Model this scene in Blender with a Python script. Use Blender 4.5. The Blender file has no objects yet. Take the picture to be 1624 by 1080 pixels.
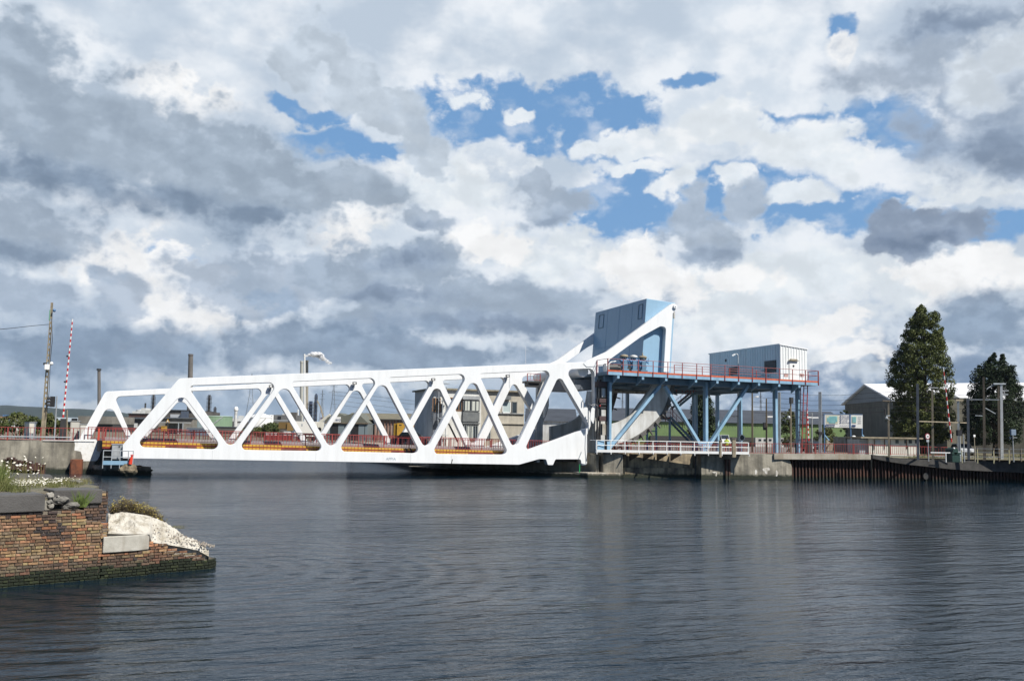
import bpy, bmesh, math, random
from mathutils import Vector, Matrix
random.seed(7)
R = math.radians
V = Vector
sc = bpy.context.scene
C = sc.collection
# ------------------------------------------------------------------ camera
F, CH = 1450.0, 3.93                      # focal length in photo pixels, eye height over the water
YAW, PITCH, ROLL = R(19.97), math.atan(148/F), 0.018
fw = V((math.sin(YAW)*math.cos(PITCH), math.cos(YAW)*math.cos(PITCH), math.sin(PITCH)))
rt0 = V((math.cos(YAW), -math.sin(YAW), 0)); up0 = rt0.cross(fw)
rt = rt0*math.cos(ROLL) + up0*math.sin(ROLL); up = up0*math.cos(ROLL) - rt0*math.sin(ROLL)
cam = bpy.data.objects.new('camera', bpy.data.cameras.new('camera')); C.objects.link(cam)
cam.matrix_world = Matrix(((rt.x, up.x, -fw.x, 0), (rt.y, up.y, -fw.y, 0), (rt.z, up.z, -fw.z, CH), (0, 0, 0, 1)))
cam.data.sensor_width = 36; cam.data.lens = 36*F/1624; cam.data.clip_end = 20000; cam.data.clip_start = .3
sc.camera = cam
EYE = V((0, 0, CH))
# ------------------------------------------------------------------ colour management, world, sun
sc.view_settings.view_transform = 'Standard'; sc.view_settings.look = 'None'
sc.view_settings.gamma = 1; sc.view_settings.exposure = .4
SUN_EL, SUN_AZ = 48, 152
sun = bpy.data.objects.new('sun', bpy.data.lights.new('sun', 'SUN')); C.objects.link(sun)
sun.data.energy = 4.6; sun.data.angle = R(.5); sun.data.color = (1, .95, .87)
sd = V((math.sin(R(SUN_AZ))*math.cos(R(SUN_EL)), math.cos(R(SUN_AZ))*math.cos(R(SUN_EL)), math.sin(R(SUN_EL))))
sun.rotation_euler = sd.to_track_quat('Z', 'Y').to_euler()

def ray(px, py): return fw + rt*((px-812)/F) + up*((540-py)/F)
def onY(px, py, Y): d = ray(px, py); return EYE + d*(Y/d.y)
def onX(px, py, X): d = ray(px, py); return EYE + d*(X/d.x)
def onZ(px, py, z): d = ray(px, py); return EYE + d*((z-CH)/d.z)
def at(px, Y, z):                          # the point at depth Y and height z seen at column px
    n = rt - fw*((px-812)/F)
    return V((-(n.y*Y + n.z*(z-CH))/n.x, Y, z))
def srgb(r, g, b):
    f = lambda c: (c/255/12.92 if c/255 <= .04045 else ((c/255+.055)/1.055)**2.4)
    return (f(r), f(g), f(b), 1)

world = bpy.data.worlds.new('World'); sc.world = world; world.use_nodes = True
nt = world.node_tree; nt.nodes.clear()
def N(t, **k):
    n = nt.nodes.new(t)
    for a, b in k.items(): setattr(n, a, b)
    return n
L = nt.links.new
def mth(op, a, b=None, c=None):
    n = N('ShaderNodeMath', operation=op)
    for i, x in enumerate((a, b, c)):
        if x is None: continue
        if isinstance(x, (int, float)): n.inputs[i].default_value = x
        else: L(x, n.inputs[i])
    return n.outputs[0]
WS, GAIN = .1, .758               # the sky's colours are written for exposure 0; GAIN answers the exposure above
def world_nodes():
    tc = N('ShaderNodeTexCoord'); sp = N('ShaderNodeSeparateXYZ'); L(tc.outputs['Generated'], sp.inputs[0])
    az = mth('MULTIPLY', mth('ARCTAN2', sp.outputs[0], sp.outputs[1]), 57.2958)
    el = mth('MULTIPLY', mth('ARCSINE', sp.outputs[2]), 57.2958)
    P = N('ShaderNodeCombineXYZ'); L(az, P.inputs[0]); L(el, P.inputs[1]); P = P.outputs[0]
    def noise(scale, detail, rough, off=(0, 0, 0), sc3=(1, 1, 1), src=P):
        m = N('ShaderNodeMapping'); m.inputs['Location'].default_value = off; m.inputs['Scale'].default_value = sc3; L(src, m.inputs[0])
        n = N('ShaderNodeTexNoise'); n.inputs['Scale'].default_value = scale; n.inputs['Detail'].default_value = detail
        n.inputs['Roughness'].default_value = rough; L(m.outputs[0], n.inputs['Vector']); return n
    def warp(src, n, amp):
        a = N('ShaderNodeVectorMath', operation='SUBTRACT'); L(n.outputs['Color'], a.inputs[0]); a.inputs[1].default_value = (.5, .5, .5)
        b = N('ShaderNodeVectorMath', operation='MULTIPLY_ADD'); L(a.outputs[0], b.inputs[0]); b.inputs[1].default_value = amp; L(src, b.inputs[2]); return b.outputs[0]
    Pw = warp(P, noise(.2, 3, .5), (5, 3.2, 0))
    Pw = warp(Pw, noise(.9, 4, .6, (31, 7, 0)), (1.0, .9, 0))
    Ps = P
    fb = noise(.11, 5, .55, (9, 2, 4), (1, 1.7, 1)).outputs[0]
    fb2 = noise(.36, 6, .52, (2, 9, 1), (1, 1.35, 1), Ps).outputs[0]
    def puffs(scale, detail, off, src):
        m = N('ShaderNodeMapping'); m.inputs['Location'].default_value = off; m.inputs['Scale'].default_value = (1, 1.3, 1); L(src, m.inputs[0])
        v = N('ShaderNodeTexVoronoi', feature='SMOOTH_F1', voronoi_dimensions='2D'); v.inputs['Scale'].default_value = scale; v.inputs['Detail'].default_value = detail
        v.inputs['Roughness'].default_value = .55; v.inputs['Smoothness'].default_value = .6; L(m.outputs[0], v.inputs['Vector']); return mth('SUBTRACT', 1.05, v.outputs['Distance'])
    puff = puffs(.34, 3, (5, 1, 0), warp(P, noise(.6, 3, .5, (1, 5, 2)), (1.6, 1.2, 0)))
    fine = mth('ADD', mth('MULTIPLY', noise(.8, 6, .62, (5, 1, 8), (1, 1.45, 1), Ps).outputs[0], .55), mth('MULTIPLY', puff, .45))
    fbl = noise(.36, 4, .52, (2.45, 9.75, 1), (1, 1.35, 1), Ps).outputs[0]      # the same billows, shifted towards the sun
    relief = mth('SUBTRACT', fb2, fbl)
    sky = N('ShaderNodeTexSky', sky_type='NISHITA'); sky.sun_disc = False
    sky.sun_elevation = R(SUN_EL); sky.sun_rotation = R(SUN_AZ); sky.air_density = 1.0; sky.dust_density = .6; sky.ozone_density = 2.5
    def col(c): s = srgb(*c); return tuple(x/WS for x in s[:3])+(1,)
    def mixc(f, a, b):
        n = N('ShaderNodeMix', data_type='RGBA')
        for i, x in ((0, f), (6, a), (7, b)):
            if isinstance(x, (float, int, tuple)): n.inputs[i].default_value = x
            else: L(x, n.inputs[i])
        return n.outputs[2]
    def rng(x, a, b, c=0., d=1., sm='SMOOTHSTEP'):
        n = N('ShaderNodeMapRange', interpolation_type=sm)
        for i, y in enumerate((x, a, b, c, d)):
            if isinstance(y, (float, int)): n.inputs[i].default_value = y
            else: L(y, n.inputs[i])
        return n.outputs[0]
    def ang(px, py):
        d = ray(px, py).normalized(); return math.degrees(math.atan2(d.x, d.y)), math.degrees(math.asin(d.z))
    def blob(b, src):
        px, py, rx, ry, rot = b
        a, e = ang(px, py)
        m = N('ShaderNodeMapping', vector_type='TEXTURE'); m.inputs['Location'].default_value = (a, e, 0)
        m.inputs['Rotation'].default_value = (0, 0, R(-rot)); m.inputs['Scale'].default_value = (rx*.0405*1.35, ry*.0395*1.35, 1)
        L(src, m.inputs[0]); g = N('ShaderNodeTexGradient', gradient_type='SPHERICAL'); L(m.outputs[0], g.inputs[0]); return g.outputs[1]
    def group(bl, src, rag=1.5):
        s = None
        for b in bl:
            g = blob(b[:5], src)
            if len(b) > 5: g = mth('MULTIPLY', g, b[5])
            s = g if s is None else mth('MAXIMUM', s, g)
        return mth('ADD', s, mth('MULTIPLY', mth('SUBTRACT', fine, .5), mth('MULTIPLY', rng(s, 0, .12), rag)))
    # high pale cloud with blue gaps
    gaps = group(GAPS, Pw, 1.05)
    lowwin = mth('SUBTRACT', 1.0, rng(el, 26, 40))
    # unseen sky beyond the cloud field: made mostly clear, dimmed to cut fill light
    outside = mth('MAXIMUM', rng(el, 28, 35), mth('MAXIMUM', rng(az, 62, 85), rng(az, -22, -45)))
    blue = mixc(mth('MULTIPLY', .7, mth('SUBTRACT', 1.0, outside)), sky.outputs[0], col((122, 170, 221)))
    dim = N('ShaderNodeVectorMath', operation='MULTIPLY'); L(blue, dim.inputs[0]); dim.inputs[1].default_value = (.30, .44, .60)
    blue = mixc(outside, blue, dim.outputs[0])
    clear = mth('MULTIPLY', rng(fb, .72, .62), outside)
    gapm = mth('MAXIMUM', rng(gaps, .10, .42), clear)
    base = mixc(rng(fb2, .36, .62), col((212, 223, 235)), col((238, 243, 249)))
    base = mixc(rng(fb, .42, .62), base, col((190, 204, 220)))
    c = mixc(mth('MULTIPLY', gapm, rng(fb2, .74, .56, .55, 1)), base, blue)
    for bl, colr, lo, hi, dark, amt in CLOUDS:
        src = Ps if dark == 's' else Pw
        g = group(bl, src, .95 if dark == 'd' else 1.35)
        m = mth('MULTIPLY', mth('MULTIPLY', rng(g, lo, hi), amt), mth('SUBTRACT', 1.0, clear))
        # body shading: core against rim, and billow noise
        c2 = tuple(max(0, x-10) for x in colr)
        c3 = tuple(min(252, x+22) for x in colr)
        body = mixc(rng(fb2, .38, .62), col(c2), col(colr)); body = mixc(mth('MULTIPLY', rng(relief, .0, .16), .5), body, col(tuple(min(254, x+22) for x in colr))); body = mixc(mth('MULTIPLY', rng(relief, .0, -.16), .5), body, col(tuple(x-20 for x in colr)))
        body = mixc(rng(g, hi, hi*.35, 0., .85 if dark == 'd' else .35), body, col(c3))
        c = mixc(m, c, body)
    # below the horizon
    c = mixc(rng(el, -1, -4), c, col((120, 130, 140)))
    bg = N('ShaderNodeBackground'); bg.inputs[1].default_value = WS*GAIN; L(c, bg.inputs[0])
    o = N('ShaderNodeOutputWorld'); L(bg.outputs[0], o.inputs[0])
GAPS = [(840,180,230,62,0),(960,205,110,72,0),(560,228,130,32,0),(490,178,80,18,8),(1130,318,220,62,0),(1340,335,190,46,0),
        (1420,200,95,44,12),(1560,352,110,34,0),(960,335,120,44,0),(730,200,80,50,0),(265,412,60,20,0),(400,480,80,24,0,.9),(1335,32,30,30,0),(1090,132,50,16,0),(1250,195,90,26,0),(1030,290,120,30,0)]
CLOUDS = [
 # blobs, colour, edge lo, hi, mode, amount
 ([(200,650,700,60,0),(1350,640,500,70,0),(800,640,600,50,0)], (158,179,202), .1, .7, 's', .9),
 ([(1420,600,260,70,0),(1290,640,200,40,0)], (122,146,177), .1, .6, 's', .88),
 ([(1100,212,150,34,-8),(1250,228,120,50,5),(1010,232,120,24,-8),(1350,260,80,40,20),(1080,282,60,20,-25),(1160,290,34,22,30),(1270,302,56,22,0),(1550,285,110,42,0),(752,160,50,20,0),(825,183,28,14,0),(700,262,150,24,0),(1010,268,80,12,-6)], (234,241,247), .1, .42, 'w', .95),
 ([(1240,440,330,52,0),(1500,450,150,56,0),(860,402,160,46,0),(1160,490,190,60,0),(560,345,95,56,0),(700,305,140,40,0),(900,505,200,60,0)], (230,238,245), .06, .4, 'w', .95),
 ([(255,465,105,88,0),(150,415,120,48,0),(330,500,70,54,0),(275,162,85,40,10),(1020,425,75,56,0),(1060,455,60,40,0),(1500,420,70,34,0),(1300,520,90,34,0),(1340,72,34,34,0),(550,345,70,56,0),(1335,560,70,25,0),(1570,440,70,36,0),(780,395,70,40,0),(1160,440,60,26,0)], (253,254,255), .08, .36, 'w', 1.0),
 ([(40,480,60,50,0),(180,485,52,62,0),(150,430,22,16,0),(420,450,170,60,0)], (168,184,204), .1, .45, 'd', .85),
 ([(600,160,150,50,38),(480,85,50,60,0),(680,232,44,44,20)], (196,208,221), .1, .38, 'd', .95),
 ([(110,190,240,110,12),(340,270,290,86,8),(30,110,110,80,0),(560,295,95,34,8)], (166,181,198), .06, .45, 'd', .97),
 ([(250,318,330,44,5),(60,262,150,50,20),(420,335,140,24,0)], (128,147,170), .02, .75, 'd', .85),
 ([(40,375,125,66,0)], (166,181,199), .1, .5, 'd', .95),
 ([(40,408,120,30,0)], (132,151,174), .05, .7, 'd', .8),
 ([(640,425,130,50,5),(780,485,270,62,0),(560,440,100,54,0),(640,505,150,44,0)], (164,180,199), .08, .45, 'd', .95),
 ([(760,520,260,28,0),(620,470,110,24,0),(640,418,70,24,0)], (134,152,176), .04, .7, 'd', .8),
 ([(670,357,66,22,0),(865,328,78,40,0),(850,295,34,26,0),(1130,365,78,50,0),(1190,330,40,40,0),(1100,335,32,44,0)], (176,190,207), .1, .4, 'd', .95),
 ([(1130,392,70,20,0),(870,348,60,14,0),(672,362,46,12,0)], (148,165,187), .05, .7, 'd', .8),
 ([(1450,366,94,38,0),(1505,352,44,34,0),(1420,350,40,30,0)], (146,161,182), .12, .36, 'd', .97),
 ([(1455,378,80,20,0)], (120,138,163), .05, .7, 'd', .8),
 ([(1590,170,160,120,20),(1520,60,180,70,0),(1420,130,140,50,15)], (168,182,200), .05, .6, 'd', .9),
 ([(1590,230,110,60,20),(1500,40,90,30,0)], (134,152,176), .03, .7, 'd', .8),
 ([(1560,130,60,50,0),(1600,80,50,44,0)], (212,221,230), .1, .5, 'd', .9),
 ([(160,560,330,50,0),(520,545,260,46,0),(700,570,200,30,0),(1560,520,120,50,0)], (140,160,184), .08, .55, 'd', .92),
 ([(1100,590,60,30,0),(560,592,70,10,0),(260,596,60,9,0),(1240,560,60,24,0),(150,650,90,14,0),(700,604,70,10,0),(1380,590,50,22,0)], (214,222,229), .12, .6, 'w', .7),
]
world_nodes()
try: world.cycles.sampling_method = 'MANUAL'; world.cycles.sample_map_resolution = 256
except Exception: pass

# ------------------------------------------------------------------ mesh building
def tag(o, label=None, cat=None, group=None, kind=None):
    for k, v in (('label', label), ('category', cat), ('group', group), ('kind', kind)):
        if v: o[k] = v
    return o
def thing(name, label, cat, loc=(0, 0, 0), group=None, rotz=0):
    o = bpy.data.objects.new(name, None); C.objects.link(o); o.location = loc; o.rotation_euler = (0, 0, rotz)
    o.empty_display_size = .3
    return tag(o, label, cat, group)
def copy_tree(o, parent=None):
    c = o.copy(); C.objects.link(c); c.parent = parent
    for ch in list(o.children): copy_tree(ch, c)
    return c
def wloc(o):
    p = V((0,0,0))
    while o is not None: p += o.location; o = o.parent
    return p
def attach(o, parent):                      # meshes are drawn in world coordinates; a child is stored relative to its thing's base
    C.objects.link(o)
    if parent is not None:
        o.data.transform(Matrix.Translation(-wloc(parent))); o.parent = parent
    return o
class MB:
    def __init__(s): s.v = []; s.f = []; s.m = []; s.col = None
    def add(s, vs, fs, m=0):
        k = len(s.v); s.v += [tuple(p) for p in vs]
        for f in fs: s.f.append([i+k for i in f]); s.m.append(m)
    def hexa(s, p, m=0):   # 8 points: bottom 4 ccw, top 4
        s.add(p, [(3,2,1,0),(4,5,6,7),(0,1,5,4),(1,2,6,5),(2,3,7,6),(3,0,4,7)], m)
    def box(s, a, b, m=0):
        (x0,y0,z0),(x1,y1,z1) = a, b
        x0,x1 = sorted((x0,x1)); y0,y1 = sorted((y0,y1)); z0,z1 = sorted((z0,z1))
        s.hexa([(x0,y0,z0),(x1,y0,z0),(x1,y1,z0),(x0,y1,z0),(x0,y0,z1),(x1,y0,z1),(x1,y1,z1),(x0,y1,z1)], m)
    def beam(s, a, b, w, h, up=(0,0,1), m=0):
        a, b = V(a), V(b); d = (b-a).normalized(); u = V(up)
        if abs(d.dot(u)) > .98: u = V((0,1,0))
        x = d.cross(u).normalized(); u = x.cross(d).normalized(); x = x*w/2; u = u*h/2
        s.hexa([a-x-u, a+x-u, b+x-u, b-x-u, a-x+u, a+x+u, b+x+u, b-x+u], m)
    def tube(s, a, b, r0, r1=None, n=8, m=0, cap=True):
        a, b = V(a), V(b); r1 = r0 if r1 is None else r1; d = (b-a).normalized()
        u = V((0,0,1)) if abs(d.z) < .95 else V((1,0,0)); x = d.cross(u).normalized(); y = x.cross(d)
        vs = []
        for p, r in ((a, r0), (b, r1)):
            for i in range(n): t = 2*math.pi*i/n; vs.append(p + (x*math.cos(t)+y*math.sin(t))*r)
        fs = [(i, (i+1) % n, n+(i+1) % n, n+i) for i in range(n)]
        if cap: fs += [tuple(range(n))[::-1], tuple(range(n, 2*n))]
        s.add(vs, fs, m)
    def path(s, pts, r, n=6, m=0):
        for a, b in zip(pts, pts[1:]): s.tube(a, b, r, r, n, m)
    def lathe(s, prof, c=(0,0,0), n=16, m=0):
        c = V(c); vs = []
        for r, z in prof:
            for i in range(n): t = 2*math.pi*i/n; vs.append(c+V((r*math.cos(t), r*math.sin(t), z)))
        fs = []
        for k in range(len(prof)-1):
            for i in range(n): fs.append((k*n+i, k*n+(i+1) % n, (k+1)*n+(i+1) % n, (k+1)*n+i))
        fs += [tuple(range(n))[::-1], tuple(range((len(prof)-1)*n, len(prof)*n))]
        s.add(vs, fs, m)
    def prism(s, pts, ext, m=0):            # planar polygon (3D points) pushed along ext
        n = len(pts); e = V(ext); a = [V(p) for p in pts]; b = [p+e for p in a]
        s.add(a+b, [tuple(range(n))[::-1], tuple(range(n, 2*n))]+[(i, (i+1) % n, n+(i+1) % n, n+i) for i in range(n)], m)
    def quad(s, a, b, c, d, m=0): s.add([a, b, c, d], [(0,1,2,3)], m)
    def build(s, name, mats, parent=None, smooth=False, bevel=0, fix=True):
        me = bpy.data.meshes.new(name)
        me.from_pydata(s.v, [], s.f)
        for x in (mats if isinstance(mats, (list, tuple)) else [mats]): me.materials.append(x)
        me.polygons.foreach_set('material_index', s.m)
        if smooth: me.polygons.foreach_set('use_smooth', [True]*len(s.f))
        if fix:
            bm = bmesh.new(); bm.from_mesh(me); bmesh.ops.recalc_face_normals(bm, faces=bm.faces); bm.to_mesh(me); bm.free()
        me.update()
        o = attach(bpy.data.objects.new(name, me), parent)
        if bevel:
            b = o.modifiers.new('bevel', 'BEVEL'); b.width = bevel; b.segments = 2; b.limit_method = 'ANGLE'
        return o
def rounded(pts, rad):                      # fillet the corners of a 2D polygon
    out = []; n = len(pts)
    if not isinstance(rad, (list, tuple)): rad = [rad]*n
    for i in range(n):
        p, a, b = V(pts[i]), V(pts[i-1]), V(pts[(i+1) % n]); r = rad[i]
        if r <= 0: out.append(p); continue
        u, v = (a-p).normalized(), (b-p).normalized(); h = u.angle(v)/2
        t = min(r/math.tan(h), .48*(a-p).length, .48*(b-p).length); r = t*math.tan(h)
        c = p+(u+v).normalized()*(r/math.sin(h)); s, e = p+u*t-c, p+v*t-c
        k = 8
        a0 = math.atan2(s.y, s.x); a1 = math.atan2(e.y, e.x); d = (a1-a0+math.pi) % (2*math.pi)-math.pi
        for j in range(k+1): q = a0+d*j/k; out.append(c+V((math.cos(q), math.sin(q)))*r)
    return out
def plate(name, outline, holes, Y, thick, mat, parent, bevel=.02):
    """outline and holes in (X, Z); the plate's near face stands at Y."""
    cu = bpy.data.curves.new(name, 'CURVE'); cu.dimensions = '2D'; cu.fill_mode = 'BOTH'; cu.extrude = thick/2-bevel; cu.bevel_depth = bevel; cu.bevel_resolution = 1
    cu.offset = -bevel
    for poly in [outline]+holes:
        sp = cu.splines.new('POLY'); sp.points.add(len(poly)-1); sp.use_cyclic_u = True
        for i, p in enumerate(poly): sp.points[i].co = (p[0], p[1], 0, 1)
    t = bpy.data.objects.new('tmp', cu); C.objects.link(t)
    dg = bpy.context.evaluated_depsgraph_get(); me = bpy.data.meshes.new_from_object(t.evaluated_get(dg))
    bpy.data.objects.remove(t)
    me.transform(Matrix(((1,0,0,0),(0,0,-1,Y+thick/2),(0,1,0,0),(0,0,0,1))))
    me.materials.clear(); me.materials.append(mat); me.name = name
    return attach(bpy.data.objects.new(name, me), parent)
def text_mesh(name, txt, size, loc, mat, parent, rotz=0, ext=.01, align='LEFT', sx=1):
    cu = bpy.data.curves.new(name, 'FONT'); cu.body = txt; cu.size = size; cu.extrude = ext; cu.align_x = align; cu.resolution_u = 2
    t = bpy.data.objects.new('tmp', cu); C.objects.link(t)
    dg = bpy.context.evaluated_depsgraph_get(); me = bpy.data.meshes.new_from_object(t.evaluated_get(dg)); bpy.data.objects.remove(t)
    me.transform(Matrix.Translation(loc) @ Matrix.Rotation(rotz, 4, 'Z') @ Matrix.Rotation(R(90), 4, 'X') @ Matrix.Scale(sx, 4, (1,0,0)))
    me.materials.clear(); me.materials.append(mat)
    return attach(bpy.data.objects.new(name, me), parent)

# ------------------------------------------------------------------ materials
def mat(name, c, rough=.6, metal=0, c2=None, scale=1.0, detail=6, lo=.4, hi=.65, bump=0, bscale=None, streak=0, streakc=None, spec=None, stretch=(1,1,1), wetz=None, wetc=(.02,.025,.015)):
    m = bpy.data.materials.new(name); m.use_nodes = True; t = m.node_tree; b = t.nodes['Principled BSDF']
    b.inputs['Roughness'].default_value = rough; b.inputs['Metallic'].default_value = metal
    if spec is not None: b.inputs['Specular IOR Level'].default_value = spec
    c = tuple(c[:3])+(1,); b.inputs['Base Color'].default_value = c
    co = t.nodes.new('ShaderNodeNewGeometry')
    def noise(s, d, st=(1,1,1), r=.6):
        mp = t.nodes.new('ShaderNodeMapping'); mp.inputs['Scale'].default_value = st; t.links.new(co.outputs['Position'], mp.inputs[0])
        n = t.nodes.new('ShaderNodeTexNoise'); n.inputs['Scale'].default_value = s; n.inputs['Detail'].default_value = d; n.inputs['Roughness'].default_value = r
        t.links.new(mp.outputs[0], n.inputs['Vector']); return n.outputs[0]
    def mr(x, a, b_, c_=0., d_=1.):
        n = t.nodes.new('ShaderNodeMapRange'); t.links.new(x, n.inputs[0])
        for i, y in enumerate((a, b_, c_, d_)): n.inputs[i+1].default_value = y
        return n.outputs[0]
    def mx(f, a, b_):
        n = t.nodes.new('ShaderNodeMix'); n.data_type = 'RGBA'
        for i, x in ((0, f), (6, a), (7, b_)):
            if isinstance(x, (tuple, float)): n.inputs[i].default_value = x if isinstance(x, float) else tuple(x[:3])+(1,)
            else: t.links.new(x, n.inputs[i])
        return n.outputs[2]
    out = c
    if c2 is not None: out = mx(mr(noise(scale, detail, stretch), lo, hi), c, c2)
    if streak: out = mx(mr(noise(2.0, 6, (1,1,.10)), .44, .66, 0, streak), out, streakc or tuple(x*.35 for x in c[:3]))
    if wetz is not None:
        sp = t.nodes.new('ShaderNodeSeparateXYZ'); t.links.new(co.outputs['Position'], sp.inputs[0])
        a = t.nodes.new('ShaderNodeMath'); a.operation = 'MULTIPLY_ADD'; t.links.new(noise(3, 5), a.inputs[0]); a.inputs[1].default_value = -.5; t.links.new(sp.outputs[2], a.inputs[2])
        out = mx(mr(a.outputs[0], wetz-.25-.12, wetz-.25+.1, 1, 0), out, wetc)
    if not isinstance(out, tuple): t.links.new(out, b.inputs['Base Color'])
    if bump:
        bp = t.nodes.new('ShaderNodeBump'); bp.inputs['Strength'].default_value = bump; bp.inputs['Distance'].default_value = .05
        t.links.new(noise(bscale or scale*4, 6), bp.inputs['Height']); t.links.new(bp.outputs[0], b.inputs['Normal'])
    return m
white = mat('white_paint', (.82,.835,.84), .42, c2=(.75,.77,.775), scale=.35, lo=.45, hi=.85, streak=.16, streakc=(.42,.41,.38))
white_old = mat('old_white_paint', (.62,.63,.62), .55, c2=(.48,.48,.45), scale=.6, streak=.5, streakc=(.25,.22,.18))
steel_white = mat('rail_white', (.78,.79,.78), .45, c2=(.62,.6,.56), scale=2, lo=.5, hi=.8)
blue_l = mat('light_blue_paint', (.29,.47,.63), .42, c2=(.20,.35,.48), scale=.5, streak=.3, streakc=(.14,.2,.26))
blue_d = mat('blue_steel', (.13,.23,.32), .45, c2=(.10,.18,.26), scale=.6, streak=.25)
cw_blue = mat('counterweight_blue', (.29,.46,.61), .4, c2=(.26,.425,.57), scale=.25, streak=.08)
orange = mat('orange_edge', (.62,.13,.045), .5, c2=(.45,.09,.04), scale=2)
red = mat('red_paint', (.29,.05,.042), .5, c2=(.22,.04,.035), scale=3, lo=.4, hi=.7)
red_deep = mat('deep_red_paint', (.30,.035,.03), .5, c2=(.2,.03,.03), scale=2)
yellow = mat('yellow_paint', (.50,.285,.035), .5, c2=(.34,.18,.03), scale=2, lo=.5, hi=.75)
concrete = mat('concrete', (.38,.35,.28), .88, c2=(.18,.165,.13), scale=.55, detail=12, lo=.42, hi=.62, bump=.5, bscale=5, streak=.75, streakc=(.075,.07,.06), wetz=.42)
concrete_l = mat('pale_concrete', (.42,.39,.33), .88, c2=(.27,.25,.2), scale=.9, detail=10, bump=.4, bscale=6, streak=.5, streakc=(.2,.13,.07), wetz=.35)
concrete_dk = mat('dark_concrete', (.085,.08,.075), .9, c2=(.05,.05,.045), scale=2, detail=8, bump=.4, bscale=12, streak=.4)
rust = mat('rust', (.10,.042,.027), .85, c2=(.04,.022,.017), scale=1.6, detail=8, lo=.35, hi=.65, bump=.3, streak=.5, streakc=(.02,.015,.012), wetz=.3)
rust_box = mat('rusty_plate', (.22,.07,.03), .8, c2=(.09,.035,.02), scale=1.6, detail=8, lo=.4, hi=.65, bump=.3, streak=.6, streakc=(.03,.02,.015))
dark = mat('dark_metal', (.03,.032,.035), .5, c2=(.05,.045,.04), scale=3)
black = mat('black_rubber', (.012,.012,.014), .6)
asphalt = mat('asphalt', (.06,.06,.062), .9, c2=(.04,.04,.042), scale=2, bump=.3, bscale=20)
grey = mat('grey_metal', (.36,.38,.39), .5, c2=(.28,.29,.30), scale=2, streak=.3)
grey_d = mat('dark_grey_metal', (.13,.145,.165), .5, c2=(.09,.1,.12), scale=2)
slate = mat('slate_roof', (.062,.072,.088), .6, c2=(.045,.052,.064), scale=.4, stretch=(1,1,4))
glass = mat('window_glass', (.03,.04,.05), .06, spec=.8)
wood = mat('weathered_wood', (.17,.14,.10), .85, c2=(.10,.08,.06), scale=2, stretch=(1,1,.2), bump=.3)
pole_conc = mat('pole_concrete', (.36,.31,.22), .85, c2=(.25,.21,.15), scale=2, streak=.4)
galv = mat('galvanised_steel', (.46,.50,.52), .45, metal=.3, c2=(.36,.38,.4), scale=2)
sign_red = mat('sign_red', (.55,.03,.03), .45)
sign_white = mat('sign_white', (.8,.8,.78), .5)
sign_blue = mat('sign_blue', (.03,.06,.16), .5)
# ------------------------------------------------------------------ water
def water():
    m = bpy.data.materials.new('water'); m.use_nodes = True; t = m.node_tree; b = t.nodes['Principled BSDF']
    b.inputs['Base Color'].default_value = (.003,.013,.024,1); b.inputs['Roughness'].default_value = .05; b.inputs['IOR'].default_value = 1.333
    g = t.nodes.new('ShaderNodeNewGeometry')
    def noise(s, d, st, r=.55, rot=0, w=0):
        mp = t.nodes.new('ShaderNodeMapping'); mp.inputs['Scale'].default_value = st; mp.inputs['Rotation'].default_value = (0,0,rot); t.links.new(g.outputs['Position'], mp.inputs[0])
        n = t.nodes.new('ShaderNodeTexNoise'); n.inputs['Scale'].default_value = s; n.inputs['Detail'].default_value = d; n.inputs['Roughness'].default_value = r
        n.inputs['Distortion'].default_value = w
        t.links.new(mp.outputs[0], n.inputs['Vector']); return n.outputs[0]
    def M(op, a, b_, c_=None):
        n = t.nodes.new('ShaderNodeMath'); n.operation = op
        for i, x in enumerate((a, b_, c_)):
            if x is None: continue
            if isinstance(x, (int, float)): n.inputs[i].default_value = x
            else: t.links.new(x, n.inputs[i])
        return n.outputs[0]
    n1 = noise(.75, 3, (.40,1.7,1), .5, R(12), .5)       # wind ripples, crests across the view
    n2 = noise(2.6, 4, (.5,1.5,1), .55, R(20), .4)
    n3 = noise(11, 3, (.8,1.2,1), .55, R(25))
    patch = noise(.045, 4, (1,2.2,1), .6, R(10))         # calmer and rougher patches
    # rings pushed out from the nose of the old pier
    nose = onZ(320, 905, 0)
    mp = t.nodes.new('ShaderNodeVectorMath'); mp.operation = 'SUBTRACT'; t.links.new(g.outputs['Position'], mp.inputs[0]); mp.inputs[1].default_value = nose
    ln = t.nodes.new('ShaderNodeVectorMath'); ln.operation = 'LENGTH'; t.links.new(mp.outputs[0], ln.inputs[0])
    ring = M('SINE', M('MULTIPLY_ADD', ln.outputs['Value'], 7.5, M('MULTIPLY', n1, 9)), 0)
    fall = t.nodes.new('ShaderNodeMapRange'); t.links.new(ln.outputs['Value'], fall.inputs[0])
    for i, v in enumerate((1, 16, .13, 0)): fall.inputs[i+1].default_value = v
    h = M('ADD', M('MULTIPLY', n1, 1.0), M('MULTIPLY', n2, .42)); h = M('ADD', h, M('MULTIPLY', n3, .10))
    amp = t.nodes.new('ShaderNodeMapRange'); t.links.new(patch, amp.inputs[0])
    for i, v in enumerate((.35, .65, .55, 1.15)): amp.inputs[i+1].default_value = v
    h = M('MULTIPLY', h, amp.outputs[0]); h = M('ADD', h, M('MULTIPLY', ring, fall.outputs[0]))
    bp = t.nodes.new('ShaderNodeBump'); bp.inputs['Strength'].default_value = 1; bp.inputs['Distance'].default_value = .125
    t.links.new(h, bp.inputs['Height']); t.links.new(bp.outputs[0], b.inputs['Normal'])
    mb = MB(); mb.quad((-900,-60,0),(900,-60,0),(900,170,0),(-900,170,0)); tag(mb.build('water', m), kind='structure')
water()
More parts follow.
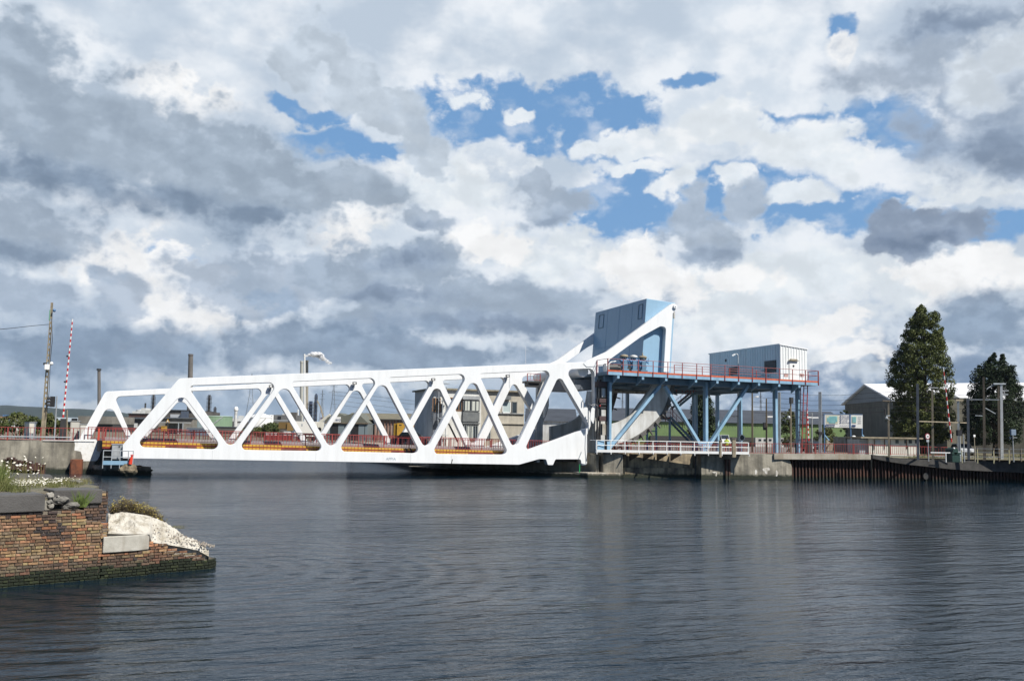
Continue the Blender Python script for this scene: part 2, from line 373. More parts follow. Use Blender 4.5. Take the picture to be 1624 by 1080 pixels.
# ------------------------------------------------------------------ land
ZL, ZR = 2.62, 2.28
quayL = [at(-900,86,ZL), V((-6.9,84.6,ZL)), V((-36,140,ZL))]
grass_mat = mat('land', (.12,.11,.07), .95, c2=(.20,.18,.14), scale=.12, detail=8, bump=.4, bscale=3)
def land():
    me = bpy.data.meshes.new('ground')
    L_ = [(-2500,86.2),(-8.2,85.8),(-36,140),(-2500,140)]; B_ = [(-2500,3450),(2500,3450)]
    R_ = [(27,140),(24.2,96),(38.8,80),(50,78.2),(56,75.9),(65,74.4),(72,72),(80,69.6),(110,61),(2500,40),(2500,140)]
    vs = [(x,y,2.2) for x, y in L_+B_+R_]; fs = [(0,1,2,3),(3,2,6,16,5,4)]+[(16,6+k,7+k) for k in range(9)]
    me.from_pydata(vs, [], fs); me.materials.append(grass_mat)
    bm = bmesh.new(); bm.from_mesh(me)
    for f in bm.faces:
        f.normal_update()
        if f.normal.z < 0: f.normal_flip()
    bm.to_mesh(me); bm.free(); tag(link('ground', me), kind='structure')
def link(name, me, parent=None):
    o = bpy.data.objects.new(name, me); C.objects.link(o); o.parent = parent; return o
land()
fq = MB(); fq.box((-36,139.6,-1),(28,140.6,2.25)); tag(fq.build('quay_wall', grey_d), 'distant low quay wall closing the dock behind the bridge', 'quay wall')
# left quay wall, with its whitewashed end
wl = thing('quay_wall', 'weathered grey concrete quay wall on the left bank with a whitewashed right end', 'quay wall')
mb = MB(); mb.box((-70,85,-1.5),(-9.2,86.4,2.66)); mb.prism([(-9.2,85,-1.5),(-6.35,85,-1.5),(-34.9,140,-1.5),(-37.5,140,-1.5)],(0,0,4.14)); mb.build('wall', concrete, wl)
wpaint = mat('whitewash', (.78,.78,.75), .8, c2=(.6,.58,.52), scale=3, lo=.5, hi=.75, bump=.3)
mb = MB(); pp = [(117.5,697),(152,696.5),(157.5,703),(160,716),(157,727),(152,731),(131,731),(130,722),(128,716),(118,714),(119,705)]
mb.prism([onY(x,y,84.99) for x, y in pp],(0,.02,0)); mb.build('whitewash_patch', wpaint, wl)
mb = MB(); mb.beam(onY(145,747,84.9),onY(158,724,84.9),.05,.05); mb.beam(onY(150,747,84.9),onY(160,728,84.9),.04,.04); mb.build('dark_diagonals', dark, wl)  # two thin dark bars slanting across the right end of the wall
rb = thing('rusty_fender', 'rusty brown boxed steel fender against the left quay wall', 'fender', onY(121,748,84.9))
mb = MB(); a = onY(113,728,84.9); b_ = onY(131,748,84.9); mb.box((a.x,84.2,-.6),(b_.x,84.98,a.z)); mb.build('fender_box', rust_box, rb, bevel=.04)
mb = MB(); mb.box((a.x+.1,84.1,-.2),(b_.x-.1,84.19,a.z-.1)); mb.build('facing_plate', rust_box, rb)
# ------------------------------------------------------------------ the rolling bascule bridge
YN, YF, TH = 80.0, 92.5, .75
def xz(pts, Y): return [(p.x, p.z) for p in (onY(x, y, Y) for x, y in pts)]
def hole(pts, rad, Y): 
    return rounded(xz(pts, Y), [r*.055 for r in rad])
bridge = thing('bascule_bridge', 'long white steel truss rolling lift bridge with blue counterweight spanning the water', 'bridge', (15, 80, 2))
HN = [hole([(288.7,623.8),(213,709),(354.7,713)],[10,7,8],YN),
 hole([(297,611.5),(443,606),(365.6,712.7)],[5,8,9],YN),
 hole([(452,607.7),(377,713.5),(515,715.5)],[10,7,7],YN),
 hole([(460,605.3),(602,599),(525.4,714.4)],[4,8,9],YN),
 hole([(606.6,601),(536,716),(667.5,719)],[10,7,7],YN),
 hole([(614.5,598.6),(742.7,592.7),(675.5,715)],[4,8,8],YN),
 hole([(750.9,597.7),(684.4,720),(807.3,721)],[9,7,7],YN),
 hole([(759.3,592.5),(876,587.3),(815.8,715.7)],[4,8,8],YN),
 hole([(887,594),(830.5,716.5),(936,677.5)],[7,5,5],YN)]
HL = hole([(896.5,586),(943,584),(943.5,667)],[8,11,3],YN)
outN = rounded(xz([(194.5,726.7),(194.5,705.5),(284,600),(949,573.2),(949,640),(938,672),(931,690),(931,738),(922.5,738),(921,728.3),(881,728.3),(877,737.4),(868.8,737.4),(866,728.2),(855,728),(823,736.8)],YN),
               [.05,.2,.5,.3,.2,.3,.3,.35,.1,.2,.2,.1,.1,.2,.2,.3])
plate('truss', outN, HN+[HL], YN, TH, white, bridge)
# far truss: the same, with one more panel at its left end
FL = [hole([(173.5,637),(139,703.5),(206.5,704.5)],[9,6,6],YF), hole([(181,629),(272,624.5),(215,709)],[7,7,6],YF)]
outF = rounded(xz([(120,717),(120,706),(168,619)],YF)+[(outN[-1][0],0)], [.05,.2,.5,0])[:-1]
zt = lambda X: onY(290,600,YN).z + (onY(945,573.4,YN).z-onY(290,600,YN).z)*(X-onY(290,600,YN).x)/(onY(945,573.4,YN).x-onY(290,600,YN).x)
iX = [i for i, p in enumerate(outN) if p[0] > 37]
i0 = min(iX)
far = [p for p in outF] + [tuple(p) for p in outN[i0:]] 
plate('truss', far, FL+HN+[HL], YF, TH, white, bridge)

# quarter-circle rolling segments behind the legs of the platform, and the counterweight arms
def spline(pts, n=8):
    out = []; P = [V(p) for p in pts]; P = [2*P[0]-P[1]]+P+[2*P[-1]-P[-2]]
    for i in range(1, len(P)-2):
        for j in range(n):
            t = j/n; a, b, c, d = P[i-1:i+3]
            out.append(.5*((2*b)+(c-a)*t+(2*a-5*b+4*c-d)*t*t+(3*b-a-3*c+d)*t**3))
    return out+[P[-2]]
inner = spline(xz([(1036,600),(1032,611),(1022,628),(1012,641),(1000,657.5),(985,667),(968,672.5),(950,676)],YN+.4))
outer = spline(xz([(950,716),(968,708),(985,701),(1006,691.5),(1030,674),(1050,650),(1061,615),(1063,600)],YN+.4))
for Y in (YN+.1, YF+.1):
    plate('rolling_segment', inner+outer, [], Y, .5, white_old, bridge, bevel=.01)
rim_m = mat('track_steel', (.15,.145,.135), .6, c2=(.09,.085,.08), scale=2)
rim_o = spline([(p[0]+ (p[0]-28)*.018+.1, p[1]-.42+max(0,(p[1]-3)*.03)) for p in outer[::4]])
for Y in (YN, YF):
    mb = MB()
    for a, b in zip(outer, outer[1:]):
        t = (V(b)-V(a)).normalized(); n = V((t.y, -t.x))*.42
        q = [V((a[0], Y+.05, a[1])), V((b[0], Y+.05, b[1])), V((b[0]+n.x, Y+.05, b[1]+n.y)), V((a[0]+n.x, Y+.05, a[1]+n.y))]
        mb.prism(q, (0, .62, 0))
    for k in range(2, len(outer)-1, 4):
        a = outer[k]; t = (V(outer[k+1])-V(a)).normalized(); n = V((t.y, -t.x))
        p0 = V((a[0]+n.x*.05, Y-.1, a[1]+n.y*.05)); mb.beam(p0, p0+V((n.x*.75,0,n.y*.75)), .10, .22, up=(0,1,0))
    mb.build('track_rim', rim_m, bridge)
# arms
armo = rounded(xz([(915,574.5),(928,573),(963,558),(1014,521),(1066,481),(1072.5,483.5),(1073.5,490),(1067,497),(1060,596),(1046,600),(948,598),(948,574)],YN+.1),[0,.3,.6,.3,.15,.2,.2,.1,0,0,0,0])
armh = [hole([(1020,528.5),(1054,513),(1051,592),(1030,592)],[6,5,2,0],YN+.1)]
armo2 = xz([(915,575),(929,573.5),(963,558.5),(1014,521.5),(1067,481.5)],YN+.1)
arm_poly = rounded(xz([(925,577),(930,572.6),(963,557.8),(1014,520.6),(1066,481.5),(1071.5,482.5),(1073.5,488),(1066.7,497),(1061,590),(1052,590),(1056,519),(1047,517.5),(1016,534.5),(967,570),(960,580),(930,582)],YN),
                   [0,.3,.6,.3,.3,.25,.25,.3,0,0,.35,.35,.6,.6,0,0])
for Y in (YN-.05, YF+.05): 
    plate('counterweight_arm', arm_poly, [], Y, .62, white, bridge)
    mb = MB(); c = onY(1069.5,486.5,YN); mb.tube((c.x,Y-.2,c.z),(c.x,Y+.8,c.z),.2,.2,16); mb.tube((c.x,Y-.26,c.z),(c.x,Y-.2,c.z),.07,.07,10); mb.build('hoist_pin', white, bridge)
    mb = MB(); a = onY(1069,494,YN); b_ = onY(1069.4,505,YN); mb.beam((a.x+.05,Y+.2,a.z),(b_.x+.05,Y+.2,b_.z),.16,.2); mb.build('pin_bracket', white_old, bridge)
# counterweight between the arms
f = [onY(x,y,YN+.6) for x, y in ((1025.4,473.5),(1070.5,480.5),(1063,600.5),(1016,601))]
mb = MB(); mb.prism(f, (0, YF-YN-.6, 0)); cwo = mb.build('counterweight', cw_blue, bridge, bevel=.03)
def on_side(u, w):           # a point on the shaded left side: u 0 near .. 1 far, w 0 top .. 1 bottom
    a, d = f[0], f[3]; p = a.lerp(d, w); return V((p.x-.02, p.y+u*(YF-YN-.9), p.z))
for u0, u1 in ((.06,.13),(.83,.93)):
    mb = MB(); w0, w1 = .06, .24
    for a, b_ in (((u0,w0),(u1,w0)),((u1,w0),(u1,w1)),((u1,w1),(u0,w1)),((u0,w1),(u0,w0))):
        mb.beam(on_side(*a), on_side(*b_), .09, .05, up=(1,0,0))
    mb.build('hatch', blue_d, cwo)
seam_b = mat('seam_blue', (.265,.43,.575), .5)
for u in (.25,.5,.75):
    mb = MB(); mb.beam(on_side(u,.0), on_side(u,1), .02,.012, up=(1,0,0)); mb.build('panel_seam', seam_b, cwo)
mb = MB(); mb.beam(on_side(0,.52), on_side(1,.52), .02,.03, up=(1,0,0)); mb.build('panel_seam', seam_b, cwo)
# cross portal and girders tying the two trusses together
mb = MB()
p = onY(938,583,YN)
mb.tube((p.x-.6,YN+.6,zt(p.x)-.9),(p.x-.6,YF,zt(p.x)-.9),.55,.55,20)
mb.build('portal_tube', white, bridge, smooth=False)
mb = MB(); 
for X in (p.x-.5,): 
    mb.box((X-.35,YF-.6,2.6),(X+.35,YF-.1,10)); 
q = onY(905,586,YN); mb.build('portal_frame', white_old, bridge); mb = MB(); mb.box((q.x+1.0,YN+1.2,zt(q.x)-2.5),(q.x+2.8,YN+7.2,zt(q.x)-1.5)); mb.build('portal_beam', grey_d, bridge)  # dark grey puts the shade under this cross girder into its colour
# curved lower plate of the near and far truss between lower chord and segment
mb = MB(); a = onY(921,640,YN); 
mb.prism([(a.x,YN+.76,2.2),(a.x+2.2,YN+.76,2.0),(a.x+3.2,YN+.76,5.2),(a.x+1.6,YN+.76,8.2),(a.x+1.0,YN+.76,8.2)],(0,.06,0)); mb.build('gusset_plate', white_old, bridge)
# deck
def zd(X): # deck top follows the yellow edge
    a, b = onY(222,700.3,81.2), onY(802,715,81.2); return a.z+(b.z-a.z)*(X-a.x)/(b.x-a.x)
XL, XR = onY(163,700,81.2).x, onY(938,700,81.2).x
mb = MB(); mb.hexa([(XL,81.3,zd(XL)-.9),(XR,81.3,zd(XR)-.9),(XR,92.2,zd(XR)-.9),(XL-2,92.2,zd(XL)-.9),(XL,81.3,zd(XL)-.02),(XR,81.3,zd(XR)-.02),(XR,92.2,zd(XR)-.02),(XL-2,92.2,zd(XL)-.02)])
mb.build('deck', asphalt, bridge)
pav = mat('pavement_grey', (.33,.29,.29), .85, c2=(.26,.23,.23), scale=2)
mb = MB(); mb.hexa([(XL,83.4,zd(XL)-.016),(XR,83.4,zd(XR)-.016),(XR,83.7,zd(XR)-.016),(XL,83.7,zd(XL)-.016),(XL,83.4,zd(XL)+.28),(XR,83.4,zd(XR)+.28),(XR,83.7,zd(XR)+.28),(XL,83.7,zd(XL)+.28)]); mb.build('kerb', pav, bridge)
# yellow grating edge in two rows, with a plain rusty length in some bays
mb = MB(); worn = {}; x = XL; k = 0
while x < XR-2:
    w = .30; z = zd(x); rusty = next((q for q in (283,463,640,760) if abs(x-onY(q,708,81.2).x) < 1.15), 0)
    for r, (t, b) in enumerate(((0,.17),(.27,.47))):
        (worn.setdefault(rusty, MB()) if rusty and r else mb).box((x,80.98-.02*(k % 3 == 0),z-b),(x+w-.045,81.25,z-t))
    x += w; k += 1
mb.build('deck_edge', yellow, bridge); [w_.build('worn_deck_edge', rust_box, bridge) for w_ in worn.values()]
mb = MB(); mb.hexa([(XL,81.0,zd(XL)-.6),(XR,81.0,zd(XR)-.6),(XR,81.3,zd(XR)-.6),(XL,81.3,zd(XL)-.6),(XL,81.02,zd(XL)),(XR,81.02,zd(XR)),(XR,81.3,zd(XR)),(XL,81.3,zd(XL))]); mb.build('edge_beam', red_deep, bridge)
def rail_run(pts, h=1.08, sp=.23, m=red, post=2.3, parent=None, name='guard_rail', top=.05, bar=.028, bottom=.1):
    mb = MB()
    for a, b in zip(pts, pts[1:]):
        a, b = V(a), V(b); d = b-a; L_ = d.length; n = max(1, round(L_/sp)); zz = V((0,0,1))
        mb.beam(a+zz*h, b+zz*h, top, top); mb.beam(a+zz*bottom, b+zz*bottom, .04, .04)
        for i in range(n+1):
            p = a+d*(i/n); mb.beam(p+zz*bottom, p+zz*(h-.02), bar, bar, up=(0,1,0))
        n = max(1, round(L_/post))
        for i in range(n+1):
            p = a+d*(i/n); mb.beam(p, p+zz*(h+.02), .075, .075, up=(0,1,0))
    return mb.build(name, m, parent)
rail_run([(XL,81.12,zd(XL)),(XR-2.0,81.12,zd(XR))], parent=bridge, name='railing')
rail_run([(XL-2,91.9,zd(XL)),(XR-2.0,91.9,zd(XR))], parent=bridge, name='railing', sp=.3)
rail_run([(XL,84.2,zd(XL)),(XR-2.5,84.2,zd(XR))], h=.95, parent=bridge, name='railing', sp=.5, m=red_deep)
# lower cross girders
mb = MB()
for i in range(9):
    X = -3+i*4.4; z0 = onY(195,726,YN).z+(onY(820,736,YN).z-onY(195,726,YN).z)*(X+3)/36
    mb.box((X-.15,YN+.76,z0+.15),(X+.15,YF,z0+.75))
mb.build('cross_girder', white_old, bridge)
# flood lamps on the inner face of the far truss
for (px, py) in ((289,625.5),(427.5,614),(560,609),(684.5,603),(802.5,597.5)):
    p = onY(px,py,YF-.15); mb = MB(); mb.box((p.x-.08,p.y-.35,p.z-.05),(p.x+.30,p.y-.05,p.z+.2)); mb.tube(p+V((.1,-.2,-.05)), p+V((-.05,.0,-.4)), .03, .03, 6); o = mb.build('flood_lamp', dark, bridge)
    mb = MB(); mb.quad((p.x-.02,p.y-.36,p.z),(p.x+.2,p.y-.36,p.z),(p.x+.2,p.y-.36,p.z+.13),(p.x-.02,p.y-.36,p.z+.13)); mb.build('lamp_glass', sign_white, o)
# worn stencil on the lower chord, joints
text_mesh('stencil', 'APPIA', .34, onY(612,729.5,YN)+V((0,-.012,0)), mat('faded_blue_paint',(.35,.42,.48),.6), bridge, ext=.004)
seam = mat('seam_grey', (.50,.52,.53), .5)
for px, y0, y1 in ((337,714,729),(501,716,731.5),(651,719,734),(716,722,735)):
    mb = MB(); a, b_ = onY(px,y0,YN), onY(px,y1,YN); mb.box((a.x,YN-.006,b_.z),(a.x+.02,YN+.01,a.z)); mb.build('weld_seam', seam, bridge)
mb = MB(); a, b_ = onY(717.5,728,YN), onY(716,735,YN); mb.beam(a+V((0,-.02,0)), b_+V((0,-.02,0)), .07, .02, up=(0,1,0)); mb.build('scuff_strap', dark, bridge)
# small cabin hung between the trusses at the right end, handrail and pipes at the portal
cab = MB(); a, b_ = onY(831,598,90), onY(851,609,90); cab.box((a.x,89,b_.z+.05),(b_.x,90.5,b_.z+.25)); cab.box((a.x+.2,89.2,b_.z-.35),(b_.x,90.3,b_.z+.05)); o = cab.build('maintenance_walkway', dark, bridge)
rail_run([(a.x,89,b_.z+.25),(b_.x,89,b_.z+.25)], h=.75, sp=.35, m=red, parent=o, name='walkway_rail')
mb = MB(); a = onY(853,545+15,YF); mb.tube(onY(833.7,577,YF-2), onY(833.7,540+9,YF-2), .02, .012, 5); mb.build('aerial', sign_white, bridge)

# ------------------------------------------------------------------ machinery platform over the right pier
YP = 77.6                                     # front face of the deck
plat = thing('machinery_platform', 'light blue steel machinery platform on columns with red guard rails above the pier', 'platform', at(1117, 79, 2.2))
zp = onY(1100,593,YP).z
x0, x1 = onY(963.5,590,YP).x, onY(1297.5,604,YP).x
zt0, zt1 = onY(963.5,586.3,YP).z, onY(1297.5,604.5,YP).z
zpl = lambda X: zt0+(zt1-zt0)*(X-x0)/(x1-x0)
YB = 95.0
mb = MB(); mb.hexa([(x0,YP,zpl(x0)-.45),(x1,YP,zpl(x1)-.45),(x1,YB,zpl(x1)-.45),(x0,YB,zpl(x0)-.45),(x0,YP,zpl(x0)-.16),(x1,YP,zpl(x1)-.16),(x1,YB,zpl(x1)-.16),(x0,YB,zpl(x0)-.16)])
mb.build('deck', blue_d, plat)  # darker blue than the fascia, imitating shade on the underside
mb = MB(); mb.hexa([(x0-.01,YP-.02,zpl(x0)-.46),(x1+.01,YP-.02,zpl(x1)-.46),(x1+.01,YP+.05,zpl(x1)-.46),(x0-.01,YP+.05,zpl(x0)-.46),(x0-.01,YP-.02,zpl(x0)-.165),(x1+.01,YP-.02,zpl(x1)-.165),(x1+.01,YP+.05,zpl(x1)-.165),(x0-.01,YP+.05,zpl(x0)-.165)]); mb.build('fascia', blue_l, plat)
mb = MB()
mb.hexa([(x0,YP-.03,zpl(x0)-.16),(x1,YP-.03,zpl(x1)-.16),(x1,YP+.1,zpl(x1)-.16),(x0,YP+.1,zpl(x0)-.16),(x0,YP-.03,zpl(x0)),(x1,YP-.03,zpl(x1)),(x1,YP+.1,zpl(x1)),(x0,YP+.1,zpl(x0))])
mb.build('toe_board', orange, plat)
def rail2(pts, parent, m=red, h=1.05, post=1.55, name='guard_rail', r=.026, mid=(.55,)):
    mb = MB(); zz = V((0,0,1))
    for a, b in zip(pts, pts[1:]):
        a, b = V(a), V(b); d = b-a; n = max(1, round(d.length/post))
        for hh in mid+(h,): mb.tube(a+zz*hh, b+zz*hh, r, r, 6)
        for i in range(n+1):
            p = a+d*(i/n); mb.beam(p-zz*.45, p+zz*h, .07, .05, up=(0,1,0))
    return mb.build(name, m, parent)
rail2([(x0,YP-.07,zpl(x0)),(x1,YP-.07,zpl(x1))], plat)
rail2([(x1,YP,zpl(x1)),(x1,YB,zpl(x1))], plat); rail2([(x0,YP,zpl(x0)),(x0,YP+2.3,zpl(x0))], plat)
rail2([(x0+9,YP+3.2,zpl(x0)),(x1-2,YP+3.2,zpl(x1))], plat, post=3.2)
rail2([(x0,YB,zpl(x0)),(x1,YB,zpl(x1))], plat)
zs = lambda X: zpl(X)-.45
# longitudinal girders and cantilever brackets
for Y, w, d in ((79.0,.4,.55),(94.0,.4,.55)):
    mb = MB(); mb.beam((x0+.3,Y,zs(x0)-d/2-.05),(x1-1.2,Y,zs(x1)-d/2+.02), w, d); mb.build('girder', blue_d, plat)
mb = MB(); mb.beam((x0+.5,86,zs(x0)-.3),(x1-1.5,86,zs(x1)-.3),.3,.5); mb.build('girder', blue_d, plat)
for px in (981,1020,1057,1104,1138,1172,1204,1236,1268):
    p = at(px, YP, zp); X = p.x; zz = zs(X); mb = MB()
    mb.box((X-.12,YP+.02,zz-.32),(X+.12,YP+.12,zz+.02)); mb.box((X-.06,YP+.12,zz-.3),(X+.06,79,zz-.01))
    mb.prism([(X-.05,YP+.3,zz-.3),(X-.05,79,zz-.3),(X-.05,79,zz-.85)],(.1,0,0)); mb.build('cantilever_bracket', blue_l, plat)
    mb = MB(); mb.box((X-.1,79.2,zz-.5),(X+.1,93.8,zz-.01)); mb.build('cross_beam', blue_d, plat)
def col(px, ytop, ybot, Y, w, d=.5, m=blue_l, name='column', base=None):
    a = onY(px, ytop, Y); b = at(px, Y, 2.25) if base is None else onY(px, ybot, Y)
    mb = MB(); mb.box((b.x-w/2,Y-d/2,b.z),(b.x+w/2,Y+d/2,a.z)); mb.box((b.x-w/2-.1,Y-d/2-.1,b.z),(b.x+w/2+.1,Y+d/2+.1,b.z+.06)); return mb.build(name, m, plat, bevel=.015)
cols = [(966,79,.24),(1119.2,79,.30),(1230.2,79,.27),(1266,79,.22)]
for px, Y, w in cols: col(px, 606, 716, Y, w)
for px, w in ((994.5,.24),(1104,.2),(1138,.24),(1175,.18)): col(px, 612, 700, 94, w)
def brace(p0, p1, Y=79.0, w=.27, d=.45):
    a, b = onY(*p0, Y), onY(*p1, Y); mb = MB(); mb.beam(a, b, d, w, up=(0,1,0) if False else (0,0,1)); return mb.build('brace', blue_l, plat, bevel=.012)
for a, b in (((967,709),(1046,612)),((1054,612),(1114,712)),((1120,712),(1186,611))): brace(a, b)
for g in (((1106,700),(1127,700),(1120,717.5),(1113,717.5)),((963,700),(976,700),(966,716),(963,716))):
    mb = MB(); mb.prism([onY(x,y,78.52) for x, y in g],(0,.1,0)); mb.build('foot_gusset', blue_l, plat)
# rear track beam, pale and streaked, with the blue rail beam over it
mb = MB(); a, b_ = onY(965,619,91), onY(1030,625,91); mb.box((a.x,90.6,b_.z),(b_.x+1,91.4,a.z)); mb.build('track_beam', mat('streaked_cream', (.55,.54,.48), .7, c2=(.36,.35,.3), scale=1, streak=.8, streakc=(.1,.1,.08)), plat)
mb = MB(); a, b_ = onY(965,612.5,91), onY(1030,618.5,91); mb.box((a.x,90.7,b_.z),(b_.x+1,91.3,a.z)); mb.build('rail_beam', blue_l, plat)
# machinery: three blue drives with pale covers
for i, px in enumerate((988,1003,1018)):
    p = at(px, 80.2, 0); z0 = zpl(p.x); X = p.x; d = thing('hydraulic_drive', ['blue hydraulic drive with pale cap, left of the three on the platform','blue hydraulic drive with pale cap, middle of the three on the platform','blue hydraulic drive with pale cap, right of the three nearest the counterweight leg'][i], 'machine', (X,80.2,z0-.16), 'hydraulic drives on the platform')
    mb = MB(); mb.box((X-.36,79.75,z0-.155),(X+.36,80.5,z0+.35)); mb.box((X-.22,79.8,z0+.35),(X+.22,80.4,z0+1.2)); 
    for s in (-.2,.2): mb.tube((X+s,80.1,z0+.1),(X+s,80.1,z0+1.15),.1,.1,10)
    mb.build('drive_body', blue_d, d, bevel=.01)
    mb = MB(); mb.tube((X-.45,80.1,z0+1.2),(X+.45,80.1,z0+1.25),.17,.17,12); 
    for s in (-.36,-.12,.12,.36): mb.tube((X+s,79.8,z0+1.05),(X+s,80.35,z0+1.5),.06,.06,8)
    mb.box((X-.35,79.95,z0+.55),(X+.35,80.3,z0+.75)); mb.tube((X+.5,79.9,z0+.9),(X+.5,79.9,z0+1.5),.03,.03,6); mb.build('valve_block', mat('machine_blue_%d' % i, (.07,.19,.36), .4), d, bevel=.01)
    mb = MB(); mb.lathe([(.36,0),(.42,.08),(.36,.22),(.10,.30)], (X,80.1,z0+1.5), 14); mb.build('cap', pole_conc if i != 1 else white_old, d, smooth=True)
# hose loops beside the drives
mb = MB(); p = at(1021,80,0); z0 = zpl(p.x)
mb.path([(p.x+.2*math.sin(t*.8),80,z0+1.2+t*.12) for t in range(8)], .05, 6); mb.build('hose', pole_conc, plat)
# winch drum at the left end
p = at(958,80.5,0); z0 = zpl(p.x)
mb = MB(); mb.tube((p.x-.2,79.7,z0+.35),(p.x+.9,79.7,z0+.42),.38,.33,18); mb.tube((p.x+.9,79.7,z0+.42),(p.x+1.2,79.7,z0+.42),.2,.2,12); mb.build('hub', dark, plat)
mb = MB(); mb.tube((p.x-.4,79.7,z0+.35),(p.x-.2,79.7,z0+.35),.45,.45,18); mb.build('hub_collar', steel_white, plat)
mb = MB(); pth = [onY(x,y,YP-.4) for x, y in ((965.5,586),(965.5,578),(968,574.5),(972,573.5))]; mb.path(pth,.05,6); q = onY(975,573.5,YP-.4); mb.beam(pth[-1], q+V((.1,0,.05)), .18, .1); mb.build('arm_lamp', steel_white, plat)
mb = MB(); mb.box((p.x+1.3,80,z0),(p.x+2.6,80.8,z0+.75)); mb.build('control_box', dark, plat)
# equipment rack and cable ladder left of the first column
rack = thing('equipment_rack', 'tall dark rack of brown and pale equipment boxes left of the first blue column', 'equipment rack', at(952,79.4,2.2))
mb = MB(); a = at(946,79.4,2.2); c_ = at(961.5,79.4,2.2); z1 = onY(950,602,79.4).z
for X in (a.x, a.x+.28, c_.x-.1): mb.box((X,79.3,2.2),(X+.1,79.5,z1))
for k in range(13): z = 2.5+k*.5; mb.box((a.x+.28,79.32,z),(c_.x,79.42,z+.04))
mb.build('frame', dark, rack)
shelf_br = mat('maroon_cabinet', (.075,.045,.045), .55)
for (ya, yb, mm, xa, xb) in ((616,630,white_old,953.5,959),(632,639,shelf_br,949.5,961.5),(650,660,white_old,952.5,959.5),(660,668,shelf_br,949.5,961.5),(605,614,shelf_br,948,961),(640,648,dark,951,961),(672,690,concrete_l,954,959.5),(642,645,sign_red,950,961)):
    A, B = onY(xa,ya,79.3), onY(xb,yb,79.3); mb = MB(); mb.box((A.x,79.12,B.z),(B.x,79.9,A.z)); mb.build('cabinet', mm, rack, bevel=.02)
mb = MB(); mb.path([onY(x,y,79.1) for x, y in ((947,612),(946.5,650),(947,690),(944,712))],.05,6); mb.path([onY(x,y,79.0) for x, y in ((944.5,650),(943,690),(945,720))],.03,6); mb.build('cable', black, rack)
mb = MB(); mb.prism([onY(x,y,79.05) for x, y in ((938,648),(943,642),(944,660),(941,672),(936,664))],(0,.12,0)); mb.build('guard_plate', steel_white, rack)
mb = MB(); mb.path([onY(x,y,78.9) for x, y in ((934,640),(937,643),(943,641),(948,644))],.06,6); mb.build('lamp_arm', grey_d, rack)
# stairs at the back of the platform
st = thing('access_stairs', 'blue steel access stairs with red landings behind the platform bracing', 'stairs', at(1080,89,2.2))
Ys = 89.0
def flight(p0, p1, n=12, w=1.0):
    a, b = onY(*p0, Ys), onY(*p1, Ys); mb = MB()
    for dy in (0, w): mb = MB(); mb.beam(a+V((0,dy,0)), b+V((0,dy,0)), .06, .24); mb.build('stringer', blue_d, st)
    mb = MB()
    for i in range(1, n): p = a.lerp(b, i/n); mb.box((p.x-.14,Ys,p.z-.02),(p.x+.14,Ys+w,p.z+.02))
    mb.build('treads', blue_d, st)
    mb = MB(); zz = V((0,0,.95)); mb.tube(a+zz, b+zz, .025, .025, 6); mb.tube(a+zz*.5, b+zz*.5, .02, .02, 6)
    for i in range(0, n+1, 3): p = a.lerp(b, i/n); mb.tube(p, p+zz, .022, .022, 6)
    mb.build('handrail', red, st)
flight((1063,661),(1102,702)); flight((1072,648),(1103,622)); flight((1050,660),(1064,640), 8)
for (xa, xb, y, m_) in ((1044,1067,661.5,red),(1064,1100,615,orange)):
    a, b_ = onY(xa,y,Ys), onY(xb,y,Ys); mb = MB(); mb.box((a.x,Ys,a.z-.12),(b_.x,Ys+1,a.z)); mb.build('landing', m_, st); rail2([(a.x,Ys,a.z),(b_.x,Ys,a.z)], st, post=.8, name='landing_rail')
mb = MB(); 
for px, yt in ((1043.5,663),(1029,682),(1065,661),(1102,622)):
    a = onY(px,yt,Ys); mb.box((a.x-.09,Ys+.3,2.2),(a.x+.09,Ys+.5,a.z))
a, b_ = onY(1029,683,Ys), onY(1043,684,Ys); mb.beam(a+V((0,.4,0)), b_+V((0,.4,0)), .1,.12); a, b_ = onY(1043,664,Ys), onY(1066,664,Ys); mb.beam(a+V((0,.4,0)), b_+V((0,.4,0)), .12,.16)
mb.build('stair_posts', blue_l, st)
# caged access ladder at the right end
ld = thing('access_ladder', 'red caged steel ladder leaning at the right end of the platform', 'ladder', at(1275,78.4,2.2))
mb = MB(); top = zs(x1)
for (xb, xt) in ((1271,1275),(1277.5,1281)):
    mb.beam(at(xb,78.2,2.25), onY(xt,610,78.2), .07,.07)
for k in range(10):
    t = k/9.5; a = at(1271,78.2,2.25).lerp(onY(1275,610,78.2), t); b_ = at(1277.5,78.2,2.25).lerp(onY(1281,610,78.2), t); mb.beam(a, b_, .05,.05)
mb.build('ladder_frame', red_deep, ld)
mb = MB(); A0, A1 = at(1267.5,78.5,3.6), onY(1270,610,78.5)
mb.beam(A0, A1, .06,.06)
for k in range(8): t = k/7.2; a = A0.lerp(A1,t); b_ = at(1271,78.2,2.25).lerp(onY(1275,610,78.2), min(1,.12+t*.88)); mb.beam(a, b_, .04,.04)
mb.build('cage', red_deep, ld)
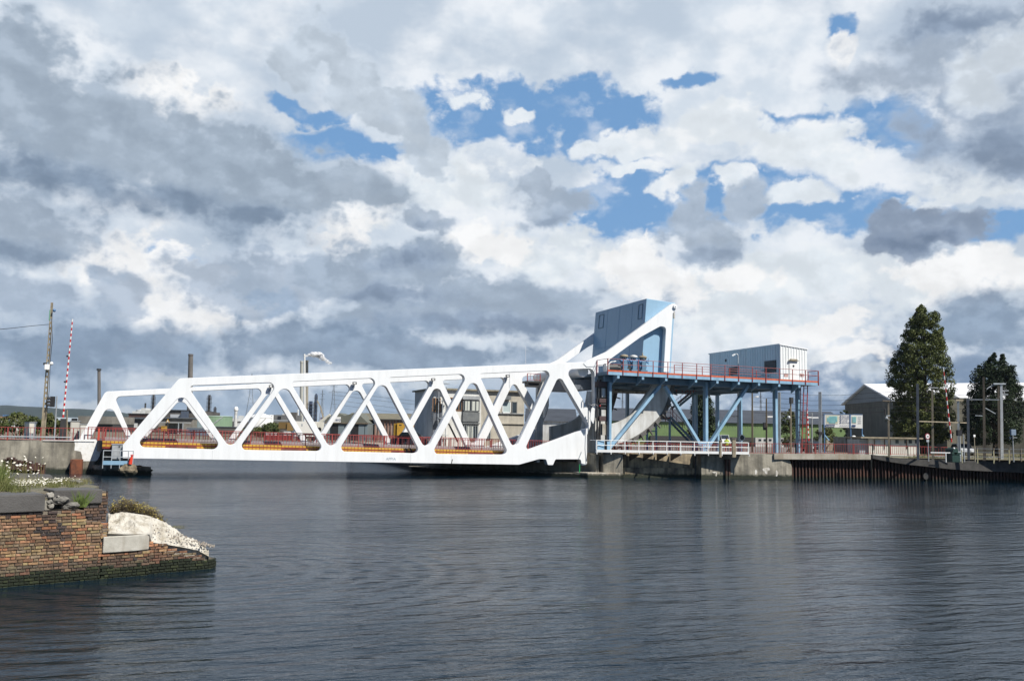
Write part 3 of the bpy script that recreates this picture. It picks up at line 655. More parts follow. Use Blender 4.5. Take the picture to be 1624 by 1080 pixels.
# machine house on the platform
Yh0, Yh1 = 78.9, 92.2
hx0, hx1 = onY(1237.3,600,Yh0).x, onY(1280.3,600,Yh0).x; hz = zpl(hx0)-.16; ht0, ht1 = onY(1237.3,546.2,Yh0).z, onY(1280.3,554.0,Yh0).z
mh = thing('machine_house', 'grey corrugated machine house with a white end standing on the blue platform', 'machine house', (hx0,Yh0,hz))
clad = bpy.data.materials.new('ribbed_cladding')
clad = mat('ribbed_cladding', (.80,.82,.81), .5, c2=(.72,.74,.74), scale=.3, streak=.25, streakc=(.4,.4,.38))
def ribbed(name, a, b, z0, z1a, z1b, m, parent, pitch=.33, depth=.05, out=(0,-1,0)):
    """standing-seam sheet from a to b (x, y), its top sloping from z1a to z1b"""
    a, b = V((*a,0)), V((*b,0)); d = b-a; n = max(2, round(d.length/pitch)); o_ = V(out)*depth; mb = MB(); pr = []
    for i in range(n):
        for t, k in ((0,0),(.12,1),(.30,1),(.42,0)): pr.append(((i+t)/n, k))
    pr.append((1,0))
    lo, hi = [], []
    for t, k in pr:
        p = a+d*t+o_*k; lo.append(V((p.x,p.y,z0))); hi.append(V((p.x,p.y,z1a+(z1b-z1a)*t)))
    for i in range(len(lo)-1): mb.quad(lo[i], lo[i+1], hi[i+1], hi[i])
    return mb.build(name, m, parent, fix=False)
ribbed('end_wall', (hx0,Yh0), (hx1,Yh0), hz, ht0-.05, ht1-.05, clad, mh)
ribbed('side_wall', (hx0,Yh1), (hx0,Yh0), hz, ht0-.05, ht0-.05, clad, mh, pitch=.45, out=(-1,0,0))
mb = MB(); mb.hexa([(hx0+.03,Yh0+.03,hz),(hx1-.03,Yh0+.03,hz),(hx1-.03,Yh1,hz),(hx0+.03,Yh1,hz),(hx0+.03,Yh0+.03,ht0-.06),(hx1-.03,Yh0+.03,ht1-.06),(hx1-.03,Yh1,ht1-.06),(hx0+.03,Yh1,ht0-.06)]); mb.build('core_wall', clad, mh)
mb = MB(); mb.hexa([(hx0-.1,Yh0-.1,ht0-.05),(hx1+.1,Yh0-.1,ht1-.05),(hx1+.1,Yh1+.1,ht1-.05),(hx0-.1,Yh1+.1,ht0-.05),(hx0-.1,Yh0-.1,ht0+.07),(hx1+.1,Yh0-.1,ht1+.07),(hx1+.1,Yh1+.1,ht1+.07),(hx0-.1,Yh1+.1,ht0+.07)]); mb.build('roof', white, mh)
def on_side2(px, py): return onX(px, py, hx0-.05)
for (xa, xb, ya, yb) in ((1212.5,1230.5,573,590),(1156,1170,583,594)):
    a, b_ = on_side2(xa,ya), on_side2(xb,yb); mb = MB(); mb.box((hx0-.09,b_.y,b_.z),(hx0+.02,a.y,a.z)); o = mb.build('louvre_window', dark, mh)
    mb = MB()
    for k in range(5): z = b_.z+(a.z-b_.z)*(k+.5)/5; mb.box((hx0-.12,b_.y,z-.02),(hx0-.09,a.y,z+.02))
    mb.build('louvres', grey_d, o)
a = on_side2(1151,571); mb = MB(); mb.box((hx0-.08,a.y-.12,a.z-.2),(hx0,a.y+.12,a.z+.1)); mb.build('vent', dark, mh)
a, b_ = onY(1251.5,573,Yh0), onY(1263.5,600,Yh0); mb = MB(); mb.box((a.x,Yh0-.09,hz+.16),(b_.x,Yh0-.03,a.z)); o = mb.build('door', sign_white, mh, bevel=.01)
c_ = onY(1257.5,580.5,Yh0); mb = MB(); mb.tube((c_.x,Yh0-.12,c_.z),(c_.x,Yh0-.09,c_.z),.11,.11,16); mb.build('porthole', dark, o)
mb = MB(); mb.box((a.x-.15,Yh0-.3,a.z+.05),(b_.x+.12,Yh0-.05,a.z+.1)); mb.box((a.x+.05,Yh0-.25,a.z+.12),(b_.x-.05,Yh0-.05,a.z+.24)); mb.build('door_canopy', pole_conc, mh)
for xa in (1243,1268):
    a = onY(xa,592.5,YP+.4); b_ = onY(xa+6,598,YP+.4); mb = MB(); mb.box((a.x,YP+.3,b_.z),(b_.x,YP+.4,a.z)); mb.build('notice', mat('faded_notice',(.5,.33,.3),.6), plat)
# ------------------------------------------------------------------ right bank
YQT = [(900,80.5),(945,78.6),(1000,77.1),(1150,76.6),(1250,74.9),(1380,73.4),(1500,70.9),(1624,68.4),(1760,65.5)]
def yq(px):
    for (a, ya), (b, yb) in zip(YQT, YQT[1:]):
        if px <= b: return ya+(yb-ya)*(px-a)/(b-a)
    return YQT[-1][1]
def onQ(px, py, dy=0):                       # a point on the vertical face of the right quay
    return onY(px, py, yq(px)+dy)
def vp(px, py, Z): return EYE + ray(px, py)*Z      # the point at distance Z along the view axis
def gr(px, Z, z=2.2):                        # ground point
    p = vp(px, 690, Z); n = rt - fw*((px-812)/F); d = V((fw.x, fw.y, 0)).normalized()
    q = V((p.x, p.y, z)); return q
stained = mat('stained_concrete', (.42,.34,.22), .9, c2=(.17,.14,.10), scale=.8, detail=10, lo=.4, hi=.62, bump=.5, bscale=5, streak=.9, streakc=(.06,.05,.04), wetz=.4)
pier = thing('concrete_pier', 'grey concrete pier wall under the blue machinery platform with pale stains', 'pier wall', V((46,76.5,-1)))
def wallseg(a, b, yt, yb, d0, d1, name, m, bev=0):     # block from column a to b, top at pixel yt
    A, B = onQ(a, yt, d0), onQ(b, yt, d0); mb = MB()
    zt_ = (A.z+B.z)/2; z0 = -1.2 if yb is None else onQ(a, yb, d0).z
    mb.hexa([(A.x,A.y,z0),(B.x,B.y,z0),(B.x,B.y+d1,z0),(A.x,A.y+d1,z0),(A.x,A.y,zt_),(B.x,B.y,zt_),(B.x,B.y+d1,zt_),(A.x,A.y+d1,zt_)]); return mb.build(name, m, pier, bevel=bev)
wallseg(956.5,988,719.5,None,0,4,'buttress', concrete,.04); wallseg(945,950,721,None,.2,4,'buttress', concrete,.04)
wallseg(988,1112,719.5,None,1.3,3,'recessed_wall', stained); wallseg(1112,1146,719.5,None,0,4,'buttress', concrete,.04)
wallseg(1146,1240,719.6,None,.12,3,'wall', concrete)
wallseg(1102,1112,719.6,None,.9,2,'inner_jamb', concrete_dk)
wallseg(988,1112,742,None,.95,.9,'ledge', stained,.05)
mb = MB(); # curved concrete end
pts = [onQ(1239.9,719.6,.12)]+[onQ(x,y,.12) for x, y in ((1246,722),(1252,726),(1256,732),(1258.5,740),(1259,765))]+[onQ(1239.9,790,.12)]
pts = [V((p.x,75.2,p.z)) for p in pts]
mb.prism(pts,(0,1.5,0)); mb.build('rounded_end', concrete, pier)
for px0, px1, m_ in ((1151,1160,rust),):
    A, B = onQ(px0,728,-.12), onQ(px1,728,-.12); mb = MB(); mb.box((A.x,A.y,-1),(A.x+.2,A.y+.3,A.z)); mb.box((B.x-.2,A.y,-1),(B.x,A.y+.3,A.z)); mb.box((A.x+.2,A.y+.2,-1),(B.x-.2,A.y+.28,A.z)); mb.build('rusty_pile', rust, pier)
lime = mat('lime_bloom', (.72,.70,.65), .9, c2=(.45,.41,.34), scale=4)
def blotch(pts, d=.1, name='lime_stain'):
    mb = MB(); mb.prism([onQ(x,y,d) for x, y in pts],(0,.03,0)); mb.build(name, lime, pier)
rr = random.Random(4)
for cx, cy, w, h in ((1216,744,7,4),(1199,748,1.8,5),(1232,750,2,6),(1188,751,4,2.5),(1175,753,5,1.5),(1171,755,1,3),(1181,755,1.2,2.5),(1136,752,1.2,4),(1133,749,3.5,1),(1180,738,3,1),(1215,748,2,5)):
    blotch([(cx+w*math.cos(t)*rr.uniform(.6,1.1), cy+h*math.sin(t)*rr.uniform(.6,1.1)) for t in [i*.785 for i in range(8)]][::-1], .1 if cx > 1147 else -.02)
mb = MB(); a, b_ = onY(676,738,93), onY(940,755,79)    # low footing running back under the bridge
foot = [(38.2,78.6),(36.4,78.2),(23.2,93.8),(23.4,96),(28,96)]
mb.prism([V((x,y,-1)) for x, y in foot],(0,0,1.35)); mb.prism([V((x,y,-1)) for x, y in ((39.5,79.6),(38.2,79.2),(25.2,94.2),(25.2,140),(30,140),(40,96))],(0,0,3.25)); mb.build('footing', concrete_l, pier)
mb = MB(); mb.prism([V((x,y,-1)) for x, y in ((36.0,77.9),(39.2,77.5),(39.8,78.9),(35.5,80.2))],(0,0,1.5)); mb.build('footing_step', concrete_l, pier, bevel=.1)
mb = MB(); a = onY(924,738,78.5); mb.tube((a.x,79.2,.2),(a.x,79.2,1.2),.05,.05,6); mb.build('green_pipe', mat('green_pipe',(.03,.3,.1),.5), pier)
# white walkway rail hung on the pier
wk = thing('pier_walkway', 'white painted walkway rail bracketed along the pier below the blue platform', 'walkway', onQ(1060,719))
mb = MB(); A, B = onQ(946,717.6,-.9), onQ(1187,717.6,-.9); A.z = B.z = (onQ(960,716,-.9).z+onQ(1150,717,-.9).z)/2
zz = V((0,0,1)); mb.beam(A, B, .12, .24); mb.build('edge_beam', steel_white, wk)
mb = MB(); mb.quad(A+V((0,.05,.08)), B+V((0,.05,.08)), B+V((0,1.3,.08)), A+V((0,1.3,.08))); mb.quad(A+V((0,.05,.03)), A+V((0,1.3,.03)), B+V((0,1.3,.03)), B+V((0,.05,.03))); mb.build('walkway_grating', grey, wk)
mb = MB()
for h in (.52,.98): mb.tube(A+zz*h, B+zz*h, .035, .035, 6)
mb.tube(A+V((0,0,.98)), A+V((0,1.4,.98)), .035,.035,6); mb.tube(B+V((0,0,.98)), B+V((0,1.4,.98)), .035,.035,6)
for i in range(12): p = A.lerp(B, i/11); mb.beam(p-zz*.22, p+zz*1.0, .07, .07, up=(0,1,0)); mb.tube(p+V((0,-.08,-.3)), p+V((0,-.08,-.1)), .045,.045,6)
mb.build('walkway_rail', steel_white, wk)
for px in (988,1008,1030,1052,1074): 
    p = onQ(px,719,0); mb = MB(); mb.prism([p+V((0,-.8,-.05)), p+V((0,1.28,-.05)), p+V((0,1.28,-.75))],(.08,0,0)); mb.build('support_bracket', dark, wk)
p = onQ(953,716,-.7); mb = MB(); mb.box((p.x-.35,p.y,p.z-.1),(p.x+.35,p.y+.5,p.z+1.05)); mb.build('valve_cabinet', blue_l, wk)
# sheet piling and its concrete capping
def corr(name, px0, px1, ytop, m, label, cat, dy=.5, n=40, amp=.28):
    t = thing(name, label, cat, onQ((px0+px1)/2, 760, dy)); mb = MB(); lo, hi = [], []
    for i in range(n*4+1):
        q = px0+(px1-px0)*i/(n*4); k = (0,1,1,0)[i % 4]; p = onQ(q, ytop(q), dy+amp*k); lo.append(V((p.x,p.y,-1.2))); hi.append(p)
    for i in range(len(lo)-1): mb.quad(lo[i], lo[i+1], hi[i+1], hi[i])
    mb.build('sheet_pile', m, t, fix=False); return t
t1 = corr('sheet_pile_wall', 1252, 1381, lambda q: 729, rust, 'rusty ribbed sheet piling under the straight concrete cap right of the pier', 'sheet piling', .55, 24)
def cap(px, yt, yb, t, name='capping_beam', m=concrete, d=1.4):
    mb = MB(); 
    for i in range(len(px)-1):
        a, b, c_, d_ = onQ(px[i],yt[i],-.05), onQ(px[i+1],yt[i+1],-.05), onQ(px[i],yb[i],-.05), onQ(px[i+1],yb[i+1],-.05); e = V((0,d,0))
        c_.x, d_.x = a.x, b.x
        mb.hexa([c_, d_, d_+e, c_+e, a, b, b+e, a+e])
    mb.build(name, m, t)
cap([1228,1381],[719.2,720.5],[728.2,728.6],t1, m=concrete_l)
t2 = corr('sheet_pile_wall', 1383, 1760, lambda q: 726+(q-1384)*.16 if q < 1475 else 741+(q-1475)*.06, rust, 'dark sheet piling under the sloping concrete cap at the right edge', 'sheet piling', .35, 70)
cap([1384,1410,1439,1520,1624,1760],[720.8,724.5,728,730,732.5,736],[727,732,736.5,745,750,757],t2, m=concrete_dk)
p = onQ(1468,755,.3); mb = MB(); mb.tube(p, p+V((0,.2,0)), .28,.28,16); mb.tube(p+V((0,-.05,0)), p, .33,.33,16); mb.build('outfall_pipe', dark, t2)
# rough verge along the cap and road behind
verge = mat('verge', (.30,.27,.21), .95, c2=(.13,.14,.07), scale=.9, detail=10, lo=.42, hi=.6, bump=.6, bscale=8)
mb = MB(); A = [onQ(q,y,1.35) for q, y in ((1384,720.8),(1410,724.5),(1439,728),(1520,730),(1624,732.5),(1760,736))]; B = [V((p.x+2.5,p.y+6,2.26)) for p in A]
for i in range(5): mb.quad(A[i],A[i+1],B[i+1],B[i])
tag(mb.build('verge', verge), kind='structure')
mb = MB(); mb.quad((39.5,80.6,2.23),(66,76.0,2.23),(150,200,2.23),(30,200,2.23)); tag(mb.build('quay_paving', mat('paving', (.20,.185,.165), .95, c2=(.14,.13,.12), scale=.5, bump=.3)), kind='structure')
mb = MB(); mb.quad((66,84,2.25),(170,60,2.25),(172,66,2.25),(68,90,2.25)); tag(mb.build('road', mat('pale_road', (.22,.22,.22), .9, c2=(.17,.17,.17), scale=1)), kind='structure')
# red railing along the right quay
rl = thing('quay_railing', 'red balustrade railing along the right quay from the platform to the barrier', 'railing', onQ(1290,720))
mb = None
def q0(px, y): return onQ(px, y, .3)
rail_run([q0(1187,719.6), q0(1262,719.8), q0(1384,720.6)], h=1.0, sp=.24, parent=rl, post=2.0)
rail_run([q0(1384,720.6), onY(1440,722.5,74.5), onY(1502,724,73.5)], h=.95, sp=.3, parent=rl, post=2.6)
rb = thing('quay_railing', 'long red railing on the pier behind the white walkway rail', 'railing', (50,79,2.25))
rail_run([at(962,79.9,2.26), at(1187,77.6,2.26)], h=1.0, sp=.22, parent=rb); rail_run([at(985,93,2.26), at(1187,90,2.26)], h=1.0, sp=.3, parent=rb)

# ------------------------------------------------------------------ trees and bushes
def leafmat(name, a, b):
    m = mat(name, a, .6, c2=b, scale=.5, detail=4, lo=.35, hi=.65); bs = m.node_tree.nodes['Principled BSDF']; bs.inputs['Specular IOR Level'].default_value = .25
    return m
lf_poplar = leafmat('poplar_leaves', (.06,.08,.022), (.125,.14,.04)); lf_con = leafmat('conifer_needles', (.016,.030,.014), (.036,.055,.022)); lf_bush = leafmat('bush_leaves', (.05,.075,.02), (.12,.125,.045)); lf_dry = leafmat('dry_shrub', (.16,.12,.05), (.34,.28,.06))
bark = mat('bark', (.09,.07,.05), .9, c2=(.05,.04,.03), scale=3)
def foliage(name, poly, Z, n, per, size, clump, m, parent, seed=1, droop=0, depthk=1.0, hole=None):
    rd = random.Random(seed); mb = MB(); ys = [p[1] for p in poly]; s = Z/F; nv = []
    y0, y1 = min(ys), max(ys); dz = V((fw.x, fw.y, 0)).normalized(); rx = V((rt.x, rt.y, 0)).normalized()
    made = 0; tries = 0
    while made < n and tries < n*60:
        tries += 1; y = rd.uniform(y0, y1); xs = []
        for (ax, ay), (bx, by) in zip(poly, poly[1:]+poly[:1]):
            if (ay <= y) != (by <= y): xs.append(ax+(y-ay)*(bx-ax)/(by-ay))
        xs.sort(); spans = list(zip(xs[::2], xs[1::2]))
        if not spans: continue
        W = max(b-a for a, b in spans); a, b = rd.choice(spans)
        if rd.random() > (b-a)/ (max(p[0] for p in poly)-min(p[0] for p in poly)) + .3: continue
        hw = (b-a)/2; t = rd.uniform(0, 6.283); r = rd.random()**.38*.97
        x = (a+b)/2+hw*r*math.cos(t); dep = hw*s*r*math.sin(t)*depthk
        c = vp(x, y, Z)+dz*dep; cr = clump*rd.uniform(.6,1.3)*min(1, .4+hw*s/2.2); made += 1
        for j in range(per):
            d = V((rd.gauss(0,1), rd.gauss(0,1), rd.gauss(0,.8))); d = d*min(1, 1.7/max(d.length,.01))*cr*.42; p = c+d
            nrm = V((rd.gauss(0,1), rd.gauss(0,1), rd.gauss(0,1)+.3)).normalized()
            u = nrm.orthogonal().normalized(); u.rotate(Matrix.Rotation(rd.uniform(0,6.28), 3, nrm)); w = nrm.cross(u); q = size*rd.uniform(.6,1.4)
            if droop: u = (u*.5+V((d.x, d.y, -droop))).normalized(); w = u.cross(nrm).normalized()
            a_, w_ = u*q, w*q*.5
            mb.add([p-a_, p-w_, p+a_, p+w_], [(0,1,2,3)])
    return mb.build(name, m, parent, fix=False)
def tree(name, label, cat, poly, Z, n, per, size, clump, m, basex, trunk=(.35,.1), group=None, seed=1, **k):
    b = gr(basex, Z); t = thing(name, label, cat, b, group)
    foliage('crown', poly, Z, n, per, size, clump, m, t, seed, **k)
    top = vp(sum(p[0] for p in poly)/len(poly), min(p[1] for p in poly)+ (max(p[1] for p in poly)-min(p[1] for p in poly))*.15, Z)
    rd = random.Random(seed); mb = MB(); pts = [b.lerp(V((top.x,top.y,top.z)), i/7)+V((rd.uniform(-.2,.2),0,0))*(i > 0) for i in range(8)]; H_ = top.z-b.z
    for i in range(7): r0 = trunk[0]+(trunk[1]-trunk[0])*i/7; mb.tube(pts[i], pts[i+1], r0, trunk[0]+(trunk[1]-trunk[0])*(i+1)/7, 8)
    for i in range(9):
        p = pts[1].lerp(pts[6], i/9); a = rd.uniform(0,6.28); l = H_*.16*(1-i/14); mb.tube(p, p+V((math.cos(a)*l, math.sin(a)*l, l*.9)), trunk[0]*.35, .04, 6)
    mb.build('trunk', bark, t, smooth=True); return t
def bush(label, poly, Z, n, basex, m=lf_bush, per=30, size=.14, clump=.5, seed=3, group=None, name='bush'):
    b = gr(basex, Z); t = thing(name, label, 'bush', b, group); foliage('leaves', poly, Z, n, per, size, clump, m, t, seed)
    mb = MB(); rd = random.Random(seed)
    for i in range(5): mb.tube(b+V((rd.uniform(-.4,.4),0,0)), b+V((rd.uniform(-1,1), rd.uniform(-1,1), 1.2)), .06, .02, 5)
    mb.build('stems', bark, t); return t
tree('poplar_tree','tall dark green bushy poplar with several peaks in front of the white roofed shed','tree',
 [(1461,485),(1466,492),(1471,496),(1474,500),(1480,492),(1484,500),(1487,512),(1488,524),(1495,520),(1493,532),(1492,546),(1499,542),(1496,556),(1501,570),(1504,580),(1508,600),(1510,620),(1506,640),(1508,664),(1506,690),(1496,703),(1440,703),(1418,700),(1412,680),(1414,655),(1424,636),(1412,622),(1410,600),(1414,580),(1422,560),(1432,540),(1437,522),(1446,505),(1455,492)],
 125,900,85,.125,.72,lf_poplar,1462,(.5,.12),seed=5)
tree('conifer_tree','broad dark conifer with two pointed tops near the right edge','tree',
 [(1577,561),(1580,572),(1583,576),(1586,573),(1590,562),(1594,574),(1600,583),(1605,580),(1608,595),(1612,610),(1617,622),(1618,650),(1616,680),(1612,703),(1540,704),(1530,690),(1524,672),(1534,655),(1530,640),(1538,622),(1540,612),(1546,596),(1552,580),(1560,582),(1566,570)],
 118,700,80,.11,.66,lf_con,1578,(.45,.1),seed=8,droop=.25)
tree('conifer_tree','dark conical conifer seen behind the columns of the blue platform','tree',
 [(1112,606),(1118,616),(1123,628),(1127,640),(1132,655),(1136,675),(1134,692),(1096,693),(1090,675),(1094,655),(1100,636),(1104,620)],150,230,40,.2,.8,lf_con,1114,(.4,.1),seed=11,droop=.2)
bush('green bush behind the pole between the platform columns', [(1240,656),(1247,650),(1256,651),(1262,665),(1264,690),(1262,704),(1240,704),(1237,690)],120,60,1250)
bush('rounded bush under the left end of the billboard', [(1292,690),(1296,682),(1305,679),(1316,680),(1324,688),(1326,700),(1290,702)],140,60,1308)
bush('small tree by the left corner of the gabled shed', [(1333,652),(1340,648),(1345,656),(1344,680),(1343,698),(1334,698),(1332,690),(1336,676)],160,26,1340)
# ------------------------------------------------------------------ poles, lamps, signals on the right bank
def pole(label, px, ytop, Z, w, m=pole_conc, ybase=None, name='utility_pole', cat='pole', lean=0, taper=.7, arms=(), group=None, sq=True):
    b = gr(px-lean, Z); t = thing(name, label, cat, b, group); T = vp(px, ytop, Z); T.x += 0; mb = MB()
    if sq: 
        n = 4; mb.tube(b, T, w*.52, w*.52*taper, 4)
    else: mb.tube(b, T, w*.5, w*.5*taper, 10)
    mb.build('mast', m, t)
    for (x0_, y0_, x1_, y1_, th, mm) in arms:
        mb = MB(); mb.beam(vp(x0_,y0_,Z)-V((0,.12,0)), vp(x1_,y1_,Z)-V((0,.12,0)), th, th); mb.build('cross_arm', mm, t)
    return t
def lamp_at(t, px, py, Z, w=.7, m=sign_white, name='lamp_head'):
    p = vp(px, py, Z); mb = MB(); mb.beam(p-rt*w/2, p+rt*w/2, .22, .16); mb.build(name, m, t, bevel=.03)
def ball(t, px, py, Z, r, m=sign_white, name='insulator'):
    p = vp(px, py, Z); mb = MB(); mb.lathe([(r*math.sin(a), -r*math.cos(a)) for a in [.15,.5,.9,1.3,1.57,1.9,2.3,2.7,3.0]], p, 10); mb.build(name, m, t, smooth=True)
t = pole('tall grey lamp post rising above the platform beside the machine house',1170.5,566,100,.22,galv,name='street_lamp',cat='lamp post',sq=False)
mb = MB(); mb.path([vp(x,y,100) for x, y in ((1170.5,566),(1170.3,563),(1168,561.3),(1165,562))],.06,6); mb.build('lamp_arm', galv, t)
mb = MB(); mb.beam(vp(1165.5,561.8,100), vp(1161,564.3,100), .34,.18); mb.build('lamp_head', sign_white, t)
lamp_at(t,1164.5,660,100,.6,name='lower_lamp')
t = pole('dark wooden pole with a small white lamp right of the diagonal brace',1193,619,112,.3,wood,arms=[(1193,631,1199,629,.07,galv)]); lamp_at(t,1200.5,629.3,112,.4)
t = pole('dark pole carrying a black traffic signal seen between platform columns',1215.5,632,110,.28,wood); lamp_at(t,1222,661,110,.8)
mb = MB(); p = vp(1211.5,676,110); mb.box((p.x-.14,p.y-.2,p.z-.45),(p.x+.14,p.y,p.z+.45)); mb.build('signal_head', black, t)
pole('slim pale mast just right of the second platform column',1236,622,100,.34,galv,name='mast',cat='mast',taper=1)
t = pole('concrete pole with round insulators behind the red ladder bushes',1254,631,108,.28,pole_conc); ball(t,1251,662,108,.22,galv); ball(t,1252,650,108,.14,black); mb = MB(); mb.box(tuple(vp(1253,629,108)-V((.12,.3,.1))), tuple(vp(1254.5,640,108)+V((.1,0,0)))); mb.build('pole_cap', dark, t)
t = pole('pale square steel mast standing left of the billboard',1300.5,621.5,96,.4,galv,name='mast',cat='mast',taper=1); mb = MB(); p = vp(1301,687,95.6); mb.box((p.x-.3,p.y-.2,p.z-.15),(p.x+.2,p.y,p.z+.15)); mb.build('clamp_box', black, t)
t = pole('grey street lamp with a double white head near the ladder',1287.5,655,125,.25,grey,name='street_lamp',cat='lamp post',sq=False); lamp_at(t,1292,662.5,125,1.0); lamp_at(t,1283.5,662,125,.6)
def barrier(label, x0_, y0_, x1_, y1_, Z, n=22, lamps=(), w=.16, base=True):
    b = gr(x0_, Z); t = thing('barrier', label, 'barrier', b, None); A, B = vp(x0_,y0_,Z), vp(x1_,y1_,Z); mw = MB()
    for i in range(n): mw.tube(A.lerp(B, i/n), A.lerp(B, (i+1)/n), w*.5*(1-.35*i/n), w*.5*(1-.35*(i+1)/n), 8, m=1-i % 2)
    mw.build('boom', [sign_white, sign_red], t)
    for f_ in lamps: p = A.lerp(B, f_); mb = MB(); mb.box((p.x-.22,p.y-.1,p.z-.06),(p.x-.02,p.y+.05,p.z+.09)); mb.build('barrier_lamp', black, t)
    if base:
        mb = MB(); mb.box((b.x-.3,b.y-.25,b.z),(b.x+.3,b.y+.25,max(A.z-.1,b.z+.6))); mb.build('pedestal', dark, t, bevel=.04)
    return t
barrier('raised striped barrier boom seen behind the red access ladder',1282.5,699,1279.5,636,104,16)
t = barrier('raised red and white barrier boom on a dark green drive unit before the poplar',1509,701,1496,583,78.5,18,w=.12,base=False)
gm = mat('dark_green_casting', (.02,.045,.035), .4)
p = gr(1510.5,78.5); mb = MB(); mb.box((p.x-.45,p.y-.35,2.2),(p.x+.42,p.y+.35,2.85)); mb.box((p.x-.5,p.y-.4,2.85),(p.x+.48,p.y+.4,3.05)); mb.tube((p.x-.1,p.y-.4,3.15),(p.x-.1,p.y+.4,3.15),.3,.3,14); mb.build('drive_unit', gm, t, bevel=.03)
mb = MB(); mb.beam((p.x+.1,p.y-.1,3.0),(p.x+.9,p.y-.1,2.9),.2,.35); mb.build('counterbalance', galv, t); ball(t,1513,711,78,.09,sign_white,'marker')
mb = MB(); mb.beam(gr(1475,78,3.0), gr(1506,78,3.0), .05,.09); mb.beam(gr(1499,78,2.2), gr(1499,78,3.0), .06,.06); t = mb.build('low_barrier', steel_white); tag(t, 'low horizontal white barrier bar left of the dark drive unit', 'barrier')
pole('dark blue grey steel post in front of the poplar, left of the white pole',1455,609,86,.3,grey_d,name='catenary_post',cat='post',taper=1)
pole('white concrete pole with a short cross arm in front of the poplar',1478.5,616,88,.3,pole_conc,arms=[(1470,614.8,1486,615.2,.09,grey)])
t = pole('concrete pole with a transformer arm at the gabled shed',1409,636,92,.26,pole_conc,arms=[(1398,635.5,1410,636,.12,wood),(1404,659.5,1410,659,.1,galv),(1405,663,1410,666,.07,galv)]); 
mb = MB(); mb.tube(vp(1403,648,91.8), vp(1403,658,91.8), .1,.1,8); mb.build('surge_arrester', dark, t); ball(t,1406,663,91.8,.14,galv)
pole('pale round post with a flat top just left of the second grey steel post',1519.5,636,98,.3,galv,taper=1,name='post',cat='post',arms=[(1514,634.5,1526,635,.16,pole_conc)])
pole('grey steel post carrying the end of the horizontal beam beside the shed',1535,632,90,.32,grey_d,name='catenary_post',cat='post',taper=1)
mb = MB(); mb.beam(vp(1457,668,86), vp(1534,670.5,90), .12,.1); t = mb.build('catenary_beam', pole_conc); tag(t, 'thin pale horizontal beam strung between two grey steel posts', 'beam')
mb = MB(); mb.beam(vp(1536,633.5,90), vp(1584,634,93), .12,.1); t = mb.build('catenary_beam', grey_d); tag(t, 'upper dark horizontal beam from the grey post to the white pole', 'beam')
t = pole('tall weathered lattice pole in front of the conifer',1560,598,88,.34,wood,arms=[(1561,647,1577,656,.06,galv),(1545,659,1559,659.5,.06,galv)])
t = pole('white painted pole with a T shaped cross arm in front of the conifer',1588,608,94,.36,steel_white,arms=[(1574,608.6,1593,608.9,.14,galv),(1588,620,1598,619.5,.08,galv),(1588,626,1597,625.5,.08,galv)],taper=.8)
mb = MB(); mb.path([vp(x,y,94) for x, y in ((1583,610),(1576,611),(1569,614),(1565,617))],.05,6); mb.build('lamp_arm', galv, t)
pole('dark companion pole directly left of the white painted pole',1583.5,612,96,.34,wood)
t = pole('signal post with a dark square signal box left of the grey post',1521.5,683,82,.18,grey,name='traffic_signal',cat='signal',sq=False); mb = MB(); p = vp(1520,686.5,81.7); mb.box((p.x-.28,p.y-.2,p.z-.26),(p.x+.24,p.y,p.z+.26)); mb.build('signal_box', black, t)
pole('thin grey post right of the barrier drive unit',1528,689,80,.12,grey,name='post',cat='post',sq=False)
# round speed sign
t = pole('round red ringed speed limit sign on a grey post',1471.5,692,80,.1,grey,name='road_sign',cat='road sign',sq=False)
p = vp(1471,692,79.7); mb = MB(); mb.tube(p, p+V((0,.04,0)), .27,.27,24); mb.build('sign_rim', mat('faded_ring',(.22,.04,.05),.6), t); mb = MB(); mb.tube(p-V((0,.02,0)), p, .19,.19,24); mb.build('sign_face', sign_white, t)
text_mesh('numerals', '30', .26, p+V((-.13,-.03,-.09)), black, t, ext=.003)
mb = MB(); p = vp(1471.5,699,79.7); mb.box((p.x-.14,p.y,p.z-.1),(p.x+.14,p.y+.03,p.z+.12)); mb.build('sub_plate', galv, t)
t = pole('grey post with a blue grey box sign at the right edge',1606,688,84,.12,grey,name='equipment_post',cat='post',sq=False); mb = MB(); p = vp(1605,685.5,83.7); mb.box((p.x-.3,p.y-.2,p.z-.28),(p.x+.28,p.y,p.z+.26)); mb.build('equipment_box', mat('slate_blue',(.17,.22,.29),.5), t, bevel=.03); mb = MB(); p = vp(1602,696,83.7); mb.beam(p, p+V((0,0,.2)),.1,.1); mb.beam(vp(1600,693.5,83.8), vp(1613,694,83.8), .05,.06); mb.build('bracket', grey, t)
t = pole('short post with a small white square plate near the lattice pole',1545,692,82,.1,pole_conc,name='marker_post',cat='post',sq=False); mb = MB(); p = vp(1545.5,691,81.8); mb.box((p.x-.11,p.y,p.z-.1),(p.x+.11,p.y+.03,p.z+.1)); mb.build('plate', sign_white, t)
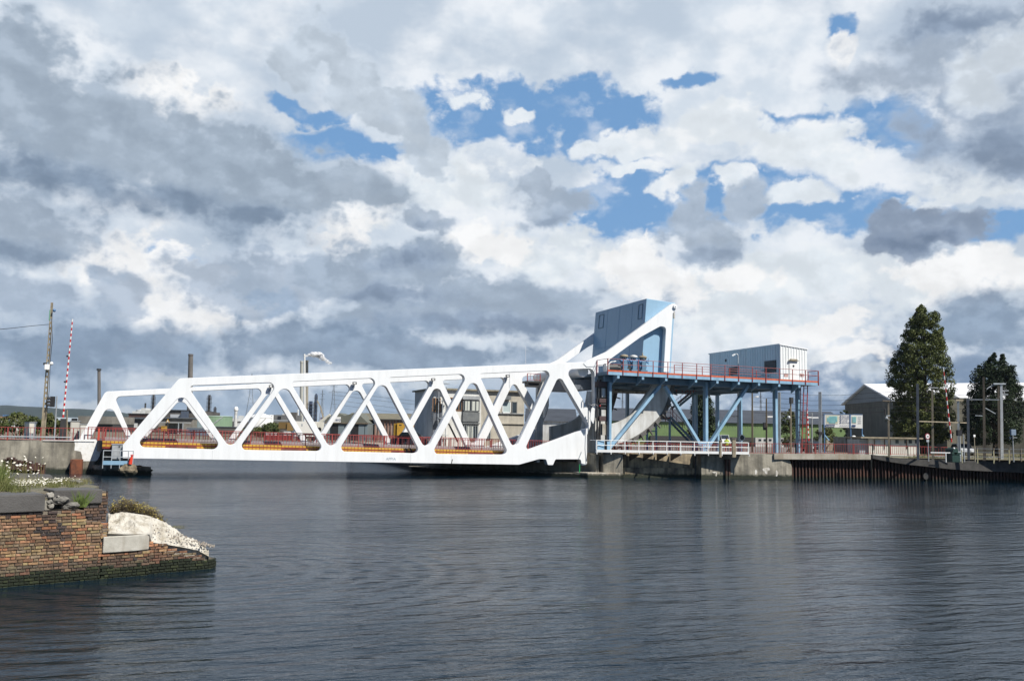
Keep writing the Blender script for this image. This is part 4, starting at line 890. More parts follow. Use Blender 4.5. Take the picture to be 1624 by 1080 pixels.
# posts of the wire fence
fence = thing('wire_fence', 'post and wire fence along the grass at the right edge', 'fence', gr(1570,84))
for i, px in enumerate((1516,1549,1575,1583,1600,1618,1640)): mb = MB(); Z = 84+(i % 2)*2; a = gr(px,Z); mb.beam(a, a+V((0,0,1.25)), .09,.09); mb.build('fence_post', wood, fence)
mb = MB()
for h in (.4,.8,1.15): mb.beam(gr(1540,86,2.2+h), gr(1650,84,2.2+h), .03,.03)
mb.build('fence_wires', galv, fence)
mk = None
for i, px in enumerate((1524.3,1549,1574.6,1599)):
    a = gr(px,76.6,2.2); mb = MB(); mb.tube(a, a+V((0,0,1.05+.1*(i%2))), .045,.035,6)
    o = mb.build('marker_stake', mat('stake_%d' % i, (.45,.42,.25), .7)); tag(o, ['slim pale stake on the verge nearest the drive unit','second slim pale stake from the drive unit on the verge','third slim pale stake from the drive unit on the verge','slim pale stake on the verge farthest right'][i], 'stake', 'marker stakes along the verge')
# tufts on the verge: uncountable
def tufts(name, pts, m, seed=2, per=60, h=.35, spread=.5, w=.02, kind='stuff'):
    rd = random.Random(seed); mb = MB()
    for p, s in pts:
        for i in range(int(per*s)):
            q = V(p)+V((rd.gauss(0,spread*s), rd.gauss(0,spread*s*.7), 0)); a = rd.uniform(0,6.28); hh = h*rd.uniform(.4,1.2)*s; ln = V((rd.gauss(0,.3), rd.gauss(0,.3), 1))*hh; u = V((math.cos(a), math.sin(a), 0))*w
            mb.add([q-u, q+u, q+ln], [(0,1,2)])
    o = mb.build(name, m, fix=False); o['kind'] = kind; return o
grassm = leafmat('grass', (.09,.11,.03), (.22,.20,.09))
rd = random.Random(5)
tufts('verge_grass', [(onQ(px, 726, 1.5+rd.uniform(0,3.0))*1.0+V((0,0,0)), s) for px, s in ((1405,.7),(1440,.6),(1461,1.5),(1466,1.2),(1484,.8),(1500,.5),(1510,.9),(1530,.6),(1550,.7),(1560,1.0),(1590,1.3),(1600,.9),(1612,1.5),(1620,1.2))], grassm, per=70, h=.32)
# ------------------------------------------------------------------ billboard
def quadv(mb, pts, Z, thick=.06, m=0): mb.prism([vp(x,y,Z) for x, y in pts], fw*thick, m)
bb = thing('billboard', 'white two panel billboard with a turquoise cross hatched picture on blue posts', 'billboard', gr(1335,118)); ZB = 118
blue_post = mat('blue_post', (.08,.17,.32), .5); mb = MB(); quadv(mb, [(1308,657),(1347.5,657),(1347.5,678),(1308,678)], ZB); mb.build('panel', sign_white, bb)
mb = MB(); quadv(mb, [(1349.5,657.3),(1368,658),(1368,679.3),(1349.5,678.3)], ZB); mb.build('panel', sign_white, bb)
pale = mat('print_sand', (.62,.62,.48), .6); teal = mat('print_turquoise', (.18,.46,.50), .6, c2=(.30,.58,.60), scale=2)
mb = MB(); quadv(mb, [(1310,659),(1330,659),(1331,663),(1329,672),(1310,672)], ZB-.03,.02); mb.build('picture_ground', pale, bb)
mb = MB()
for i in range(6):
    for j in range(5):
        if (i, j) in ((0,0),(5,4),(0,4)): continue
        x = 1312+i*2.7; y = 660+j*2.25; quadv(mb, [(x,y),(x+2.4,y),(x+2.4,y+2.0),(x,y+2.0)], ZB-.06,.02)
mb.build('picture_grid', teal, bb)
mb = MB(); quadv(mb, [(1351,660),(1359,660),(1358,671),(1351,671)], ZB-.03,.02); mb.build('picture_ground', pale, bb)
mb = MB()
for i in range(3):
    for j in range(4): x = 1352+i*2; y = 661+j*2.3; quadv(mb, [(x,y),(x+1.7,y),(x+1.7,y+2.0),(x,y+2.0)], ZB-.06,.02)
mb.build('picture_grid', teal, bb)
mb = MB(); quadv(mb, [(1309,673.3),(1324,673.3),(1324,676.8),(1309,676.8)], ZB-.06,.02); mb.build('name_strip', sign_blue, bb); mb = MB(); quadv(mb, [(1351.2,673.6),(1357,673.8),(1357,676.8),(1351.2,676.6)], ZB-.06,.02); mb.build('name_strip', sign_blue, bb)
def vtext(name, s, px, py, Z, size, m, par, sx=1): return text_mesh(name, s, size, vp(px,py,Z), m, par, rotz=-YAW, ext=.004, sx=sx)
vtext('lettering','LORMIN',1310.5,676.3,ZB-.1,.22,sign_white,bb,1.3)
for i, w_ in enumerate(('PEINTURE','BATIMENT','VOLIGE','INDUSTRIE')):
    mb = MB(); y = 660+i*3.35; quadv(mb, [(1332.2,y-.8),(1334.2,y-.8),(1334.2,y+1),(1332.2,y+1)], ZB-.06,.02); mb.build('bullet', sign_blue, bb); vtext('lettering', w_, 1335.3, y+.9, ZB-.06, .21, sign_blue, bb, 1.05)
    mb = MB(); y = 661+i*3.2; quadv(mb, [(1361,y-.4),(1366.3,y-.3),(1366.3,y+.3),(1361,y+.3)], ZB-.06,.02); mb.build('text_line', galv, bb)
vtext('lettering','02 35 26 39 39',1332.3,675.6,ZB-.06,.2,sign_blue,bb,.95)
mb = MB(); quadv(mb, [(1306.6,656.4),(1308,656.4),(1308,678.3),(1306.6,678.3)], ZB-.05,.15); quadv(mb, [(1347.5,656.6),(1349.4,656.6),(1349.4,679),(1347.5,679)], ZB-.05,.15); quadv(mb, [(1306.6,656),(1368,657),(1368,657.8),(1306.6,656.8)], ZB-.03,.1); mb.build('frame', blue_post, bb)
for px in (1307.3,1349,1367): mb = MB(); mb.beam(gr(px,ZB+.2), vp(px,670,ZB+.2), .1,.1); mb.build('post', blue_post, bb)
mb = MB(); mb.beam(vp(1308,690,ZB+.1), vp(1315,698,ZB+.1), .1,.12); mb.build('stay', blue_l, bb); mb = MB(); mb.beam(vp(1367.3,689,ZB+.1), vp(1370,692,ZB+.1), .1,.12); mb.build('stay', blue_l, bb)
# ------------------------------------------------------------------ buildings on the right bank
class VB:
    """frame aligned with the view at distance Z: x from photo columns, depth away from the eye"""
    def __init__(s, Z): s.Z = Z; s.d = V((fw.x, fw.y, 0)).normalized()
    def p(s, px, py, dep=0): return vp(px, py, s.Z)+s.d*dep
    def block(s, mb, px0, px1, y0, y1, dep0=0, dep1=10, m=0, ground=False):
        a, b, c_, d_ = s.p(px0,y0), s.p(px1,y0), s.p(px1,y1), s.p(px0,y1)
        zt_ = (a.z+b.z)/2; zb = 2.15 if ground else (c_.z+d_.z)/2
        P = [V((a.x,a.y,zb)), V((b.x,b.y,zb))]; D0, D1 = s.d*dep0, s.d*dep1
        lo = [P[0]+D0, P[1]+D0, P[1]+D1, P[0]+D1]; mb.hexa(lo+[V((q.x,q.y,zt_)) for q in lo], m)
green_clad = mat('green_cladding', (.16,.24,.09), .6, c2=(.13,.20,.08), scale=.6)
def gable_roof(mb, vb, px0, px1, yeave, yridge, depth, over=.4):
    a, b = vb.p(px0,yeave), vb.p(px1,yeave); r0, r1 = vb.p(px0,yridge,depth/2), vb.p(px1,yridge,depth/2)
    # heights are read where the pixels fall
    k = (vb.Z+depth/2)/vb.Z
    r0.z = r1.z = CH+((vp(px0,yridge,vb.Z).z+vp(px1,yridge,vb.Z).z)/2-CH)*k
    z = (a.z+b.z)/2; d = vb.d; P = [V((a.x,a.y,z))-d*over, V((b.x,b.y,z))-d*over, V((b.x,b.y,z))+d*(depth+over), V((a.x,a.y,z))+d*(depth+over)]
    R0, R1 = V((a.x,a.y,0))+d*depth/2, V((b.x,b.y,0))+d*depth/2; R0.z = R1.z = r0.z
    mb.add([P[0],P[1],P[2],P[3],R0,R1], [(0,1,5,4),(2,3,4,5),(0,4,3),(1,2,5),(3,2,1,0)])
vb = VB(190); gs = thing('green_shed', 'long low green clad shed with a dark slate roof behind the platform', 'shed', gr(1150,190))
mb = MB(); vb.block(mb, 968,1346,671,700,0,24,ground=True); mb.build('wall', green_clad, gs)
mb = MB(); 
for i in range(95): x = 970+i*4; mb.beam(vb.p(x,672.5,-.06), vb.p(x,696,-.06), .12,.06, up=(1,0,0))
o = mb.build('cladding_ribs', green_clad, gs)
mb = MB(); gable_roof(mb, vb, 962,1350,670.5,650,24); mb.build('roof', slate, gs)
mb = MB(); vb.block(mb, 1030,1345,693.5,700,-1.5,0,ground=True); mb.build('dark_base', mat('dark_base',(.05,.05,.05),.9), gs)
mb = MB(); vb.block(mb, 1192,1236,694,700,-3,-1.5,ground=True); mb.build('white_annex', white_old, gs)
for px in (1197,1205,1213,1222,1230): mb = MB(); vb.block(mb, px,px+4,696,699,-3.1,-3); mb.build('window', glass, gs)
# slate house behind the far truss
vb = VB(170); hs = thing('slate_house', 'low white house with a dark slate roof and one brick chimney behind the truss', 'house', gr(870,170))
mb = MB(); vb.block(mb, 838,912,668,700,0,12,ground=True); mb.build('wall', white_old, hs)
mb = MB(); gable_roof(mb, vb, 834,916,668,648,12); rf = mb.build('roof', slate, hs)
mb = MB(); vb.block(mb, 861.5,866,643,668,3,4.5); ch = mb.build('chimney', pole_conc, rf); mb = MB(); vb.block(mb, 862,865.5,640.5,643,3.2,4.2); mb.build('chimney_pot', rust_box, rf)
# big gabled shed with white roof
shed_w = mat('grey_brown_cladding', (.17,.16,.125), .8, c2=(.12,.115,.09), scale=.5, streak=.4); shed_g = mat('grey_cladding', (.25,.27,.28), .7, c2=(.2,.22,.23), scale=.4)
wr = mat('white_sheet_roof', (.82,.83,.84), .5)
G = thing('gabled_shed', 'large grey brown gabled shed with a bright white roof behind the poplar', 'shed', gr(1400,160))
A = vp(1416,634.5,150); B = vp(1340,641,172); R_ = V(((A.x+B.x)/2,(A.y+B.y)/2,0)); R_.z = vp(1376,610.5,160.5).z
zE = (A.z+B.z)/2; A.z = zE; B.z = zE; axis = (vp(1640,634,141)-A); axis.z = 0; axis = axis.normalized()*78
lo = [V((A.x,A.y,2.1)), V((A.x,A.y,2.1))+axis, V((B.x,B.y,2.1))+axis, V((B.x,B.y,2.1))]; mb = MB(); mb.hexa(lo+[V((q.x,q.y,zE)) for q in lo]); mb.build('wall', shed_w, G)
mb = MB(); mb.prism([A, B, R_], axis); mb.build('gable', shed_g, G)
e = (A-R_); e2 = (B-R_); up_ = V((0,0,.25)); 
mb = MB(); s0 = -axis.normalized()*.5
mb.hexa([A+e*.06+s0, A+e*.06+axis, R_+axis, R_+s0, A+e*.06+s0+up_, A+e*.06+axis+up_, R_+axis+up_, R_+s0+up_]); mb.hexa([R_+s0, R_+axis, B+e2*.06+axis, B+e2*.06+s0, R_+s0+up_, R_+axis+up_, B+e2*.06+axis+up_, B+e2*.06+s0+up_]); mb.build('roof', wr, G)
P0 = B.lerp(A,.06); mb = MB(); out = (A-B).cross(V((0,0,1))).normalized(); out = out if out.dot(EYE-A) > 0 else -out
mb = MB(); a_, b_ = B.lerp(A,0)+out*.1, B.lerp(A,1)+out*.1; mb.beam(V((a_.x,a_.y,3.4)), V((b_.x,b_.y,3.4)), .1,.25); mb.build('blue_band', grey_d, G)
vb = VB(146); lb = thing('low_annex', 'low grey annex with a blue edge and dark door in front of the gabled shed', 'building', gr(1385,146))
mb = MB(); vb.block(mb, 1344,1412,700,712,0,8,ground=True); mb.build('wall', grey, lb); mb = MB(); vb.block(mb, 1343,1411,698.5,700.5,-.4,8.4); mb.build('roof_edge', blue_post, lb); mb = MB(); vb.block(mb, 1380,1390,701.5,707,-.1,.05); mb.build('opening', black, lb)
vb = VB(104); lw = thing('white_hut', 'long low white hut with a flat grey roof behind the red railing', 'hut', gr(1410,104))
mb = MB(); vb.block(mb, 1378,1458,696.4,712,0,4,ground=True); mb.build('wall', mat('cream_wall',(.66,.64,.56),.8,c2=(.55,.53,.46),scale=1), lw)
mb = MB(); vb.block(mb, 1363,1461,693.2,695.6,-.5,4.4); mb.build('roof', pole_conc, lw); mb = MB(); vb.block(mb, 1364,1378,696.5,712,.3,4,ground=True); mb.build('side_wall', grey, lw)
for a_, b_, m_ in ((1388,1396,galv),(1403,1408,galv),(1420,1425,glass),(1434,1438,glass),(1441,1446,glass),(1451,1454,glass)):
    mb = MB(); vb.block(mb, a_,b_,697.5,703,-.06,.02); mb.build('window', m_, lw)
for px in (1386,1402,1411,1437,1455): mb = MB(); vb.block(mb, px,px+.7,696.5,712,-.09,0); mb.build('wall_strip', rust_box, lw)
vb = VB(132); o = thing('stone_outbuilding', 'small grey outbuilding left of the white hut below the billboard', 'building', gr(1350,132)); mb = MB(); vb.block(mb, 1341,1356,694,712,0,5,ground=True); mb.build('wall', concrete_l, o); mb = MB(); vb.block(mb, 1363,1373,696,706,.5,4,ground=True); vb.block(mb, 1356,1363,696,706,.6,4,ground=True); mb.build('dark_store', concrete_dk, o); mb = MB(); vb.block(mb, 1340,1374,693,694,-.3,5); mb.build('roof', grey, o)
vb = VB(150); o = thing('boundary_wall', 'dark boundary wall between the billboard and the bush', 'wall', gr(1332,150)); mb = MB(); vb.block(mb, 1314,1343,694,712,0,.4,ground=True); mb.build('wall', concrete_dk, o); mb = MB(); vb.block(mb, 1308,1319,697.5,712,-.6,-.1,ground=True); mb.build('stone_pillar', concrete_l, o)
vb = VB(160); o = thing('small_gabled_store', 'small grey gabled store between the poplar and the conifer', 'store', gr(1520,128)); vb = VB(128)
mb = MB(); vb.block(mb, 1500,1545,631,712,0,8,ground=True); mb.build('wall', shed_w, o)
mb = MB(); mb.prism([vb.p(1497,631.2,-.1), vb.p(1522,631.2,-.1), vb.p(1506,622.5,-.1)], vb.d*8); mb.build('gable', shed_g, o)
# grassy ground beyond, brown strip
mb = MB(); pts = [gr(1440,92,2.24), gr(1760,88,2.24), gr(1760,150,2.24), gr(1440,150,2.24)]; mb.quad(*pts); o = mb.build('field', mat('dry_grass',(.15,.125,.075),.95,c2=(.10,.10,.05),scale=.4,detail=8)); tag(o, kind='structure')
# ------------------------------------------------------------------ left bank
ql = thing('quay_railing', 'red balustrade railing on top of the left quay wall with a grey pipe in front', 'railing', at(60,85.3,2.66))
rail_run([(-40,85.4,2.66),(XL-.15,85.4,2.66)], h=1.08, sp=.27, parent=ql, post=2.4)
mb = MB(); a = at(-60,84.95,2.95); b_ = at(113,84.95,2.95); mb.tube((a.x,84.9,2.98),(b_.x,84.9,2.98),.045,.045,8); mb.build('pipe', galv, ql)
mb = MB(); a = at(68,84.95,2.7); b_ = at(150,84.95,2.7); mb.tube((a.x,84.92,2.70),(b_.x,84.92,2.70),.025,.025,8); mb.build('pipe', steel_white, ql)
mb = MB(); a = at(156,85.2,2.66); mb.beam((a.x,85.2,2.66),(a.x,85.2,3.78),.16,.16,up=(0,1,0)); mb.build('end_post', mat('bright_red_paint',(.5,.07,.04),.5), ql)
def cabinet(label, x0_, x1_, yt, Z, m, m2, name='switch_cabinet', gap=None):
    a, b = vp(x0_,yt,Z), vp(x1_,yt,Z); t = thing(name, label, 'cabinet', gr((x0_+x1_)/2,Z)); mb = MB(); mb.box((a.x,a.y,2.2),(b.x,a.y+.8,a.z)); mb.build('casing', m, t, bevel=.02)
    mb = MB(); mb.box((a.x-.05,a.y-.06,a.z),(b.x+.05,a.y+.86,a.z+.06)); mb.build('lid', grey, t); mb = MB(); w = (b.x-a.x); mb.box((a.x+w*.1,a.y-.03,2.3+(a.z-2.3)*.45),(b.x-w*.1,a.y,a.z-.12)); mb.build('door_panel', m2, t)
    mb = MB(); mb.box((b.x-w*.2,a.y-.07,3.0),(b.x-w*.15,a.y-.03,3.15)); mb.build('handle', dark, t)
cream = mat('cream_panel',(.62,.60,.52),.7)
cabinet('pale cabinet with a cream panel behind the left railing', 39.5,55,669.5,89, galv, cream)
cabinet('pale grey concrete cabinet behind the railing near the bridge end', 112,126,668,89, mat('grey_render',(.42,.40,.36),.8), mat('grey_render_door',(.5,.49,.44),.8))
cabinet('small cream cabinet right beside the bridge end post', 127.5,137.5,673,88, cream, mat('pale_door',(.55,.54,.5),.7))
# concrete pole with openings
ZP = 86.8; b = gr(68.2,ZP,2.3); t = thing('utility_pole', 'tall cream concrete pole with a ladder of openings, a white box and lamps', 'pole', b)
T = vp(82.5,480,ZP); mb = MB(); n = 26; 
for i in range(n):
    p, q = b.lerp(T, i/n), b.lerp(T,(i+1)/n); w0, w1 = .36-.2*i/n, .36-.2*(i+1)/n
    for s in (-1,1): mb.beam(p+V((s*w0*.42,0,0)), q+V((s*w1*.42,0,0)), w0*.32, .22, up=(0,1,0))
    mb.beam(p, p.lerp(q,.45) if 5 < i < 23 else q, w0*.8, .14, up=(0,1,0))
mb.build('mast', pole_conc, t)
mb = MB(); a = vp(75,582.5,ZP-.3); mb.box((a.x-.22,a.y-.3,a.z-.25),(a.x+.22,a.y,a.z+.27)); mb.build('white_box', sign_white, t, bevel=.05)
for (x, y, r, m_) in ((81.5,576.5,.17,sign_white),(86,492.5,.15,blue_post)):
    ball(t, x, y, ZP-.2, r, m_, 'lamp')
mb = MB(); mb.box(tuple(vp(71.5,577,ZP-.2)-V((.15,.1,.1))), tuple(vp(71.5,577,ZP-.2)+V((.15,.1,.1)))); mb.build('floodlight', black, t)
mb = MB(); mb.box(tuple(vp(79,500,ZP-.15)-V((.06,.05,.5))), tuple(vp(79,500,ZP-.15)+V((.03,.05,.5)))); mb.build('cable_bracket', mat('verdigris',(.12,.28,.2),.7), t)
mb = MB(); mb.path([vp(x,y,ZP-.3) for x, y in ((82,505),(83,540),(80,570),(78,620),(74,660))], .025, 5); mb.build('cable', black, t)
mb = MB(); mb.path([vp(x,y,Z_) for x, y, Z_ in ((78,514.5,86.5),(50,517,80),(20,520.5,74),(-40,526,66))], .025, 5); tag(mb.build('overhead_wire', black), 'black overhead wire running left from the top of the concrete pole', 'wire')
t = barrier('raised red and white striped boom beside the tall cream pole', 100,662,115,506,88,34, lamps=(.36,.62),w=.17)
# traffic signal
b = gr(86.5,86.9); t = thing('traffic_signal', 'black traffic signal head on a slim grey post behind the left railing', 'traffic light', b); mb = MB(); mb.tube(b, vp(90.5,628,86.9), .07,.06,8); mb.build('post', galv, t)
mb = MB(); p = vp(83.5,637,86.7); mb.box((p.x-.22,p.y-.12,p.z-.5),(p.x+.2,p.y+.14,p.z+.5)); o = mb.build('signal_head', black, t, bevel=.03)
for k in range(3): mb = MB(); q = p+V((-.24,-.02,.32-.32*k)); mb.tube(q+V((.05,0,0)), q+V((-.22,-.06,0)), .13,.13,10); mb.build('visor', black, o)
mb = MB(); q = vp(87,633,86.8); mb.beam(q, vp(90,633,86.85), .05,.05); mb.build('bracket', galv, t)
pole('short pale post just left of the grey concrete cabinet',106.5,650,88,.16,pole_conc,name='post',cat='post')
# bushes and low buildings at far left
bush('wide green shrub between the far left edge and the cream pole', [(-20,668),(5,664),(15,660),(22,656),(34,655),(42,660),(50,662),(58,662),(64,668),(64,686),(-20,688)],110,150,30,seed=21,per=34)
bush('green shrub right of the cream pole behind the traffic signal', [(70,664),(73,656),(80,655),(85,660),(92,668),(100,670),(108,680),(108,688),(70,688)],112,90,88,seed=22,per=34)
def vblock(label, cat, name, Z, parts, base=None):
    vb = VB(Z); t = thing(name, label, cat, gr(base or parts[0][1], Z))
    for nm, x0_, x1_, y0_, y1_, d0, d1, m_, g in parts:
        mb = MB(); vb.block(mb, x0_,x1_,y0_,y1_,d0,d1,ground=g); mb.build(nm, m_, t)
    return t
facto = mat('factory_brown', (.11,.10,.09), .85, c2=(.07,.065,.06), scale=.25, streak=.4); facto2 = mat('factory_grey', (.17,.17,.165), .85, c2=(.11,.11,.11), scale=.2, streak=.4)
corr_g = mat('fibre_cement', (.22,.205,.18), .9, c2=(.15,.14,.12), scale=.4)
white_w = mat('white_wall', (.62,.63,.62), .7, c2=(.52,.53,.52), scale=.5)
vblock('small white building with a bright blue roof at the far left edge','building','house',300,[('wall',-10,21,663,690,0,8,white_w,True),('roof',3,16,657.5,660.5,.5,7,blue_post,False),('roof_edge',-10,22,660.5,663,-.5,8.5,mat('tan_roof',(.35,.2,.12),.8),False)])
vblock('long low building with a pale blue roof left of the bridge end','building','warehouse',310,[('wall',93,128,669,690,0,14,dark,True),('roof',92,124,662,668.5,-1,15,mat('pale_blue_roof',(.52,.60,.66),.6),False),('black_tank',118,125.5,663.5,669,-2,-1.1,black,False)])
vblock('grey fibre cement shed behind the end of the bridge','shed','shed',300,[('roof',124,178,660,672,0,18,corr_g,False),('wall',126,177,672,690,1,18,dark,True)])
vblock('dark works building with a pale lower storey behind the far truss','works building','factory',330,[('wall',176,240,664,681,0,25,facto,False),('lower_wall',178,240,675,690,-2,-.1,facto2,True),('roof_edge',174,240,662,664,-1,25,grey_d,False),('white_band',199,222,671,678,-2.4,-2.05,white_w,False),('pale_door',183,192,671,682,-2.5,-2.1,mat('pale_blue_door',(.3,.36,.42),.7),False)])
vblock('reddish brick factory block with pipes on the roof','works building','factory',420,[('wall',204,238,657,690,0,20,mat('dull_brick',(.21,.10,.075),.85,c2=(.13,.07,.055),scale=.6),True),('roof',203,239,655.5,657,-.5,20,dark,False),('duct',208,236,661,662.5,-1,-.1,dark,False)])
vblock('white cylindrical plant building beside the dark process tower','works building','plant_house',500,[('wall',224,231,647,660,0,8,white_w,True),('annex',231.5,236,650,660,0,8,white_old,True),('low_roof',210,224,652,656,0,12,white_w,False),('stack',227,228.7,639,647,2,3,dark,False)])
vblock('large dark brown factory hall with a white panel behind the first truss panel','works building','factory',380,[('wall',262,313,651.5,690,0,30,facto,True),('upper_wall',290,300,652,665,-2,-.1,mat('blue_grey_steel',(.07,.09,.13),.7),False),('white_panel',271,288,657,663,-.6,-.05,mat('sheet_panel',(.42,.44,.47),.6),False),('roof',266,306,650,651.5,-.5,30,dark,False)])
vblock('low brown corrugated shed in front of the dark factory hall','shed','shed',320,[('wall',252,306,663.5,690,0,12,corr_g,True),('roof',251,307,662,663.7,-.6,12.5,grey_d,False)])
vblock('low pale works canopy on posts beside the yard','canopy','canopy',260,[('roof',246,291,669.3,670.3,0,6,galv,False),('post',282.5,283.5,670.3,690,0,.4,galv,True),('post',289.5,290.3,670.3,690,0,.4,galv,True),('back_wall',256,282,671,690,3,4,facto2,True)])
vblock('pale blue grey container in the yard behind the second diagonal','container','container',230,[('casing',313,322,665,690,0,5,mat('pale_sea',(.33,.42,.42),.7),True),('doors',314,321.5,666,688,-.1,-.03,mat('pale_sea_dark',(.25,.32,.33),.7),False)])
vblock('long low grey blue wall along the yard edge','wall','yard_wall',215,[('wall',296,330,678.5,692,0,.5,mat('yard_blue',(.16,.20,.25),.8),True),('coping',295,331,677.8,678.8,-.1,.6,grey,False)])
vblock('small yellow skip standing in the works yard','skip','skip',225,[('body',255.5,261.5,676,684,0,1.5,yellow,False),('red_skip_part',250,254.5,677,681,.3,1.2,rust_box,False),('rim',255,262,675.5,676.2,-.1,1.6,yellow,False)])
vb = VB(222); t = thing('warning_sign', 'triangular yellow warning sign on a post in the yard', 'road sign', gr(266,222)); mb = MB(); mb.prism([vb.p(262.8,670),vb.p(269.2,670),vb.p(266,664)], fw*.1); mb.build('triangle', yellow, t); mb = MB(); mb.prism([vb.p(264.4,669.2,-.08),vb.p(267.6,669.2,-.08),vb.p(266,666,-.08)], fw*.04); mb.build('face', sign_white, t); mb = MB(); mb.beam(gr(266,222.1), vb.p(266,669), .25,.2); mb.build('post', dark, t)
# parked vehicles in the works yard
def car(label, px, Z, L_=4.3, H_=1.45, m=None, yaw=0, name='parked_car', van=False, group=None, base=None):
    b = base or gr(px, Z, 2.22); t = thing(name, label, 'van' if van else 'car', (0,0,0), group)
    body = [(-.5,.25),(-.5,.52),(-.46,.58),(-.34,.62),(-.2,.98),(.16,1.0),(.34,.64),(.48,.56),(.5,.3),(.47,.2),(-.48,.2)] if not van else [(-.5,.2),(-.5,.95),(-.46,1.0),(.22,1.0),(.34,.62),(.47,.5),(.5,.25),(.48,.18)]
    mb = MB(); mb.prism([(x*L_, -.85, z*H_) for x, z in body], (0,1.7,0)); mb.build('body', m, t, bevel=.06)
    win = [(-.3,.66),(-.19,.93),(.14,.94),(.28,.66)] if not van else [(.16,.62),(.18,.92),(.22,.92),(.31,.62)]
    mb = MB(); mb.prism([(x*L_, -.875, z*H_) for x, z in win], (0,.02,0)); mb.build('side_window', glass, t)
    mb = MB(); s = 1 if not van else 1; xs = [(.165,.97),(.34,.66)] if not van else [(.225,.97),(.34,.64)]
    mb.prism([(xs[0][0]*L_+.02,-.75,xs[0][1]*H_),(xs[1][0]*L_+.02,-.75,xs[1][1]*H_),(xs[1][0]*L_+.02,.75,xs[1][1]*H_),(xs[0][0]*L_+.02,.75,xs[0][1]*H_)],(.03,0,.03)); mb.build('windscreen', glass, t)
    for x in (-.31,.31):
        for y in (-.8,.8): mb = MB(); mb.tube((x*L_,y-.1,.31),(x*L_,y+.1,.31),.31,.31,14); w = mb.build('wheel', black, t); mb = MB(); mb.tube((x*L_,y-.115,.31),(x*L_,y+.115,.31),.17,.17,10); mb.build('rim', galv, w)
    mb = MB(); mb.box((.49*L_,-.7,.5),(.51*L_,-.4,.65)); mb.build('headlight', sign_white, t); mb = MB(); mb.box((.49*L_,.4,.5),(.51*L_,.7,.65)); mb.build('headlight', sign_white, t)
    t.location = b; t.rotation_euler.z = yaw; return t
cw = mat('white_car_paint',(.7,.71,.72),.25); csil = mat('silver_car_paint',(.4,.42,.44),.3); cdk = mat('dark_car_paint',(.03,.035,.045),.2); cred = mat('red_car_paint',(.3,.03,.03),.25); cbl = mat('blue_car_paint',(.05,.1,.25),.25)
yardz = 2.25
def up_at(px, py, Z): q = vp(px, py, Z); return q
raised = 0
G1 = 'cars parked on the quay beyond the bridge'
for lab, px, Z, m_, yaw in (('white parked car beyond the bridge railing, leftmost of the row',552,205,cw,-1.4),('silver parked car, second in the row beyond the bridge railing',571,200,csil,-1.3),('white parked car, third in the row, facing right beyond the railing',587,205,cw,-1.2),('grey blue car half hidden behind the white trailer wheels',496,200,cbl,.3),('pale car parked left of the grey blue one',476,198,csil,.2)):
    car(lab, px, Z, m=m_, yaw=yaw-YAW, group=G1)
car('white van with green lettering parked in front of the concrete grain shed',617,200,5.4,2.2,cw,-YAW,'parked_van',True)
t = car('white delivery van far off in the works yard beside the low wall',276,560,6.5,2.2,cw,-YAW,'parked_van',True)
for lab, px, Z, m_ in (('small pale car in the yard below the green tank, left one',351,520,csil),('small white car in the yard below the green tank, right one',363,520,cw),('light blue car in the yard behind the long low wall',299,500,mat('pale_blue_car',(.3,.42,.55),.3)),('white car parked in the yard between the wall and the canopy',306,505,cw)):
    car(lab, px, Z, 4.6, 2.3, m_, .5, group='cars in the works yard')
car('dark car on the bridge deck partly hidden by a white diagonal',650,88,3.6,1.5,cdk,-YAW,base=at(650,85.6,zd(onY(650,700,85.6).x)))
car('dark parked car behind the red railing beside the red ladder',1287,128,4.0,1.45,cdk,-1.9)
car('white parked van behind the red railing under the platform',1147,190,5.2,2.3,cw,-1.9,'parked_van',True)
car('pale car partly hidden behind the barrier drive unit',1524,118,4.0,1.5,csil,-2.0)
mb = MB()
for x in (1181,): p = gr(x,110); 
# round mirror and small posts on the right quay
t = pole('short post with a round traffic mirror right of the platform lamp post',1177,700,98,.1,grey,name='mirror_post',cat='mirror',sq=False); p = vp(1177,694,98); mb = MB(); mb.tube(p, p+V((0,.05,0)), .34,.34,20); mb.build('mirror_rim', sign_white, t); mb = MB(); mb.tube(p-V((0,.02,0)), p, .27,.27,20); mb.build('mirror_glass', glass, t)
for i, (x0_, x1_, yt, lab) in enumerate(((1141,1144.5,698,'short white concrete block post behind the walkway rail, left one'),(1161.5,1167,695,'taller white concrete post behind the walkway rail, right one'))):
    vb = VB(83+i); t = thing('concrete_post', lab, 'post', gr(x0_,83+i)); mb = MB(); vb.block(mb, x0_,x1_,yt+1,716,0,.3,ground=True); mb.build('shaft', pole_conc, t, bevel=.02); mb = MB(); vb.block(mb, x0_-.4,x1_+.4,yt,yt+1,-.05,.35); mb.build('cap', concrete_l, t)
t = pole('short post with a round white mirror at the corner of the stone outbuilding',1354,696,108,.1,grey,name='mirror_post',cat='mirror',sq=False); ball(t,1354,694.5,108,.3,sign_white,'mirror_glass')
